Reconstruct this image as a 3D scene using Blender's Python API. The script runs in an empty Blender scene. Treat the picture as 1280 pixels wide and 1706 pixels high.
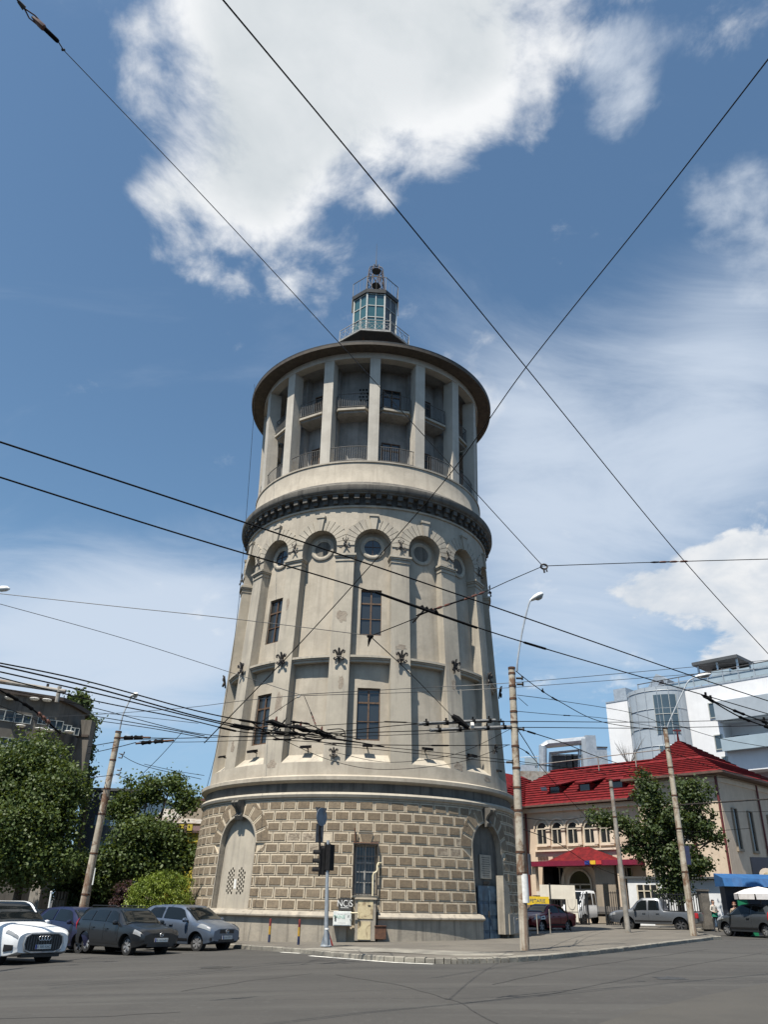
import bpy, bmesh, math, random
from math import sin, cos, tan, pi, radians as rad, degrees as deg, sqrt, atan2, exp
from mathutils import Vector as V, Matrix
random.seed(7)
scn = bpy.context.scene
COL = scn.collection

# ------------------------------------------------------------------ camera
FPX, PITCH, ROLL, EYE = 1313.0, rad(26.413), rad(1.28), 1.41
cam_d = bpy.data.cameras.new('camera'); cam = bpy.data.objects.new('camera', cam_d); COL.objects.link(cam)
cam_d.sensor_fit = 'VERTICAL'; cam_d.sensor_height = 36; cam_d.lens = FPX/1706*36
cam_d.clip_start = .1; cam_d.clip_end = 6000
cam.matrix_world = Matrix.Translation((0, 0, EYE)) @ Matrix.Rotation(pi/2+PITCH, 4, 'X') @ Matrix.Rotation(ROLL, 4, 'Z')
scn.camera = cam

def ray(px, py):                     # direction seen at a point of the photograph
    u = (px-640)/FPX; v = (853-py)/FPX
    c, s = cos(ROLL), sin(ROLL)
    a, b = u*c-v*s, u*s+v*c
    cp, sp = cos(PITCH), sin(PITCH)
    return V((a, cp-b*sp, sp+b*cp))
def at(px, py, Y):
    d = ray(px, py); return V((0, 0, EYE))+d*(Y/d.y)
def atz(px, py, z):
    d = ray(px, py); return V((0, 0, EYE))+d*((z-EYE)/d.z)
SL_L, SL_R = .038, .014              # the street rises to the right, more steeply on the left
def gz(x): return SL_L*max(-40, x) if x < 0 else SL_R*min(60, x)
def gnd(px, py, h=0):
    d = ray(px, py); s = SL_L if d.x < 0 else SL_R; return V((0, 0, EYE))+d*((EYE-h)/(s*d.x-d.z))

# ------------------------------------------------------------------ light
SUN_AZ, SUN_EL = rad(33), rad(64)     # from behind the left shoulder
sd = V((-sin(SUN_AZ)*cos(SUN_EL), -cos(SUN_AZ)*cos(SUN_EL), sin(SUN_EL)))
sl = bpy.data.lights.new('sun', 'SUN'); sl.energy = 5.0; sl.angle = rad(.53); sl.color = (1, .93, .82)
so = bpy.data.objects.new('sun', sl); COL.objects.link(so)
so.rotation_euler = (-sd).to_track_quat('-Z', 'Y').to_euler(); so.location = (-20, -20, 60)
scn.view_settings.view_transform = 'Standard'; scn.view_settings.look = 'None'
scn.view_settings.exposure = EXPOSURE = 0.78; scn.view_settings.gamma = 1
scn.cycles.max_bounces = 6; scn.cycles.diffuse_bounces = 3; scn.cycles.transparent_max_bounces = 12
scn.cycles.caustics_reflective = False; scn.cycles.caustics_refractive = False

class E_:                            # tiny expression wrapper over shader math nodes
    def __init__(s, nt, k): s.nt = nt; s.k = k
    def _m(s, op, *o):
        n = s.nt.nodes.new('ShaderNodeMath'); n.operation = op
        for i, q in enumerate((s,)+o):
            if isinstance(q, E_): s.nt.links.new(q.k, n.inputs[i])
            else: n.inputs[i].default_value = q
        return E_(s.nt, n.outputs[0])
    def __add__(s, o): return s._m('ADD', o)
    __radd__ = __add__
    def __sub__(s, o): return s._m('SUBTRACT', o)
    def __mul__(s, o): return s._m('MULTIPLY', o)
    __rmul__ = __mul__
    def __truediv__(s, o): return s._m('DIVIDE', o)
    def mx(s, o): return s._m('MAXIMUM', o)
    def mn(s, o): return s._m('MINIMUM', o)
    def pw(s, o): return s._m('POWER', o)
    def sm(s, a, b, lo=0., hi=1.):
        n = s.nt.nodes.new('ShaderNodeMapRange'); n.interpolation_type = 'SMOOTHSTEP'
        n.inputs[1].default_value = a; n.inputs[2].default_value = b; n.inputs[3].default_value = lo; n.inputs[4].default_value = hi
        s.nt.links.new(s.k, n.inputs[0]); return E_(s.nt, n.outputs[0])
def mixc(nt, f, a, b):
    n = nt.nodes.new('ShaderNodeMix'); n.data_type = 'RGBA'
    for i, q in ((0, f), (6, a), (7, b)):
        if isinstance(q, E_): nt.links.new(q.k, n.inputs[i])
        elif hasattr(q, 'is_output'): nt.links.new(q, n.inputs[i])
        else: n.inputs[i].default_value = q if i == 0 else (*q[:3], 1)
    return n.outputs[2]
def noise(nt, vec, scale, detail=4, rough=.55, dist=0, col=False):
    n = nt.nodes.new('ShaderNodeTexNoise'); n.inputs['Scale'].default_value = scale
    n.inputs['Detail'].default_value = detail; n.inputs['Roughness'].default_value = rough; n.inputs['Distortion'].default_value = dist
    nt.links.new(vec, n.inputs['Vector']); return n.outputs['Color'] if col else E_(nt, n.outputs[0])
def vmath(nt, op, a, b=None):
    n = nt.nodes.new('ShaderNodeVectorMath'); n.operation = op
    for i, q in enumerate((a, b)):
        if q is None: continue
        if hasattr(q, 'is_output'): nt.links.new(q, n.inputs[i])
        else: n.inputs[i].default_value = q
    return n

def build_world():
    w = bpy.data.worlds.new('World'); scn.world = w; w.use_nodes = True
    nt = w.node_tree; nt.nodes.clear(); L = nt.links
    out = nt.nodes.new('ShaderNodeOutputWorld'); bg = nt.nodes.new('ShaderNodeBackground')
    L.new(bg.outputs[0], out.inputs[0]); bg.inputs[1].default_value = .05
    sky = nt.nodes.new('ShaderNodeTexSky'); sky.sky_type = 'NISHITA'; sky.sun_disc = False
    sky.sun_elevation = SUN_EL; sky.sun_rotation = pi+SUN_AZ
    sky.altitude = 80; sky.air_density = 1.0; sky.dust_density = .6; sky.ozone_density = 1.3
    hs = nt.nodes.new('ShaderNodeHueSaturation'); hs.inputs['Hue'].default_value = .5; hs.inputs['Saturation'].default_value = 1.0; hs.inputs['Value'].default_value = 1.52
    L.new(sky.outputs[0], hs.inputs['Color'])
    tc = nt.nodes.new('ShaderNodeTexCoord')
    d = vmath(nt, 'NORMALIZE', tc.outputs['Generated']).outputs[0]
    sep = nt.nodes.new('ShaderNodeSeparateXYZ'); L.new(d, sep.inputs[0])
    dz = E_(nt, sep.outputs[2])
    # a flat cloud layer seen in perspective, softened towards the horizon
    k = 1.0
    iz = E_(nt, (dz.mx(0)+.45).k).pw(-1.0)
    n_ = nt.nodes.new('ShaderNodeVectorMath'); n_.operation = 'SCALE'; L.new(d, n_.inputs[0]); L.new(iz.k, n_.inputs['Scale'])
    p = n_.outputs[0]
    wn = noise(nt, p, 3.0, 3, .5, 0, col=True)
    wsub = vmath(nt, 'SUBTRACT', wn, (.5, .5, .5)).outputs[0]
    wsc = nt.nodes.new('ShaderNodeVectorMath'); wsc.operation = 'SCALE'; L.new(wsub, wsc.inputs[0]); wsc.inputs['Scale'].default_value = .16
    pw = vmath(nt, 'ADD', p, wsc.outputs[0]).outputs[0]
    n1 = noise(nt, pw, 6.5, 9, .58) + (noise(nt, pw, 17., 6, .6)-.5)*.35
    off = vmath(nt, 'ADD', pw, tuple(V((-.035, .01, .03)))).outputs[0]
    n2 = noise(nt, off, 6.5, 5, .55)
    mp = nt.nodes.new('ShaderNodeMapping'); mp.inputs['Rotation'].default_value = (0, 0, .7); mp.inputs['Scale'].default_value = (1.0, 2.6, 1.6); L.new(p, mp.inputs[0])
    nf = noise(nt, mp.outputs[0], 2.6, 8, .62, .8)
    def blob(px, py, a, b, w, rot=0):
        c = ray(px, py).normalized()
        ex = (ray(px+10*cos(rot), py+10*sin(rot)).normalized()-c); ey = (ray(px-10*sin(rot), py+10*cos(rot)).normalized()-c)
        sx = ex.length/10; sy = ey.length/10
        ex.normalize(); ey.normalize()
        dd = vmath(nt, 'SUBTRACT', d, tuple(c)).outputs[0]
        u = E_(nt, vmath(nt, 'DOT_PRODUCT', dd, tuple(ex/(sx*a))).outputs['Value'])
        v = E_(nt, vmath(nt, 'DOT_PRODUCT', dd, tuple(ey/(sy*b))).outputs['Value'])
        wv = E_(nt, vmath(nt, 'DOT_PRODUCT', dd, tuple(c*4)).outputs['Value'])
        r2 = u*u+v*v+wv*wv
        return (r2*-1.0)._m('EXPONENT')*w
    def total(bl):
        t = None
        for b in bl:
            q = blob(*b); t = q if t is None else t+q
        return t
    CUM = [(610, 0, 300, 185, 1.25), (440, 170, 140, 190, .95), (400, 330, 115, 85, .85, .4), (262, 325, 66, 55, .80), (320, 430, 80, 50, .78, .3), (560, 230, 170, 130, .75), (775, 130, 125, 115, .70), (640, -260, 420, 250, 1.4), (640, 335, 34, 34, .42)]
    R_ = [(1180, 955, 100, 45, .85), (1265, 925, 70, 40, .75), (1090, 1000, 80, 45, .55), (1180, 1010, 150, 50, .55), (1300, 1075, 90, 80, 1.0, -.6), (1220, 1110, 70, 40, .55)]
    WISP = [(1045, 185, 75, 60, .66), (1010, 100, 70, 100, .5), (1195, 320, 120, 80, .72), (1260, 480, 130, 140, .55), (1080, 60, 140, 70, .5), (390, 770, 80, 50, .42), (500, 430, 170, 60, .32)]
    VEIL = [(150, 1000, 340, 130, .85), (80, 1120, 340, 110, .95), (1000, 640, 330, 150, .6), (1100, 820, 330, 150, .7), (1240, 600, 150, 220, .6), (930, 960, 240, 140, .7), (1000, 1080, 260, 80, .5), (330, 1080, 160, 120, .6), (860, 760, 120, 160, .5)]
    nw = noise(nt, p, 3.1, 3, .5)
    den = total(CUM)
    a1 = (den + (n1-.5)*2.7 + (nw-.5)*.9).sm(.30, 1.10)
    denr = total(R_)
    a2 = (denr + (n1-.5)*1.7).sm(.38, .62)
    a3 = (total(WISP) + (n1-.5)*2.2).sm(.42, 1.15)*.75
    a4 = (total(VEIL) + (nf-.5)*1.35).sm(.10, 1.35)*.85
    shade = ((n1-n2)*3.2+.5).mx(0).mn(1)
    thick = den.sm(.7, 1.45)
    c1 = mixc(nt, (thick*.85+(shade*-.42)+.10).mx(0).mn(1), (10.8, 11.0, 11.2), (7.3, 7.9, 8.3))
    c2 = mixc(nt, (shade*.8).mx(0), (7.0, 7.8, 8.8), (10.4, 10.5, 10.6))
    c4 = (7.7, 8.7, 10.1)
    tn = nt.nodes.new('ShaderNodeMix'); tn.data_type = 'RGBA'; tn.blend_type = 'MULTIPLY'; tn.inputs[0].default_value = 1; L.new(hs.outputs[0], tn.inputs[6]); tn.inputs[7].default_value = (.89, 1.06, 1.06, 1)
    base = mixc(nt, dz.sm(.0, .42, 1., 0.)*.85, tn.outputs[2], (3.6, 5.7, 8.6))
    s = mixc(nt, a4, base, c4)
    s = mixc(nt, a3, s, (9.0, 9.7, 10.6))
    s = mixc(nt, a2, s, c2)
    s = mixc(nt, a1, s, c1)
    L.new(s, bg.inputs[0])
build_world()

# ------------------------------------------------------------------ materials
def srgb(r, g, b):
    f = lambda c: (c/255/12.92) if c/255 <= .04045 else ((c/255+.055)/1.055)**2.4
    return (f(r), f(g), f(b))
def mat(name, c1, c2=None, scale=4., rough=.8, bump=0., metal=0., spec=.5, detail=5, streak=0., streak_c=None, grain=0., bscale=None, coat=0., blotch=0., blotch_c=None, blotch_s=.6, emit=None):
    m = bpy.data.materials.new(name); m.use_nodes = True; nt = m.node_tree; b = nt.nodes['Principled BSDF']
    b.inputs['Roughness'].default_value = rough; b.inputs['Metallic'].default_value = metal
    b.inputs['Specular IOR Level'].default_value = spec; b.inputs['Coat Weight'].default_value = coat
    tc = nt.nodes.new('ShaderNodeTexCoord'); o = tc.outputs['Object']
    c2 = c2 or tuple(x*.85 for x in c1)
    n = noise(nt, o, scale, detail, .6)
    c = mixc(nt, n.sm(.38, .62), c1, c2)
    if blotch:
        nb = noise(nt, o, blotch_s, 7, .65, .6)
        c = mixc(nt, nb.sm(.49, .60)*blotch, c, blotch_c)
    if streak:
        mp = nt.nodes.new('ShaderNodeMapping'); mp.inputs['Scale'].default_value = (3.2, 3.2, .16); nt.links.new(o, mp.inputs[0])
        ns = noise(nt, mp.outputs[0], 1.0, 7, .66)
        c = mixc(nt, ns.sm(.49, .64)*streak, c, streak_c or tuple(x*.45 for x in c1))
    if grain:
        ng = noise(nt, o, 40, 3, .6)
        c = mixc(nt, ng.sm(.35, .7)*grain, c, tuple(x*.6 for x in c1))
    nt.links.new(c, b.inputs['Base Color'])
    if bump:
        bp = nt.nodes.new('ShaderNodeBump'); bp.inputs['Strength'].default_value = bump; bp.inputs['Distance'].default_value = .03
        nb = noise(nt, o, bscale or scale*6, 4, .6); nt.links.new(nb.k, bp.inputs['Height']); nt.links.new(bp.outputs[0], b.inputs['Normal'])
    if emit:
        b.inputs['Emission Color'].default_value = (*emit, 1); b.inputs['Emission Strength'].default_value = 1
    return m
def glass_mat(name, c, rough=.06, spec=.8):
    m = bpy.data.materials.new(name); m.use_nodes = True; b = m.node_tree.nodes['Principled BSDF']
    nt = m.node_tree; tc = nt.nodes.new('ShaderNodeTexCoord'); n = noise(nt, tc.outputs['Object'], .7, 2)
    nt.links.new(mixc(nt, n.sm(.3, .7), c, tuple(x*.9 for x in c)), b.inputs['Base Color'])
    b.inputs['Roughness'].default_value = rough; b.inputs['Specular IOR Level'].default_value = spec; b.inputs['IOR'].default_value = 1.5
    return m
M = {}
M['plaster'] = mat('weathered_plaster', (.395, .355, .292), (.335, .301, .247), .9, .88, .25, streak=.36, streak_c=(.235, .205, .165), grain=.16, blotch=.35, blotch_c=(.27, .24, .195), blotch_s=.45)
M['plaster_light'] = mat('pale_plaster', (.385, .348, .285), (.325, .295, .242), .8, .88, .2, streak=.5, streak_c=(.22, .20, .175), grain=.12)
M['plaster_column'] = mat('pale_column_plaster', (.47, .44, .385), (.41, .38, .33), .8, .88, .2, streak=.3, streak_c=(.28, .26, .23), grain=.12)
M['plaster_grey'] = mat('sooty_shaded_plaster', (.145, .134, .115), (.105, .098, .086), 1.1, .9, .25, streak=.9, streak_c=(.06, .056, .05), grain=.2)
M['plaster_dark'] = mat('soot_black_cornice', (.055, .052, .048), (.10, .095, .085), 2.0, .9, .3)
M['plaster_loggia'] = mat('grey_loggia_render', (.29, .285, .275), (.22, .217, .21), 1.0, .9, .15, streak=.4)
M['soffit'] = mat('brown_wood_soffit', (.082, .066, .050), (.055, .045, .036), 3.0, .7, .2)
M['brown_stone'] = mat('brown_roughcast', (.205, .158, .105), (.155, .12, .082), 7., .95, .9, bscale=38, grain=.35, blotch=.3, blotch_c=(.13, .105, .08), blotch_s=1.0)
M['brown_stone_pale'] = mat('pale_brown_roughcast', (.245, .195, .135), (.19, .15, .105), 6., .95, .9, bscale=38, grain=.35)
M['damaged_stone'] = mat('crumbled_block_face', (.34, .29, .22), (.17, .135, .10), 5., .95, 1., bscale=14, grain=.3)
M['peeled'] = mat('bare_render', (.23, .19, .15), (.30, .26, .21), 3., .95, .8, grain=.3)
M['gallery_dark'] = mat('rusty_black_gallery_floor', (.04, .03, .024), (.025, .02, .018), 3., .8)
M['joint'] = mat('cream_mortar', (.50, .43, .325), (.42, .36, .275), 2.2, .9, .3, streak=.35, grain=.15)
M['plinth'] = mat('plinth_concrete', (.33, .295, .24), (.26, .235, .195), 1.4, .9, .3, streak=.65, streak_c=(.14, .125, .105), grain=.2)
M['iron'] = mat('black_iron', (.018, .016, .015), (.03, .024, .02), 9, .65)
M['rust_iron'] = mat('rusty_iron', (.11, .045, .02), (.04, .02, .012), 14, .85)
M['brown_frame'] = mat('brown_painted_frame', (.10, .055, .03), (.055, .033, .02), 8, .7)
M['white_frame'] = mat('white_painted_frame', (.36, .38, .37), (.29, .31, .30), 6, .6)
M['grey_panel'] = mat('grey_sheet_panel', (.10, .105, .11), (.075, .08, .085), 3, .5)
M['grey_frame'] = mat('grey_painted_frame', (.30, .30, .29), (.2, .2, .195), 6, .6)
M['glass_dark'] = glass_mat('dark_window_glass', (.024, .028, .031), .10, .8)
M['glass_lantern'] = glass_mat('teal_lantern_glass', (.035, .10, .115), .08, .9)
M['rail'] = mat('grey_rail_steel', (.10, .098, .095), (.06, .058, .055), 10, .6)
M['roof_metal'] = mat('dark_roof_sheet', (.05, .05, .05), (.035, .035, .033), 3, .6)
M['blue_door'] = mat('blue_painted_steel_door', (.055, .10, .15), (.035, .065, .10), 3, .7, streak=.6, streak_c=(.02, .03, .045))
M['paper'] = mat('white_paper', (.7, .7, .68), (.6, .6, .58), 8, .8)
M['cream_pipe'] = mat('cream_pipe_paint', (.66, .60, .42), (.55, .48, .32), 6, .6)
M['black_hole'] = mat('dark_opening', (.006, .006, .006), (.01, .01, .01), 3, .9, spec=.0)

# ------------------------------------------------------------------ mesh helpers
class MB:
    def __init__(s): s.v = []; s.f = []; s.m = []; s.mats = []
    def mi(s, m):
        if m not in s.mats: s.mats.append(m)
        return s.mats.index(m)
    def add(s, vs, fs, m):
        o = len(s.v); s.v += [tuple(p) for p in vs]; k = s.mi(m)
        for f in fs: s.f.append(tuple(o+i for i in f)); s.m.append(k)
    def box(s, c, size, m, rot=None):
        h = [x/2 for x in size]; P = []
        for dx in (-1, 1):
            for dy in (-1, 1):
                for dz in (-1, 1):
                    q = V((dx*h[0], dy*h[1], dz*h[2]))
                    if rot is not None: q = rot @ q
                    P.append(V(c)+q)
        s.add(P, [(0, 1, 3, 2), (4, 6, 7, 5), (0, 4, 5, 1), (2, 3, 7, 6), (0, 2, 6, 4), (1, 5, 7, 3)], m)
    def bbox(s, x0, x1, y0, y1, z0, z1, m): s.box(((x0+x1)/2, (y0+y1)/2, (z0+z1)/2), (x1-x0, y1-y0, z1-z0), m)
    def tube(s, pts, r, m, n=6, cap=True, up=None):
        pts = [V(p) for p in pts]; R = r if isinstance(r, (list, tuple)) else [r]*len(pts)
        vs = []; fs = []; prev = None
        for i, p in enumerate(pts):
            t = (pts[min(i+1, len(pts)-1)]-pts[max(i-1, 0)])
            t = t.normalized() if t.length > 1e-9 else V((0, 0, 1))
            if prev is None:
                a = V((0, 0, 1)) if abs(t.z) < .9 else V((1, 0, 0))
                prev = t.cross(a).normalized()
            prev = (prev-t*prev.dot(t)).normalized(); b = t.cross(prev)
            for k in range(n):
                q = 2*pi*k/n; vs.append(p+(prev*cos(q)+b*sin(q))*R[i])
        for i in range(len(pts)-1):
            for k in range(n): fs.append((i*n+k, i*n+(k+1) % n, (i+1)*n+(k+1) % n, (i+1)*n+k))
        if cap: fs.append(tuple(range(n-1, -1, -1))); fs.append(tuple((len(pts)-1)*n+k for k in range(n)))
        s.add(vs, fs, m)
    def bar(s, a, b, w, d, m, up=(0, 0, 1)):
        a, b = V(a), V(b); t = (b-a); l = t.length; t.normalize(); u = V(up)
        if abs(t.dot(u)) > .98: u = V((0, 1, 0))
        x = t.cross(u).normalized(); y = x.cross(t)
        s.box((a+b)/2, (w, d, l), m, Matrix((x, y, t)).transposed())
    def lathe(s, prof, m, n=48, c=(0, 0, 0), a0=0., a1=360., close=None):
        full = abs(a1-a0) >= 359.9; k = n if full else n+1
        vs = []; fs = []; P = len(prof)
        for i in range(k):
            a = rad(a0+(a1-a0)*i/n)
            for r, z in prof: vs.append((c[0]+r*sin(a), c[1]-r*cos(a), c[2]+z))
        for i in range(n):
            j = (i+1) % k
            for q in range(P-1): fs.append((i*P+q, j*P+q, j*P+q+1, i*P+q+1))
        s.add(vs, fs, m)
    def prism(s, pts, vec, m):
        n = len(pts); vec = V(vec); P = [V(p) for p in pts]+[V(p)+vec for p in pts]
        s.add(P, [tuple(range(n-1, -1, -1)), tuple(range(n, 2*n))]+[(i, (i+1) % n, n+(i+1) % n, n+i) for i in range(n)], m)
    def build(s, name, parent=None, smooth=35, loc=None, recalc=True):
        me = bpy.data.meshes.new(name); me.from_pydata(s.v, [], s.f)
        for m in s.mats: me.materials.append(M[m] if isinstance(m, str) else m)
        me.polygons.foreach_set('material_index', s.m)
        if recalc:
            bm = bmesh.new(); bm.from_mesh(me); bmesh.ops.recalc_face_normals(bm, faces=bm.faces); bm.to_mesh(me); bm.free()
        if smooth:
            me.polygons.foreach_set('use_smooth', [True]*len(me.polygons)); me.set_sharp_from_angle(angle=rad(smooth))
        me.update()
        o = bpy.data.objects.new(name, me); COL.objects.link(o)
        if parent: o.parent = parent
        if loc is not None: o.location = loc
        return o
def tag(o, label, cat, group=None):
    o['label'] = label; o['category'] = cat
    if group: o['group'] = group
    return o
def thing(name, label, cat, loc=(0, 0, 0), rz=0, group=None):
    o = bpy.data.objects.new(name, None); COL.objects.link(o); o.location = loc; o.rotation_euler = (0, 0, rz)
    o.empty_display_size = .2
    return tag(o, label, cat, group)
def struct(o): o['kind'] = 'structure'; return o
def copy_tree(o, parent=None):
    c = o.copy(); COL.objects.link(c); c.parent = parent
    for ch in list(o.children): copy_tree(ch, c)
    return c
def text(s, size, m, parent, name='lettering', depth=.004, align='CENTER'):
    cu = bpy.data.curves.new(name, 'FONT'); cu.body = s; cu.size = size; cu.extrude = depth; cu.align_x = align; cu.align_y = 'CENTER'
    t = bpy.data.objects.new(name+'_curve', cu); COL.objects.link(t)
    dg = bpy.context.evaluated_depsgraph_get(); me = bpy.data.meshes.new_from_object(t.evaluated_get(dg))
    me.name = name
    bpy.data.objects.remove(t); bpy.data.curves.remove(cu)
    me.materials.clear(); me.materials.append(M[m])
    o = bpy.data.objects.new(name, me); COL.objects.link(o); o.parent = parent
    return o
# ================================================================== the tower
K = .87
TX, TY = -1.13*K, 50.34*K
tower = thing('water_tower', 'tall round beige fire watch tower with pilasters, columned loggia and glazed lantern on top', 'tower', (TX, TY, 0))
tower.scale = (K, K, K)
PR = [(-1, 9.37), (1.2, 9.37), (6.17, 9.08), (7.36, 8.91), (22.88, 8.08), (26.2, 7.84), (36, 7.6)]
def R(z):
    for (z0, r0), (z1, r1) in zip(PR, PR[1:]):
        if z <= z1: return r0+(r1-r0)*(max(z, z0)-z0)/(z1-z0)
    return PR[-1][1]
def cy(t, z, r): a = rad(t); return (r*sin(a), -r*cos(a), z)
C0 = 3.8                              # the middle bay faces a little to the right of the camera
def cbox(mb, t0, t1, z0, z1, d0, d1, m, n=3, rf=R):
    vs = []; fs = []
    for i in range(n+1):
        t = t0+(t1-t0)*i/n
        vs += [cy(t, z0, rf(z0)+d0), cy(t, z0, rf(z0)+d1), cy(t, z1, rf(z1)+d1), cy(t, z1, rf(z1)+d0)]
    for i in range(n):
        a, b = i*4, i*4+4
        for k in range(4): fs.append((a+k, b+k, b+(k+1) % 4, a+(k+1) % 4))
    fs += [(3, 2, 1, 0), (n*4, n*4+1, n*4+2, n*4+3)]
    mb.add(vs, fs, m)
def cpoly(mb, pts, tc, d0, d1, m, rf=R):           # polygon in metres along and up the wall, pushed out from d0 to d1
    def q(p, d): r = rf(p[1]); return cy(tc+deg(p[0]/r), p[1], r+d)
    n = len(pts)
    mb.add([q(p, d0) for p in pts]+[q(p, d1) for p in pts], [tuple(range(n, 2*n))]+[(i, (i+1) % n, n+(i+1) % n, n+i) for i in range(n)], m)
def inset(pts, w):                                  # convex polygon moved inwards by w
    n = len(pts); out = []
    ar = sum(pts[i][0]*pts[(i+1) % n][1]-pts[(i+1) % n][0]*pts[i][1] for i in range(n)); sg = 1 if ar > 0 else -1
    for i in range(n):
        a, b, c = pts[i-1], pts[i], pts[(i+1) % n]
        e1 = V((b[0]-a[0], b[1]-a[1])).normalized(); e2 = V((c[0]-b[0], c[1]-b[1])).normalized()
        n1 = V((-e1.y, e1.x))*sg; n2 = V((-e2.y, e2.x))*sg
        h = n1+n2
        if h.length < 1e-6: h = n1
        h = h.normalized(); k = w/max(.35, h.dot(n1)); out.append((b[0]+h.x*k, b[1]+h.y*k))
    return out

# ---- plinth
mb = MB(); DOOR_R, DOOR_L, WIN = 48.8, -40.6, 3.8
prof = [(9.60, -.6), (9.60, .93), (9.66, .955), (9.75, 1.0), (9.75, 1.06), (9.60, 1.2), (9.36, 1.25), (9.0, 1.25)]
for a0, a1 in ((DOOR_R+7.4, DOOR_R+13), (DOOR_R+14.5, 397+DOOR_L-40)): pass
def plinth_seg(a0, a1):
    mb.lathe(prof, 'plinth', max(4, int((a1-a0)/2)), a0=a0, a1=a1)
    for a in (a0, a1):
        P = [cy(a, z, r) for r, z in prof]+[cy(a, -.6, 9.0)]; mb.add(P, [tuple(range(len(P)))], 'plinth')
plinth_seg(DOOR_R+10.6, 360-1.0); plinth_seg(7.6, DOOR_R-6.8)
mb.build('plinth', tower)
# ---- wall behind the blocks, with the two arches and the window cut out
ARCHW, SPR = 1.30, 4.202
def arch_lo(s, w=ARCHW, spr=SPR): return spr+sqrt(max(0, w*w-s*s))
mb = MB(); ZT = 6.2
cuts = []
def wall_span(t0, t1, zlo, zhi=ZT, n=None):
    n = n or max(1, int((t1-t0)/1.5))
    for i in range(n):
        a, b = t0+(t1-t0)*i/n, t0+(t1-t0)*(i+1)/n
        za, zb = (zlo(a), zlo(b)) if callable(zlo) else (zlo, zlo)
        mb.add([cy(a, za, R(za)), cy(b, zb, R(zb)), cy(b, zhi, R(zhi)), cy(a, zhi, R(zhi))], [(0, 1, 2, 3)], 'joint')
AW = deg(ARCHW/9.15)
WT0, WT1, WZ0, WZ1 = .45, 7.15, 1.95, 4.12
edges = [(DOOR_L+AW, WT0), (WT1, DOOR_R-AW), (DOOR_R+AW, 360+DOOR_L-AW)]
for a, b in edges: wall_span(a, b, -.5)
wall_span(WT0, WT1, WZ1)
wall_span(WT0, WT1, -.5, WZ0)
for c in (DOOR_L, DOOR_R): wall_span(c-AW, c+AW, lambda t: arch_lo(rad(t-c)*9.13), n=24)
# courses of raised blocks
rnd = random.Random(3)
N_BLK = 73; BW = 360/N_BLK; rows = 10; RH = (6.17-1.25)/rows
def block(pts, tc):
    if abs(sum(pts[i][0]*pts[(i+1) % len(pts)][1]-pts[(i+1) % len(pts)][0]*pts[i][1] for i in range(len(pts))))/2 < .03: return
    o = inset(pts, .018); cpoly(mb, o, tc, -.02, .045, 'joint')
    i1 = inset(pts, .080); i2 = inset(pts, .092)
    d = .064+rnd.uniform(-.006, .008)
    def q(p, dd): r = R(p[1]); return cy(tc+deg(p[0]/r), p[1], r+dd)
    n = len(pts); zc_ = sum(p[1] for p in pts)/n; pm = 'brown_stone'
    if 3.6 < zc_ < 4.8 and (-20 < tc < -6.5 or 26 < tc < 38) and rnd.random() < .62: pm = 'damaged_stone'; d -= .02
    elif rnd.random() < .28: pm = 'brown_stone_pale'
    mb.add([q(p, .045) for p in i1]+[q(p, d) for p in i2], [tuple(range(n, 2*n))]+[(k, (k+1) % n, n+(k+1) % n, n+k) for k in range(n)], pm)
VR = 2.02
def ring_w(z): return max(ARCHW if z < SPR else 0, sqrt(max(0, VR*VR-(z-SPR)**2)) if z >= SPR else ARCHW+.02)
for r in range(rows):
    z0, z1 = 1.25+RH*r, 1.25+RH*(r+1)
    off = 0 if r % 2 else .5
    for b in range(-20, 54):
        a0 = 1.2+BW*(b+off); a1 = a0+BW; tc = (a0+a1)/2; rr = R((z0+z1)/2)
        hw = rad(BW)*rr/2
        L0 = L1 = -hw; R0 = R1 = hw; skip = False
        for c, kind in ((DOOR_L, 0), (DOOR_R, 0), (WIN, 1)):
            s = rad(c-tc)*rr
            if kind == 0:
                wb = max(ring_w(z0), ARCHW+.02) if z0 < SPR else ring_w(z0); wt = ring_w(z1)
                if z0 < SPR <= z1: wb = ARCHW+.03; wt = ring_w(max(z1, SPR+.35))
                if z0 < SPR and z1 < SPR: wb = wt = ARCHW+.03
            else:
                if z0 >= 4.6 or z1 <= 1.3: continue
                hh = rad(3.35)*rr+.03
                wb = wt = hh if z0 < 4.0 else None
                if wb is None: wb, wt = .20, .34
            if wb <= 0.01 and wt <= .01: continue
            lo_b, hi_b, lo_t, hi_t = s-wb, s+wb, s-wt, s+wt
            if lo_b < L0+.06 and hi_b > R0-.06 and lo_t < L1+.06 and hi_t > R1-.06: skip = True; break
            if s > 0: R0 = min(R0, lo_b); R1 = min(R1, lo_t)
            else: L0 = max(L0, hi_b); L1 = max(L1, hi_t)
        if skip: continue
        if R0-L0 < .12 and R1-L1 < .12: continue
        R0 = max(R0, L0+.02); R1 = max(R1, L1+.02)
        block([(L0, z0), (R0, z0), (R1, z1), (L1, z1)], tc)
for c in (DOOR_L, DOOR_R):
    nv = 9
    for k in range(nv):
        a0, a1 = pi*k/nv, pi*(k+1)/nv
        if k == nv//2: continue
        pts = []
        for rr_, a in ((ARCHW+.06, a0), (VR+.22, a0), (VR+.22, a1), (ARCHW+.06, a1)):
            pts.append((rr_*cos(a), min(SPR+rr_*sin(a), 6.15)))
        block([(p[0], p[1]) for p in pts], c)
cpoly(mb, [(-.16, 4.12), (.16, 4.12), (.32, 4.62), (-.32, 4.62)], WIN+.2, 0, .12, 'brown_stone')
mb.build('rusticated_wall', tower, smooth=0)

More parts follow.
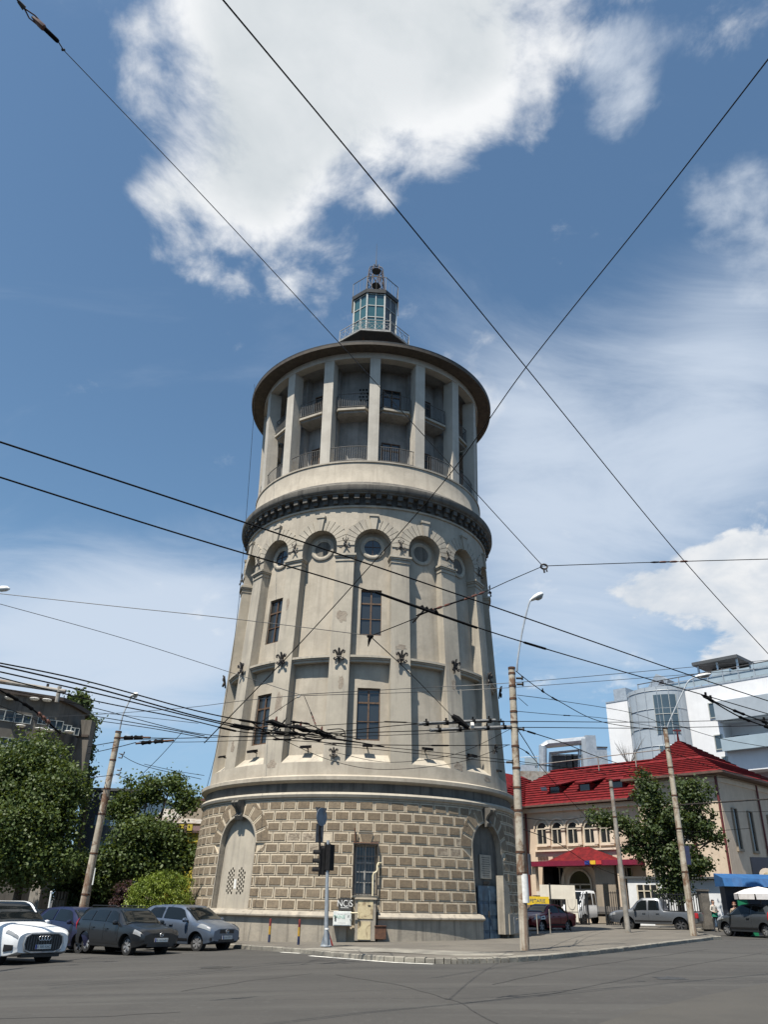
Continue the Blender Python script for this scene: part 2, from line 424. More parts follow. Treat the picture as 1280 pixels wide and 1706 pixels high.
# ---- the two arches
def arch_part(c, name, m, zb, depth=.27):
    mb = MB(); n = 26; S = [(-ARCHW, zb)]+[(-ARCHW*cos(pi*i/n), SPR+ARCHW*sin(pi*i/n)) for i in range(n+1)]+[(ARCHW, zb)]
    def q(p, d): return cy(c+deg(p[0]/9.13), p[1], R(p[1])+d)
    k = len(S)
    mb.add([q(p, .03) for p in S]+[q(p, -depth) for p in S], [(i, i+1, k+i+1, k+i) for i in range(k-1)], 'plinth')
    for i in range(24):                       # back panel in strips that follow the arch
        s0, s1 = -ARCHW+2*ARCHW*i/24, -ARCHW+2*ARCHW*(i+1)/24
        mb.add([q((s0, zb), -depth), q((s1, zb), -depth), q((s1, arch_lo(s1)), -depth), q((s0, arch_lo(s0)), -depth)], [(0, 1, 2, 3)], m)
    a = [(p[0]*1.0, p[1]) for p in S]; b = [(p[0]*1.06, p[1] if i in (0, k-1) else SPR+(p[1]-SPR)*1.06) for i, p in enumerate(S)]
    mb.add([q(p, .05) for p in a]+[q(p, .05) for p in b]+[q(p, 0) for p in b]+[q(p, 0) for p in a], [(i, i+1, k+i+1, k+i) for i in range(k-1)]+[(k+i, k+i+1, 2*k+i+1, 2*k+i) for i in range(k-1)]+[(i, i+1, 3*k+i+1, 3*k+i) for i in range(k-1)], 'plinth')
    return mb.build(name, tower), q
la, ql = arch_part(DOOR_L, 'blocked_archway', 'plaster_light', 1.2)
for side in (-1, 1):
    for ci in range(4):
        for ri in range(6):
            x = side*(.20+ci*.135); z = 1.95+ri*.20+(.1 if ci % 2 else 0)
            if (ci == 3 and ri == 5): continue
            p = V(cy(DOOR_L+deg(x/9.13), z, R(z)-.267)); mb = MB(); mb.box(p, (.075, .02, .11), 'black_hole', Matrix.Rotation(rad(DOOR_L), 3, 'Z')); mb.build('vent_hole', la, smooth=0)
mb = MB(); z = 2.35; mb.box(V(cy(DOOR_L, z, R(z)-.258)), (.15, .012, .42), 'paper', Matrix.Rotation(rad(DOOR_L), 3, 'Z'))
mb.build('notice', la)
ra, qr = arch_part(DOOR_R, 'door_archway', 'plaster_grey', -.4)
RZ = Matrix.Rotation(rad(DOOR_R), 3, 'Z')
mb = MB(); zz = 1.3
for sx in (-.37, .37):
    p = V(cy(DOOR_R+deg((sx*1.25-.02)/8.9), 1.15, R(1.15)-.25)); mb.box(p, (.90, .06, 2.75), 'blue_door', RZ)
    for q in (-1, -.35, .3, .95):
        p = V(cy(DOOR_R+deg((sx*1.25-.02)/8.9), 1.15+q, R(1.15)-.215)); mb.box(p, (.76, .03, .5), 'blue_door', RZ)
dr = mb.build('door', ra)
mb = MB(); p = V(cy(DOOR_R-.6, 1.25, R(1.15)-.18)); mb.box(p, (.05, .08, .28), 'iron', RZ); mb.build('handle', dr)
mb = MB(); z = 3.42; p = V(cy(DOOR_R, z, R(z)-.25)); mb.box(p, (1.0, .05, 1.12), 'plaster_light', RZ); pq = mb.build('plaque', ra)
mb = MB()
for i in range(9):
    w_ = .62 if i % 3 else .78
    p = V(cy(DOOR_R, 3.85-i*.105, R(z)-.222)); mb.box(p, (w_, .006, .03), 'plaster_grey', RZ)
mb.build('engraved_lines', pq)
mb = MB(); p = V(cy(DOOR_R, 2.68, R(2.7)-.25)); mb.box(p, (.42, .03, .13), 'iron', RZ); mb.box(p-V((0, 0, .17)), (.42, .03, .12), 'iron', RZ); mb.build('small_sign', ra)
for c in (DOOR_L, DOOR_R):                     # scroll keystones
    mb = MB(); RC = Matrix.Rotation(rad(c), 3, 'Z')
    prof_ = [(.0, 5.30), (.18, 5.32), (.26, 5.5), (.16, 5.65), (.26, 5.85), (.46, 6.0), (.52, 6.14), (.46, 6.24), (0, 6.24)]
    for x0, x1 in ((-.26, -.08), (-.08, .08), (.08, .26)):
        e = .05 if x0 == -.08 else 0
        pts = [V((x0*(.7+.3*(z-5.3)), -(R(6)+d-e), z)) for d, z in prof_]
        dx = (x1-x0)
        mb.prism([RC @ p for p in pts], RC @ V((dx, 0, 0)), 'plaster_grey')
    mb.build('keystone', tower, smooth=50)

# ---- ground floor window
def window(name, tc, z0, z1, hw, d, cols, rws, fm, gm, rf, parent=tower, tr=None, bw=.045):
    """casement: frame with mullions, glass pane behind"""
    mb = MB(); g = MB()
    def P(s, z, dd): r = rf(z); return V(cy(tc, z, r+dd))+Matrix.Rotation(rad(tc), 3, 'Z') @ V((s, 0, 0))
    RZ = Matrix.Rotation(rad(tc), 3, 'Z'); zc = (z0+z1)/2
    tilt = atan2(rf(z0)-rf(z1), z1-z0)
    def bx(s0, s1, za, zb, dd, th, m, M_):
        c = (P((s0+s1)/2, (za+zb)/2, dd)); M_.box(c, (s1-s0, th, zb-za), m, RZ @ Matrix.Rotation(-tilt, 3, 'X'))
    bx(-hw, hw, z0, z1, d-.03, .012, gm, g)
    bx(-hw, -hw+bw*1.5, z0, z1, d, .07, fm, mb); bx(hw-bw*1.5, hw, z0, z1, d, .07, fm, mb)
    bx(-hw+bw*1.5, hw-bw*1.5, z0, z0+bw*1.5, d, .07, fm, mb); bx(-hw+bw*1.5, hw-bw*1.5, z1-bw*1.5, z1, d, .07, fm, mb)
    for c in range(1, cols):
        s = -hw+2*hw*c/cols; bx(s-bw, s+bw, z0+bw*1.5, z1-bw*1.5, d+.008, .05, fm, mb)
    for i, zq in enumerate(rws): bx(-hw+bw*1.5, hw-bw*1.5, zq-(bw if i == 0 else bw*.5), zq+(bw if i == 0 else bw*.5), d+.004, .045, fm, mb)
    f = mb.build(name, parent, smooth=0); g.build('pane', f, smooth=0)
    return f
mb = MB(); 
for t_, u in ((WT0, 1), (WT1, -1)):
    mb.add([cy(t_, WZ0, R(WZ0)+.02), cy(t_, WZ1, R(WZ1)+.02), cy(t_, WZ1, R(WZ1)-.4), cy(t_, WZ0, R(WZ0)-.4)], [(0, 1, 2, 3)], 'joint')
mb.add([cy(WT0, WZ1, R(WZ1)+.02), cy(WT1, WZ1, R(WZ1)+.02), cy(WT1, WZ1, R(WZ1)-.4), cy(WT0, WZ1, R(WZ1)-.4)], [(0, 1, 2, 3)], 'joint')
mb.add([cy(WT0, WZ0, R(WZ0)+.02), cy(WT1, WZ0, R(WZ0)+.02), cy(WT1, WZ0, R(WZ0)-.4), cy(WT0, WZ0, R(WZ0)-.4)], [(0, 1, 2, 3)], 'joint')
cbox(mb, WT0-.5, WT1+.5, WZ0-.1, WZ0, -.1, .16, 'joint')
mb.build('window_sill', tower)
gw = window('window', WIN, WZ0, WZ1, .5, -.3, 2, [3.35, 2.95, 2.5], 'grey_frame', 'glass_dark', R)
mb = MB()                                      # iron cage standing proud of the window
def Pw(s, z, dd): r = R(z); return V(cy(WIN, z, r+dd))+Matrix.Rotation(rad(WIN), 3, 'Z') @ V((s, 0, 0))
for s in (-.58, .58): mb.bar(Pw(s, WZ0, .2), Pw(s, WZ1+.05, .22), .05, .05, 'iron')
mb.bar(Pw(-.6, WZ1+.05, .22), Pw(.6, WZ1+.05, .22), .05, .05, 'iron'); mb.bar(Pw(-.58, WZ0+.05, .2), Pw(.58, WZ0+.05, .2), .04, .04, 'iron')
for s in (-.58, .58): mb.bar(Pw(s, WZ1+.05, .22), Pw(s, WZ1+.05, 0), .04, .04, 'iron'); mb.bar(Pw(s, WZ0+.05, .2), Pw(s, WZ0+.05, 0), .04, .04, 'iron')
for i in range(-3, 4): mb.bar(Pw(i*.145, WZ0+.05, .2), Pw(i*.145, WZ1+.05, .22), .018, .018, 'iron')
mb.bar(Pw(-.58, WZ1-.5, .21), Pw(.58, WZ1-.5, .21), .03, .03, 'iron')
mb.add([Pw(-.6, WZ1+.08, .23), Pw(.6, WZ1+.08, .23), Pw(.6, WZ1+.14, 0), Pw(-.6, WZ1+.14, 0)], [(0, 1, 2, 3)], 'rust_iron')
mb.tube([Pw(-.52, WZ1, .2), Pw(-.55, WZ1+.75, .12)], .03, 'rust_iron'); mb.tube([Pw(-.42, WZ1, .1), Pw(-.36, WZ1+.5, .1), Pw(-.22, WZ1, .1)], .02, 'iron')
mb.build('window_grille', tower, smooth=0)
mb = MB(); mb.tube([Pw(.36, WZ0-.02, .3), Pw(.36, WZ0+.85, .3), Pw(.40, WZ0+.95, .3), Pw(.52, WZ0+1.0, .3), Pw(.56, WZ0+1.1, .3), Pw(.56, WZ0+1.3, .3), Pw(.6, WZ0+1.38, .28), Pw(.75, WZ0+1.4, 0)], .035, 'cream_pipe', 8)

mb.build('gas_pipe', tower)

# ---- cornice above the rustication
mb = MB()
mb.lathe([(9.02, 6.17), (9.14, 6.19), (9.14, 6.25), (9.24, 6.30), (9.28, 6.42), (9.22, 6.52), (9.06, 6.55)], 'plaster_light', 180)
mb.lathe([(9.06, 6.55), (9.04, 6.98)], 'plaster_grey', 180)  # frieze in a darker plaster: shade under the slab put into the colour
mb.lathe([(9.04, 6.98), (9.14, 7.0), (9.28, 7.05), (9.33, 7.10), (9.33, 7.27), (9.27, 7.30), (8.91, 7.40), (8.85, 7.42)], 'plaster', 180)
mb.build('string_cornice', tower)

# ---- shaft
D = .56; PW = 3.7; BAYS = 16; ST = 360/BAYS; OW = ST/2-PW
mb = MB(); mb.lathe([(R(7.3), 7.3), (R(8.04), 8.04)], 'plaster', 180); mb.build('shaft_base_band', tower)
LZ0, LZ1 = 13.36, 13.70
AR, ASP = 1.09, 20.34                           # blind arches
wins = {0: True, -2: True, -4: True}
def Rin(z): return R(z)-D
for b in range(BAYS):
    c = C0+ST*b
    if c > 180: c -= 360
    kb = round((c-C0)/ST)
    hasw = kb in (0, -2, -4, 8)
    mb = MB()
    # sloping sill
    mb.add([cy(c-OW-.3, 8.04, R(8.04)), cy(c+OW+.3, 8.04, R(8.04)), cy(c+OW+.3, 8.50, Rin(8.5)), cy(c-OW-.3, 8.50, Rin(8.5)), cy(c, 8.04, R(8.04)+.0), cy(c, 8.5, Rin(8.5))], [(0, 4, 5, 3), (4, 1, 2, 5)], 'plaster_light')
    hw = deg(.65/R(14)); W = [(9.22, 12.0), (15.0, 17.75)] if hasw else []
    zs = sorted({8.3, 22.2, *[z for w in W for z in w]}); ts = [c-OW-.4, c-hw, c, c+hw, c+OW+.4]
    for za, zb in zip(zs, zs[1:]):
        for ta, tb in zip(ts, ts[1:]):
            if (za, zb) in W and abs((ta+tb)/2-c) < hw: continue
            m_ = 'plaster'
            mb.add([cy(ta, za, Rin(za)), cy(tb, za, Rin(za)), cy(tb, zb, Rin(zb)), cy(ta, zb, Rin(zb))], [(0, 1, 2, 3)], m_)
    for za, zb in W:                            # reveals
        for t_ in (c-hw, c+hw): mb.add([cy(t_, za, Rin(za)), cy(t_, zb, Rin(zb)), cy(t_, zb, Rin(zb)-.25), cy(t_, za, Rin(za)-.25)], [(0, 1, 2, 3)], 'plaster')
        for z_ in (za, zb): mb.add([cy(c-hw, z_, Rin(z_)), cy(c+hw, z_, Rin(z_)), cy(c+hw, z_, Rin(z_)-.25), cy(c-hw, z_, Rin(z_)-.25)], [(0, 1, 2, 3)], 'plaster')
    bay = mb.build('bay_wall', tower, smooth=20)
    if abs(c) < 125:
        for i, (za, zb) in enumerate(W):
            h = zb-za
            window('window', c, za+.02, zb-.02, .63, -.16, 2, [za+h*.72, za+h*.36] if i == 0 else [za+h*.70, za+h*.36], 'brown_frame', 'glass_dark', Rin, tower)
    # ledge
    mb = MB(); cbox(mb, c-OW-.05, c+OW+.05, LZ0, LZ0+.14, -D, -.20, 'plaster', 4); cbox(mb, c-OW-.05, c+OW+.05, LZ0+.14, LZ0+.22, -D, -.12, 'plaster', 4); cbox(mb, c-OW-.05, c+OW+.05, LZ0+.22, LZ1, -D, -.04, 'plaster_light', 4)
    mb.build('bay_ledge', tower)
    # round window with its ring
    if abs(c) < 125:
        z = 20.42; mb = MB(); RZc = Matrix.Rotation(rad(c), 3, 'Z'); n = 32; tl = .053
        RT = RZc @ Matrix.Rotation(-tl, 3, 'X'); o_ = V(cy(c, z, Rin(z)))
        prof_ = [(.74, 0.0), (.74, .07), (.68, .10), (.60, .10), (.56, .06), (.50, .05), (.50, .0)]
        vs = []; fs = []; P = len(prof_)
        for i in range(n):
            a = 2*pi*i/n
            for r_, d_ in prof_: vs.append(o_+RT @ V((r_*cos(a), -d_, r_*sin(a))))
        for i in range(n):
            for q in range(P-1): fs.append((i*P+q, ((i+1) % n)*P+q, ((i+1) % n)*P+q+1, i*P+q+1))
        mb.add(vs, fs, 'plaster_light'); rw = mb.build('round_window', tower)
        mb = MB(); glz = hasw
        mb.add([o_+RT @ V((.505*cos(2*pi*i/n), -.012, .505*sin(2*pi*i/n))) for i in range(n)], [tuple(range(n))], 'glass_dark' if glz else 'plaster_grey')
        mb.build('pane' if glz else 'blind_panel', rw)
        if glz:
            mb = MB(); mb.box(o_+RT @ V((0, -.03, 0)), (.03, .03, .98), 'brown_frame', RT); mb.box(o_+RT @ V((0, -.028, .05)), (.98, .03, .03), 'brown_frame', RT); mb.build('glazing_bar', rw)
    # pilaster to the right of this bay
    t = c+ST/2; mb = MB(); cbox(mb, t-PW, t+PW, 8.04, 19.34, -D-.05, 0, 'plaster_light', 4)
    pil = mb.build('pilaster', tower)
    mb = MB()
    for z0, z1, e, dd in ((19.34, 19.44, .25, .05), (19.44, 19.56, .1, .03), (19.56, 19.66, .5, .10), (19.66, 19.78, .85, .16)): cbox(mb, t-PW-e, t+PW+e, z0, z1, -D, dd, 'plaster_light', 4)
    mb.build('capital', pil)
# spandrels with arched openings + voussoirs
mb = MB(); rz = 8.17
for b in range(BAYS):
    c = C0+ST*b
    S = sorted(set([-OW-PW+0.0, -OW-PW+PW*.5, *[deg(-AR*cos(pi*i/20)/rz) for i in range(21)], OW+PW*.5, OW+PW]))
    S = [s for s in S]
    def zl(s):
        m_ = rad(s)*rz; return 19.78 if abs(m_) > AR+1e-4 else ASP+sqrt(max(0, AR*AR-m_*m_))
    for a, e in zip(S, S[1:]):
        mid = rad((a+e)/2)*rz
        if abs(mid) > AR: za = zb = 19.78
        else: za, zb = zl(a), zl(e)
        zm = 22.0
        mb.add([cy(c+a, za, R(za)), cy(c+e, zb, R(zb)), cy(c+e, zm, R(zm)), cy(c+a, zm, R(zm)), cy(c+e, 22.95, R(22.95)), cy(c+a, 22.95, R(22.95))], [(0, 1, 2, 3), (3, 2, 4, 5)], 'plaster')
        if abs(mid) <= AR: mb.add([cy(c+a, za, R(za)), cy(c+e, zb, R(zb)), cy(c+e, zb, R(zb)-D-.02), cy(c+a, za, R(za)-D-.02)], [(0, 1, 2, 3)], 'plaster')
    for sg in (-1, 1):
        t = c+sg*deg(AR/rz); mb.add([cy(t, 19.78, R(19.78)), cy(t, ASP, R(ASP)), cy(t, ASP, R(ASP)-D), cy(t, 19.78, R(19.78)-D)], [(0, 1, 2, 3)], 'plaster')
mb.build('arcade_wall', tower, smooth=20)
for b in range(BAYS):
    c = C0+ST*b; mb = MB(); nv = 15; LIM = rad(ST/2)*rz-.012
    for k in range(nv):
        if k == nv//2: continue
        a0, a1 = pi*k/nv+.012, pi*(k+1)/nv-.012
        ro = 1.78+(.05 if k % 2 else 0)
        def lim(r_, a):
            x, y = r_*cos(a), r_*sin(a)
            if abs(x) > LIM: y = y*LIM/abs(x); x = LIM*(1 if x > 0 else -1)
            return (x, ASP+y)
        cpoly(mb, [lim(AR+.005, a0), lim(ro, a0), lim(ro, a1), lim(AR+.005, a1)], c, -.02, .055, 'plaster_light')
    mb.build('arch_moulding', tower, smooth=0)
    mb = MB(); cpoly(mb, [(-.13, ASP+AR-.06), (.13, ASP+AR-.06), (.24, 22.22), (-.24, 22.22)], c, -.1, .17, 'plaster_light')
    cpoly(mb, [(-.27, 22.22), (.27, 22.22), (.29, 22.36), (-.29, 22.36)], c, -.1, .22, 'plaster_light'); mb.build('keystone', tower, smooth=0)
# ---- main cornice on corbels
mb = MB(); mb.lathe([(R(22.9), 22.86), (8.17, 22.88), (8.19, 22.98), (8.12, 23.02)], 'plaster_light', 180)
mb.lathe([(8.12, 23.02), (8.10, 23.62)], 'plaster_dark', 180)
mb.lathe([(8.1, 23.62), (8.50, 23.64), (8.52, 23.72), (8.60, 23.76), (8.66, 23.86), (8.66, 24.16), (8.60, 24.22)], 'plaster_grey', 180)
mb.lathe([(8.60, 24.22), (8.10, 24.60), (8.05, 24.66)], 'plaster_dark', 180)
mb.build('main_cornice', tower)
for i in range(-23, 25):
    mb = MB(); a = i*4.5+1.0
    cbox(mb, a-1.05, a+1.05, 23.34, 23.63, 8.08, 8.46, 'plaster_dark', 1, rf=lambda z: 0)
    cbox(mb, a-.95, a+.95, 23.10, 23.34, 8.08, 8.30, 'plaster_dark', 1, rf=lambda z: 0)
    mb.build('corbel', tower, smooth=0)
# ---- parapet of the loggia
mb = MB(); mb.lathe([(8.05, 24.6), (7.99, 24.72), (7.87, 26.12), (7.93, 26.14), (7.93, 26.24), (7.84, 26.28), (5.6, 26.28)], 'plaster', 180); mb.build('loggia_parapet', tower)
# ---- loggia
CZ0, CZ1 = 26.28, 34.44
RI = 6.2
mb = MB()
mb.lathe([(RI, 26.2), (RI, 34.6)], 'plaster_loggia', 96)
LS = 22.5; LC = 2.5
for k in range(16):
    c = LC+LS*k; cbox(mb, c-1.8, c+1.8, 26.28, 34.29, RI-.05, RI+.5, 'plaster_loggia', 1, rf=lambda z: 0)
mb.build('inner_wall', tower)
mb = MB(); mb.lathe([(5.9, 34.30), (7.45, 34.30)], 'plaster_loggia', 96); mb.lathe([(7.45, 34.30), (7.45, 34.05), (8.02, 34.05), (8.02, 34.52)], 'plaster_column', 180); mb.build('ring_beam', tower)
for k in range(16):
    c = LC+LS*k
    if c > 180: c -= 360
    mb = MB(); cbox(mb, c-2.45, c+2.45, CZ0, 34.07, 7.05, 7.85, 'plaster_column', 2, rf=lambda z: .15*(z-26.3)/8)
    mb.build('column', tower)
    # balcony slab and railings of the bay on the right of this column
    b = c+LS/2
    mb = MB(); h = LS/2-2.4
    out = []
    for t_, r_ in ((-h, 6.1), (-h, 7.2), (-h+2.0, 7.55), (h-2.0, 7.55), (h, 7.2), (h, 6.1)): out.append((t_, r_))
    def slab(z0, z1, ex, m_):
        pts = [V(cy(b+t_, z0, r_+(ex if r_ > 6.5 else 0))) for t_, r_ in out]; mb.prism(pts, (0, 0, z1-z0), m_)
    slab(30.33, 30.48, 0, 'plaster_light'); slab(30.20, 30.33, -.18, 'plaster_loggia')
    mb.build('balcony_slab', tower, smooth=0)
    for zf, path in ((30.48, [(-h, 7.15), (-h+2.0, 7.49), (h-2.0, 7.49), (h, 7.15)]), (26.28, [(-h, 7.68), (-h/2, 7.70), (0, 7.71), (h/2, 7.70), (h, 7.68)])):
        mb = MB(); H = 1.12
        pts = [V(cy(b+t_, zf, r_)) for t_, r_ in path]
        for zz in (.12, H): mb.tube([p+V((0, 0, zz)) for p in pts], .028, 'rail', 5)
        for p, q in zip(pts, pts[1:]):
            nb = max(2, round((q-p).length/.155))
            for i in range(nb):
                x = p+(q-p)*((i+.5)/nb); mb.bar(x+V((0, 0, .12)), x+V((0, 0, H)), .024, .024, 'rail')
        mb.build('railing', tower, smooth=0)
    if abs(b) < 100:
        # openings on the inner wall
        kb = round((b-LC-LS/2)/LS)
        if kb in (0, -2, 1, 3, -4):
            for zf in (26.3, 30.5):
                f = window('loggia_window', b, zf+.05, zf+2.3, .62, .04, 2, [zf+1.75], 'brown_frame', 'glass_dark', lambda z: RI, tower)
        if kb == -1:
            for i in range(3):
                for j in range(4):
                    mb = MB()
                    p = V(cy(b+3.3+i*2.0-.7*(j % 2), 31.9+j*.28, RI+.005)); mb.box(p, (.13, .02, .13), 'black_hole', Matrix.Rotation(rad(b+4), 3, 'Z')); mb.build('vent_hole', tower, smooth=0)
# ---- roof
mb = MB()
mb.lathe([(8.0, 34.50), (8.2, 34.48), (8.75, 34.46)], 'soffit', 180)
mb.lathe([(8.75, 34.46), (8.78, 34.42), (8.96, 34.42), (8.98, 34.60)], 'soffit', 180)
mb.lathe([(8.98, 34.60), (9.0, 34.70), (8.9, 34.76), (5.0, 35.6), (2.0, 36.6)], 'roof_metal', 180)
mb.build('roof', tower)
# ---- lantern
M['crown_iron'] = mat('faded_purple_grey_iron', (.07, .05, .055), (.045, .036, .04), 9, .7)
LA = C0; LU = .62
def octo(r): return [(r, LA-22.5+45*k) for k in range(8)]
def oring(mb, r0, z0, r1, z1, m):
    P = [cy(a, z0, r) for r, a in octo(r0)]+[cy(a, z1, r) for r, a in octo(r1)]
    mb.add(P, [(k, (k+1) % 8, 8+(k+1) % 8, 8+k) for k in range(8)], m)
mb = MB(); oring(mb, 1.7, 36.62, 1.7, 39.82, 'roof_metal'); oring(mb, 1.7, 39.82, 2.92, 40.60, 'gallery_dark'); oring(mb, 2.92, 40.60, 3.0, 40.62, 'grey_frame'); oring(mb, 3.0, 40.62, 3.0, 40.74, 'grey_frame'); oring(mb, 3.0, 40.74, .2, 40.74, 'roof_metal')
for k in range(8):
    a = LA-22.5+45*k; mb.bar(cy(a, 39.82, 1.7), cy(a, 40.57, 2.7), .12, .12, 'rust_iron'); a += 22.5; mb.bar(cy(a, 39.92, 1.65), cy(a, 40.57, 2.45), .1, .1, 'rust_iron')
lan = mb.build('lantern_gallery', tower, smooth=0)
def oct_rail(r, z, h, nb, lattice, m='rail'):
    mb = MB()
    for k in range(8):
        a, b = LA-22.5+45*k, LA+22.5+45*k; p, q = V(cy(a, z, r)), V(cy(b, z, r))
        mb.bar(p, p+V((0, 0, h)), .05, .05, m); mb.bar(p+V((0, 0, h)), q+V((0, 0, h)), .045, .045, m)
        if lattice:
            mb.bar(p+V((0, 0, .08)), q+V((0, 0, .08)), .03, .03, m); mb.bar(p+V((0, 0, h*.72)), q+V((0, 0, h*.72)), .025, .025, m)
            for i in range(nb):
                x0 = p+(q-p)*(i/nb); x1 = p+(q-p)*((i+1)/nb); u = V((0, 0, 1))
                mb.bar(x0+u*.08, x1+u*h*.72, .022, .022, m); mb.bar(x1+u*.08, x0+u*h*.72, .022, .022, m); mb.bar(x0+u*.08, x0+u*h, .022, .022, m)
        else:
            for i in range(1, nb): x0 = p+(q-p)*(i/nb); mb.bar(x0, x0+V((0, 0, h)), .014, .014, m)
    return mb
oct_rail(2.94, 40.74, .95, 4, True, 'grey_frame').build('gallery_railing', tower, smooth=0)
Z0, Z1, LR = 40.74, 45.24, 1.84
mb = MB(); g = MB()
for k in range(8):
    a, b = LA-22.5+45*k, LA+22.5+45*k; p, q = V(cy(a, 0, LR)), V(cy(b, 0, LR)); u = V((0, 0, 1))
    mb.bar(p+u*Z0, p+u*Z1, .12, .12, 'white_frame'); m_ = (p+q)/2
    g.add([V((p.x*.985, p.y*.985, Z0)), V((q.x*.985, q.y*.985, Z0)), V((q.x*.985, q.y*.985, Z1)), V((p.x*.985, p.y*.985, Z1))], [(0, 1, 2, 3)], 'grey_panel' if k == 1 else 'glass_lantern')
    mb.bar(m_+u*Z0, m_+u*Z1, .07, .07, 'white_frame')
    for zz in (Z0+.06, Z0+.75, 42.87, 44.02, Z1-.05): mb.bar(p*.998+u*zz, q*.998+u*zz, .05, .07, 'white_frame')
lr = mb.build('lantern_room', tower, smooth=0); g.build('lantern_glass', lr, smooth=0)
mb = MB(); oring(mb, 1.7, 45.24, 2.0, 45.24, 'roof_metal'); oring(mb, 2.0, 45.24, 2.05, 45.54, 'roof_metal'); oring(mb, 2.05, 45.54, .1, 45.82, 'roof_metal'); mb.build('lantern_roof', tower, smooth=0)
oct_rail(1.98, 45.54, 1.35, 4, False, 'rail').build('roof_railing', tower, smooth=0)
mb = MB(); mb.bar(V(cy(LA-67.5, 43.92, 2.02)), V(cy(LA-67.5, 45.32, 2.02)), .06, .06, 'roof_metal'); mb.bar(V(cy(LA+67.5, 43.92, 2.02)), V(cy(LA+67.5, 45.32, 2.02)), .06, .06, 'roof_metal'); mb.build('downpipe', tower, smooth=0)
mb = MB(); zA, zB, rA, rB = 45.6, 49.2, .95, .62
for k in range(8):
    a, b = LA-22.5+45*k, LA+22.5+45*k
    mb.tube([cy(a, zA, rA), cy(a, zB, rB)], .045, 'crown_iron', 5)
    for z0, z1 in ((45.6, 46.8), (46.8, 48.0), (48.0, 49.2)):
        f = lambda z: rA+(rB-rA)*(z-zA)/(zB-zA)
        mb.tube([cy(a, z0, f(z0)), cy(b, z1, f(z1))], .024, 'crown_iron', 4); mb.tube([cy(b, z0, f(z0)), cy(a, z1, f(z1))], .024, 'crown_iron', 4); mb.tube([cy(a, z1, f(z1)), cy(b, z1, f(z1))], .03, 'crown_iron', 4)
    mb.tube([cy(a, zB, rB), cy(a, zB+.25, rB*.9), cy(a, zB+.42, rB*.55), cy(a, zB+.35, rB*.2)], .03, 'iron', 5)
for z, r_ in ((48.55, .36), (46.85, .35)):
    rr_ = rA+(rB-rA)*(z-zA)/(zB-zA)
    P = V(cy(LA, z, rr_*.95)); RZl = Matrix.Rotation(rad(LA), 3, 'Z')
    mb.add([P+RZl @ V((r_*cos(2*pi*i/14), 0, r_*sin(2*pi*i/14))) for i in range(14)]+[P+RZl @ V((r_*cos(2*pi*i/14), -.06, r_*sin(2*pi*i/14))) for i in range(14)], [tuple(range(14)), tuple(range(14, 28))]+[(i, (i+1) % 14, 14+(i+1) % 14, 14+i) for i in range(14)], 'black_hole')
mb.build('crown_lattice', tower, smooth=0)
mb = MB(); mb.tube([(0, 0, 48.6), (0, 0, 50.4), (0, 0, 50.45), (0, 0, 52.3)], [.06, .05, .025, .012], 'iron', 6); mb.build('lightning_rod', tower)
# ---- iron wall anchors
def fleur(t, z, s=1.0, low=False, d=.05):
    mb = MB(); RZ = Matrix.Rotation(rad(t), 3, 'Z'); o = V(cy(t, z, R(z)+d))
    def q(x, zz, y=0): return o+RZ @ V((x*s, -y*s-.03, zz*s))
    mb.tube([q(0, -.40), q(0, -.1, .05), q(0, .2, .12), q(0, .32, .16), q(0, .38, .22)], [.04*s, .065*s, .07*s, .065*s, .04*s], 'iron', 6)
    for e in (-1, 1):
        mb.tube([q(0, -.12, .05), q(e*.08, .02, .1), q(e*.15, .17, .13), q(e*.23, .26, .15), q(e*.30, .22, .16), q(e*.30, .12, .16), q(e*.24, .09, .15)], [.04*s, .06*s, .065*s, .06*s, .055*s, .045*s, .03*s], 'iron', 6)
        mb.tube([q(0, -.1, .05), q(e*.1, -.16, .1), q(e*.2, -.26, .14), q(e*.27, -.22, .16), q(e*.24, -.14, .15), q(e*.18, -.15, .14)], [.045*s, .05*s, .055*s, .05*s, .04*s, .03*s], 'iron', 6)
    mb.tube([q(-.14, -.08, .1), q(.14, -.08, .1)], .05*s, 'iron', 6)
    return mb.build('wall_anchor', tower, smooth=50)
for k in range(-4, 4):
    t = C0+ST*(k+.5)
    fleur(t, 13.62, 1.0)
    mb = MB(); RZ = Matrix.Rotation(rad(t), 3, 'Z'); o = V(cy(t, 20.3, R(20.3)+.04))
    q = lambda x, zz, y=0: o+RZ @ V((x, -y-.03, zz))
    mb.tube([q(0, -.1), q(0, .2, .08), q(0, .42, .05)], .035, 'iron', 5)
    for e in (-1, 1):
        mb.tube([q(0, .1, .05), q(e*.14, -.05, .1), q(e*.24, -.2, .14), q(e*.33, -.18, .16), q(e*.32, -.08, .16)], [.045, .04, .04, .035, .025], 'iron', 5)
        mb.tube([q(0, .15, .05), q(e*.1, .3, .1), q(e*.17, .42, .1), q(e*.1, .46, .1)], .03, 'iron', 5)
    mb.build('wall_anchor', tower, smooth=50)
fleur(C0-ST/2, 8.45, .7); fleur(C0-1.5*ST, 10.0, .6); fleur(C0+2.5*ST, 9.6, .7)

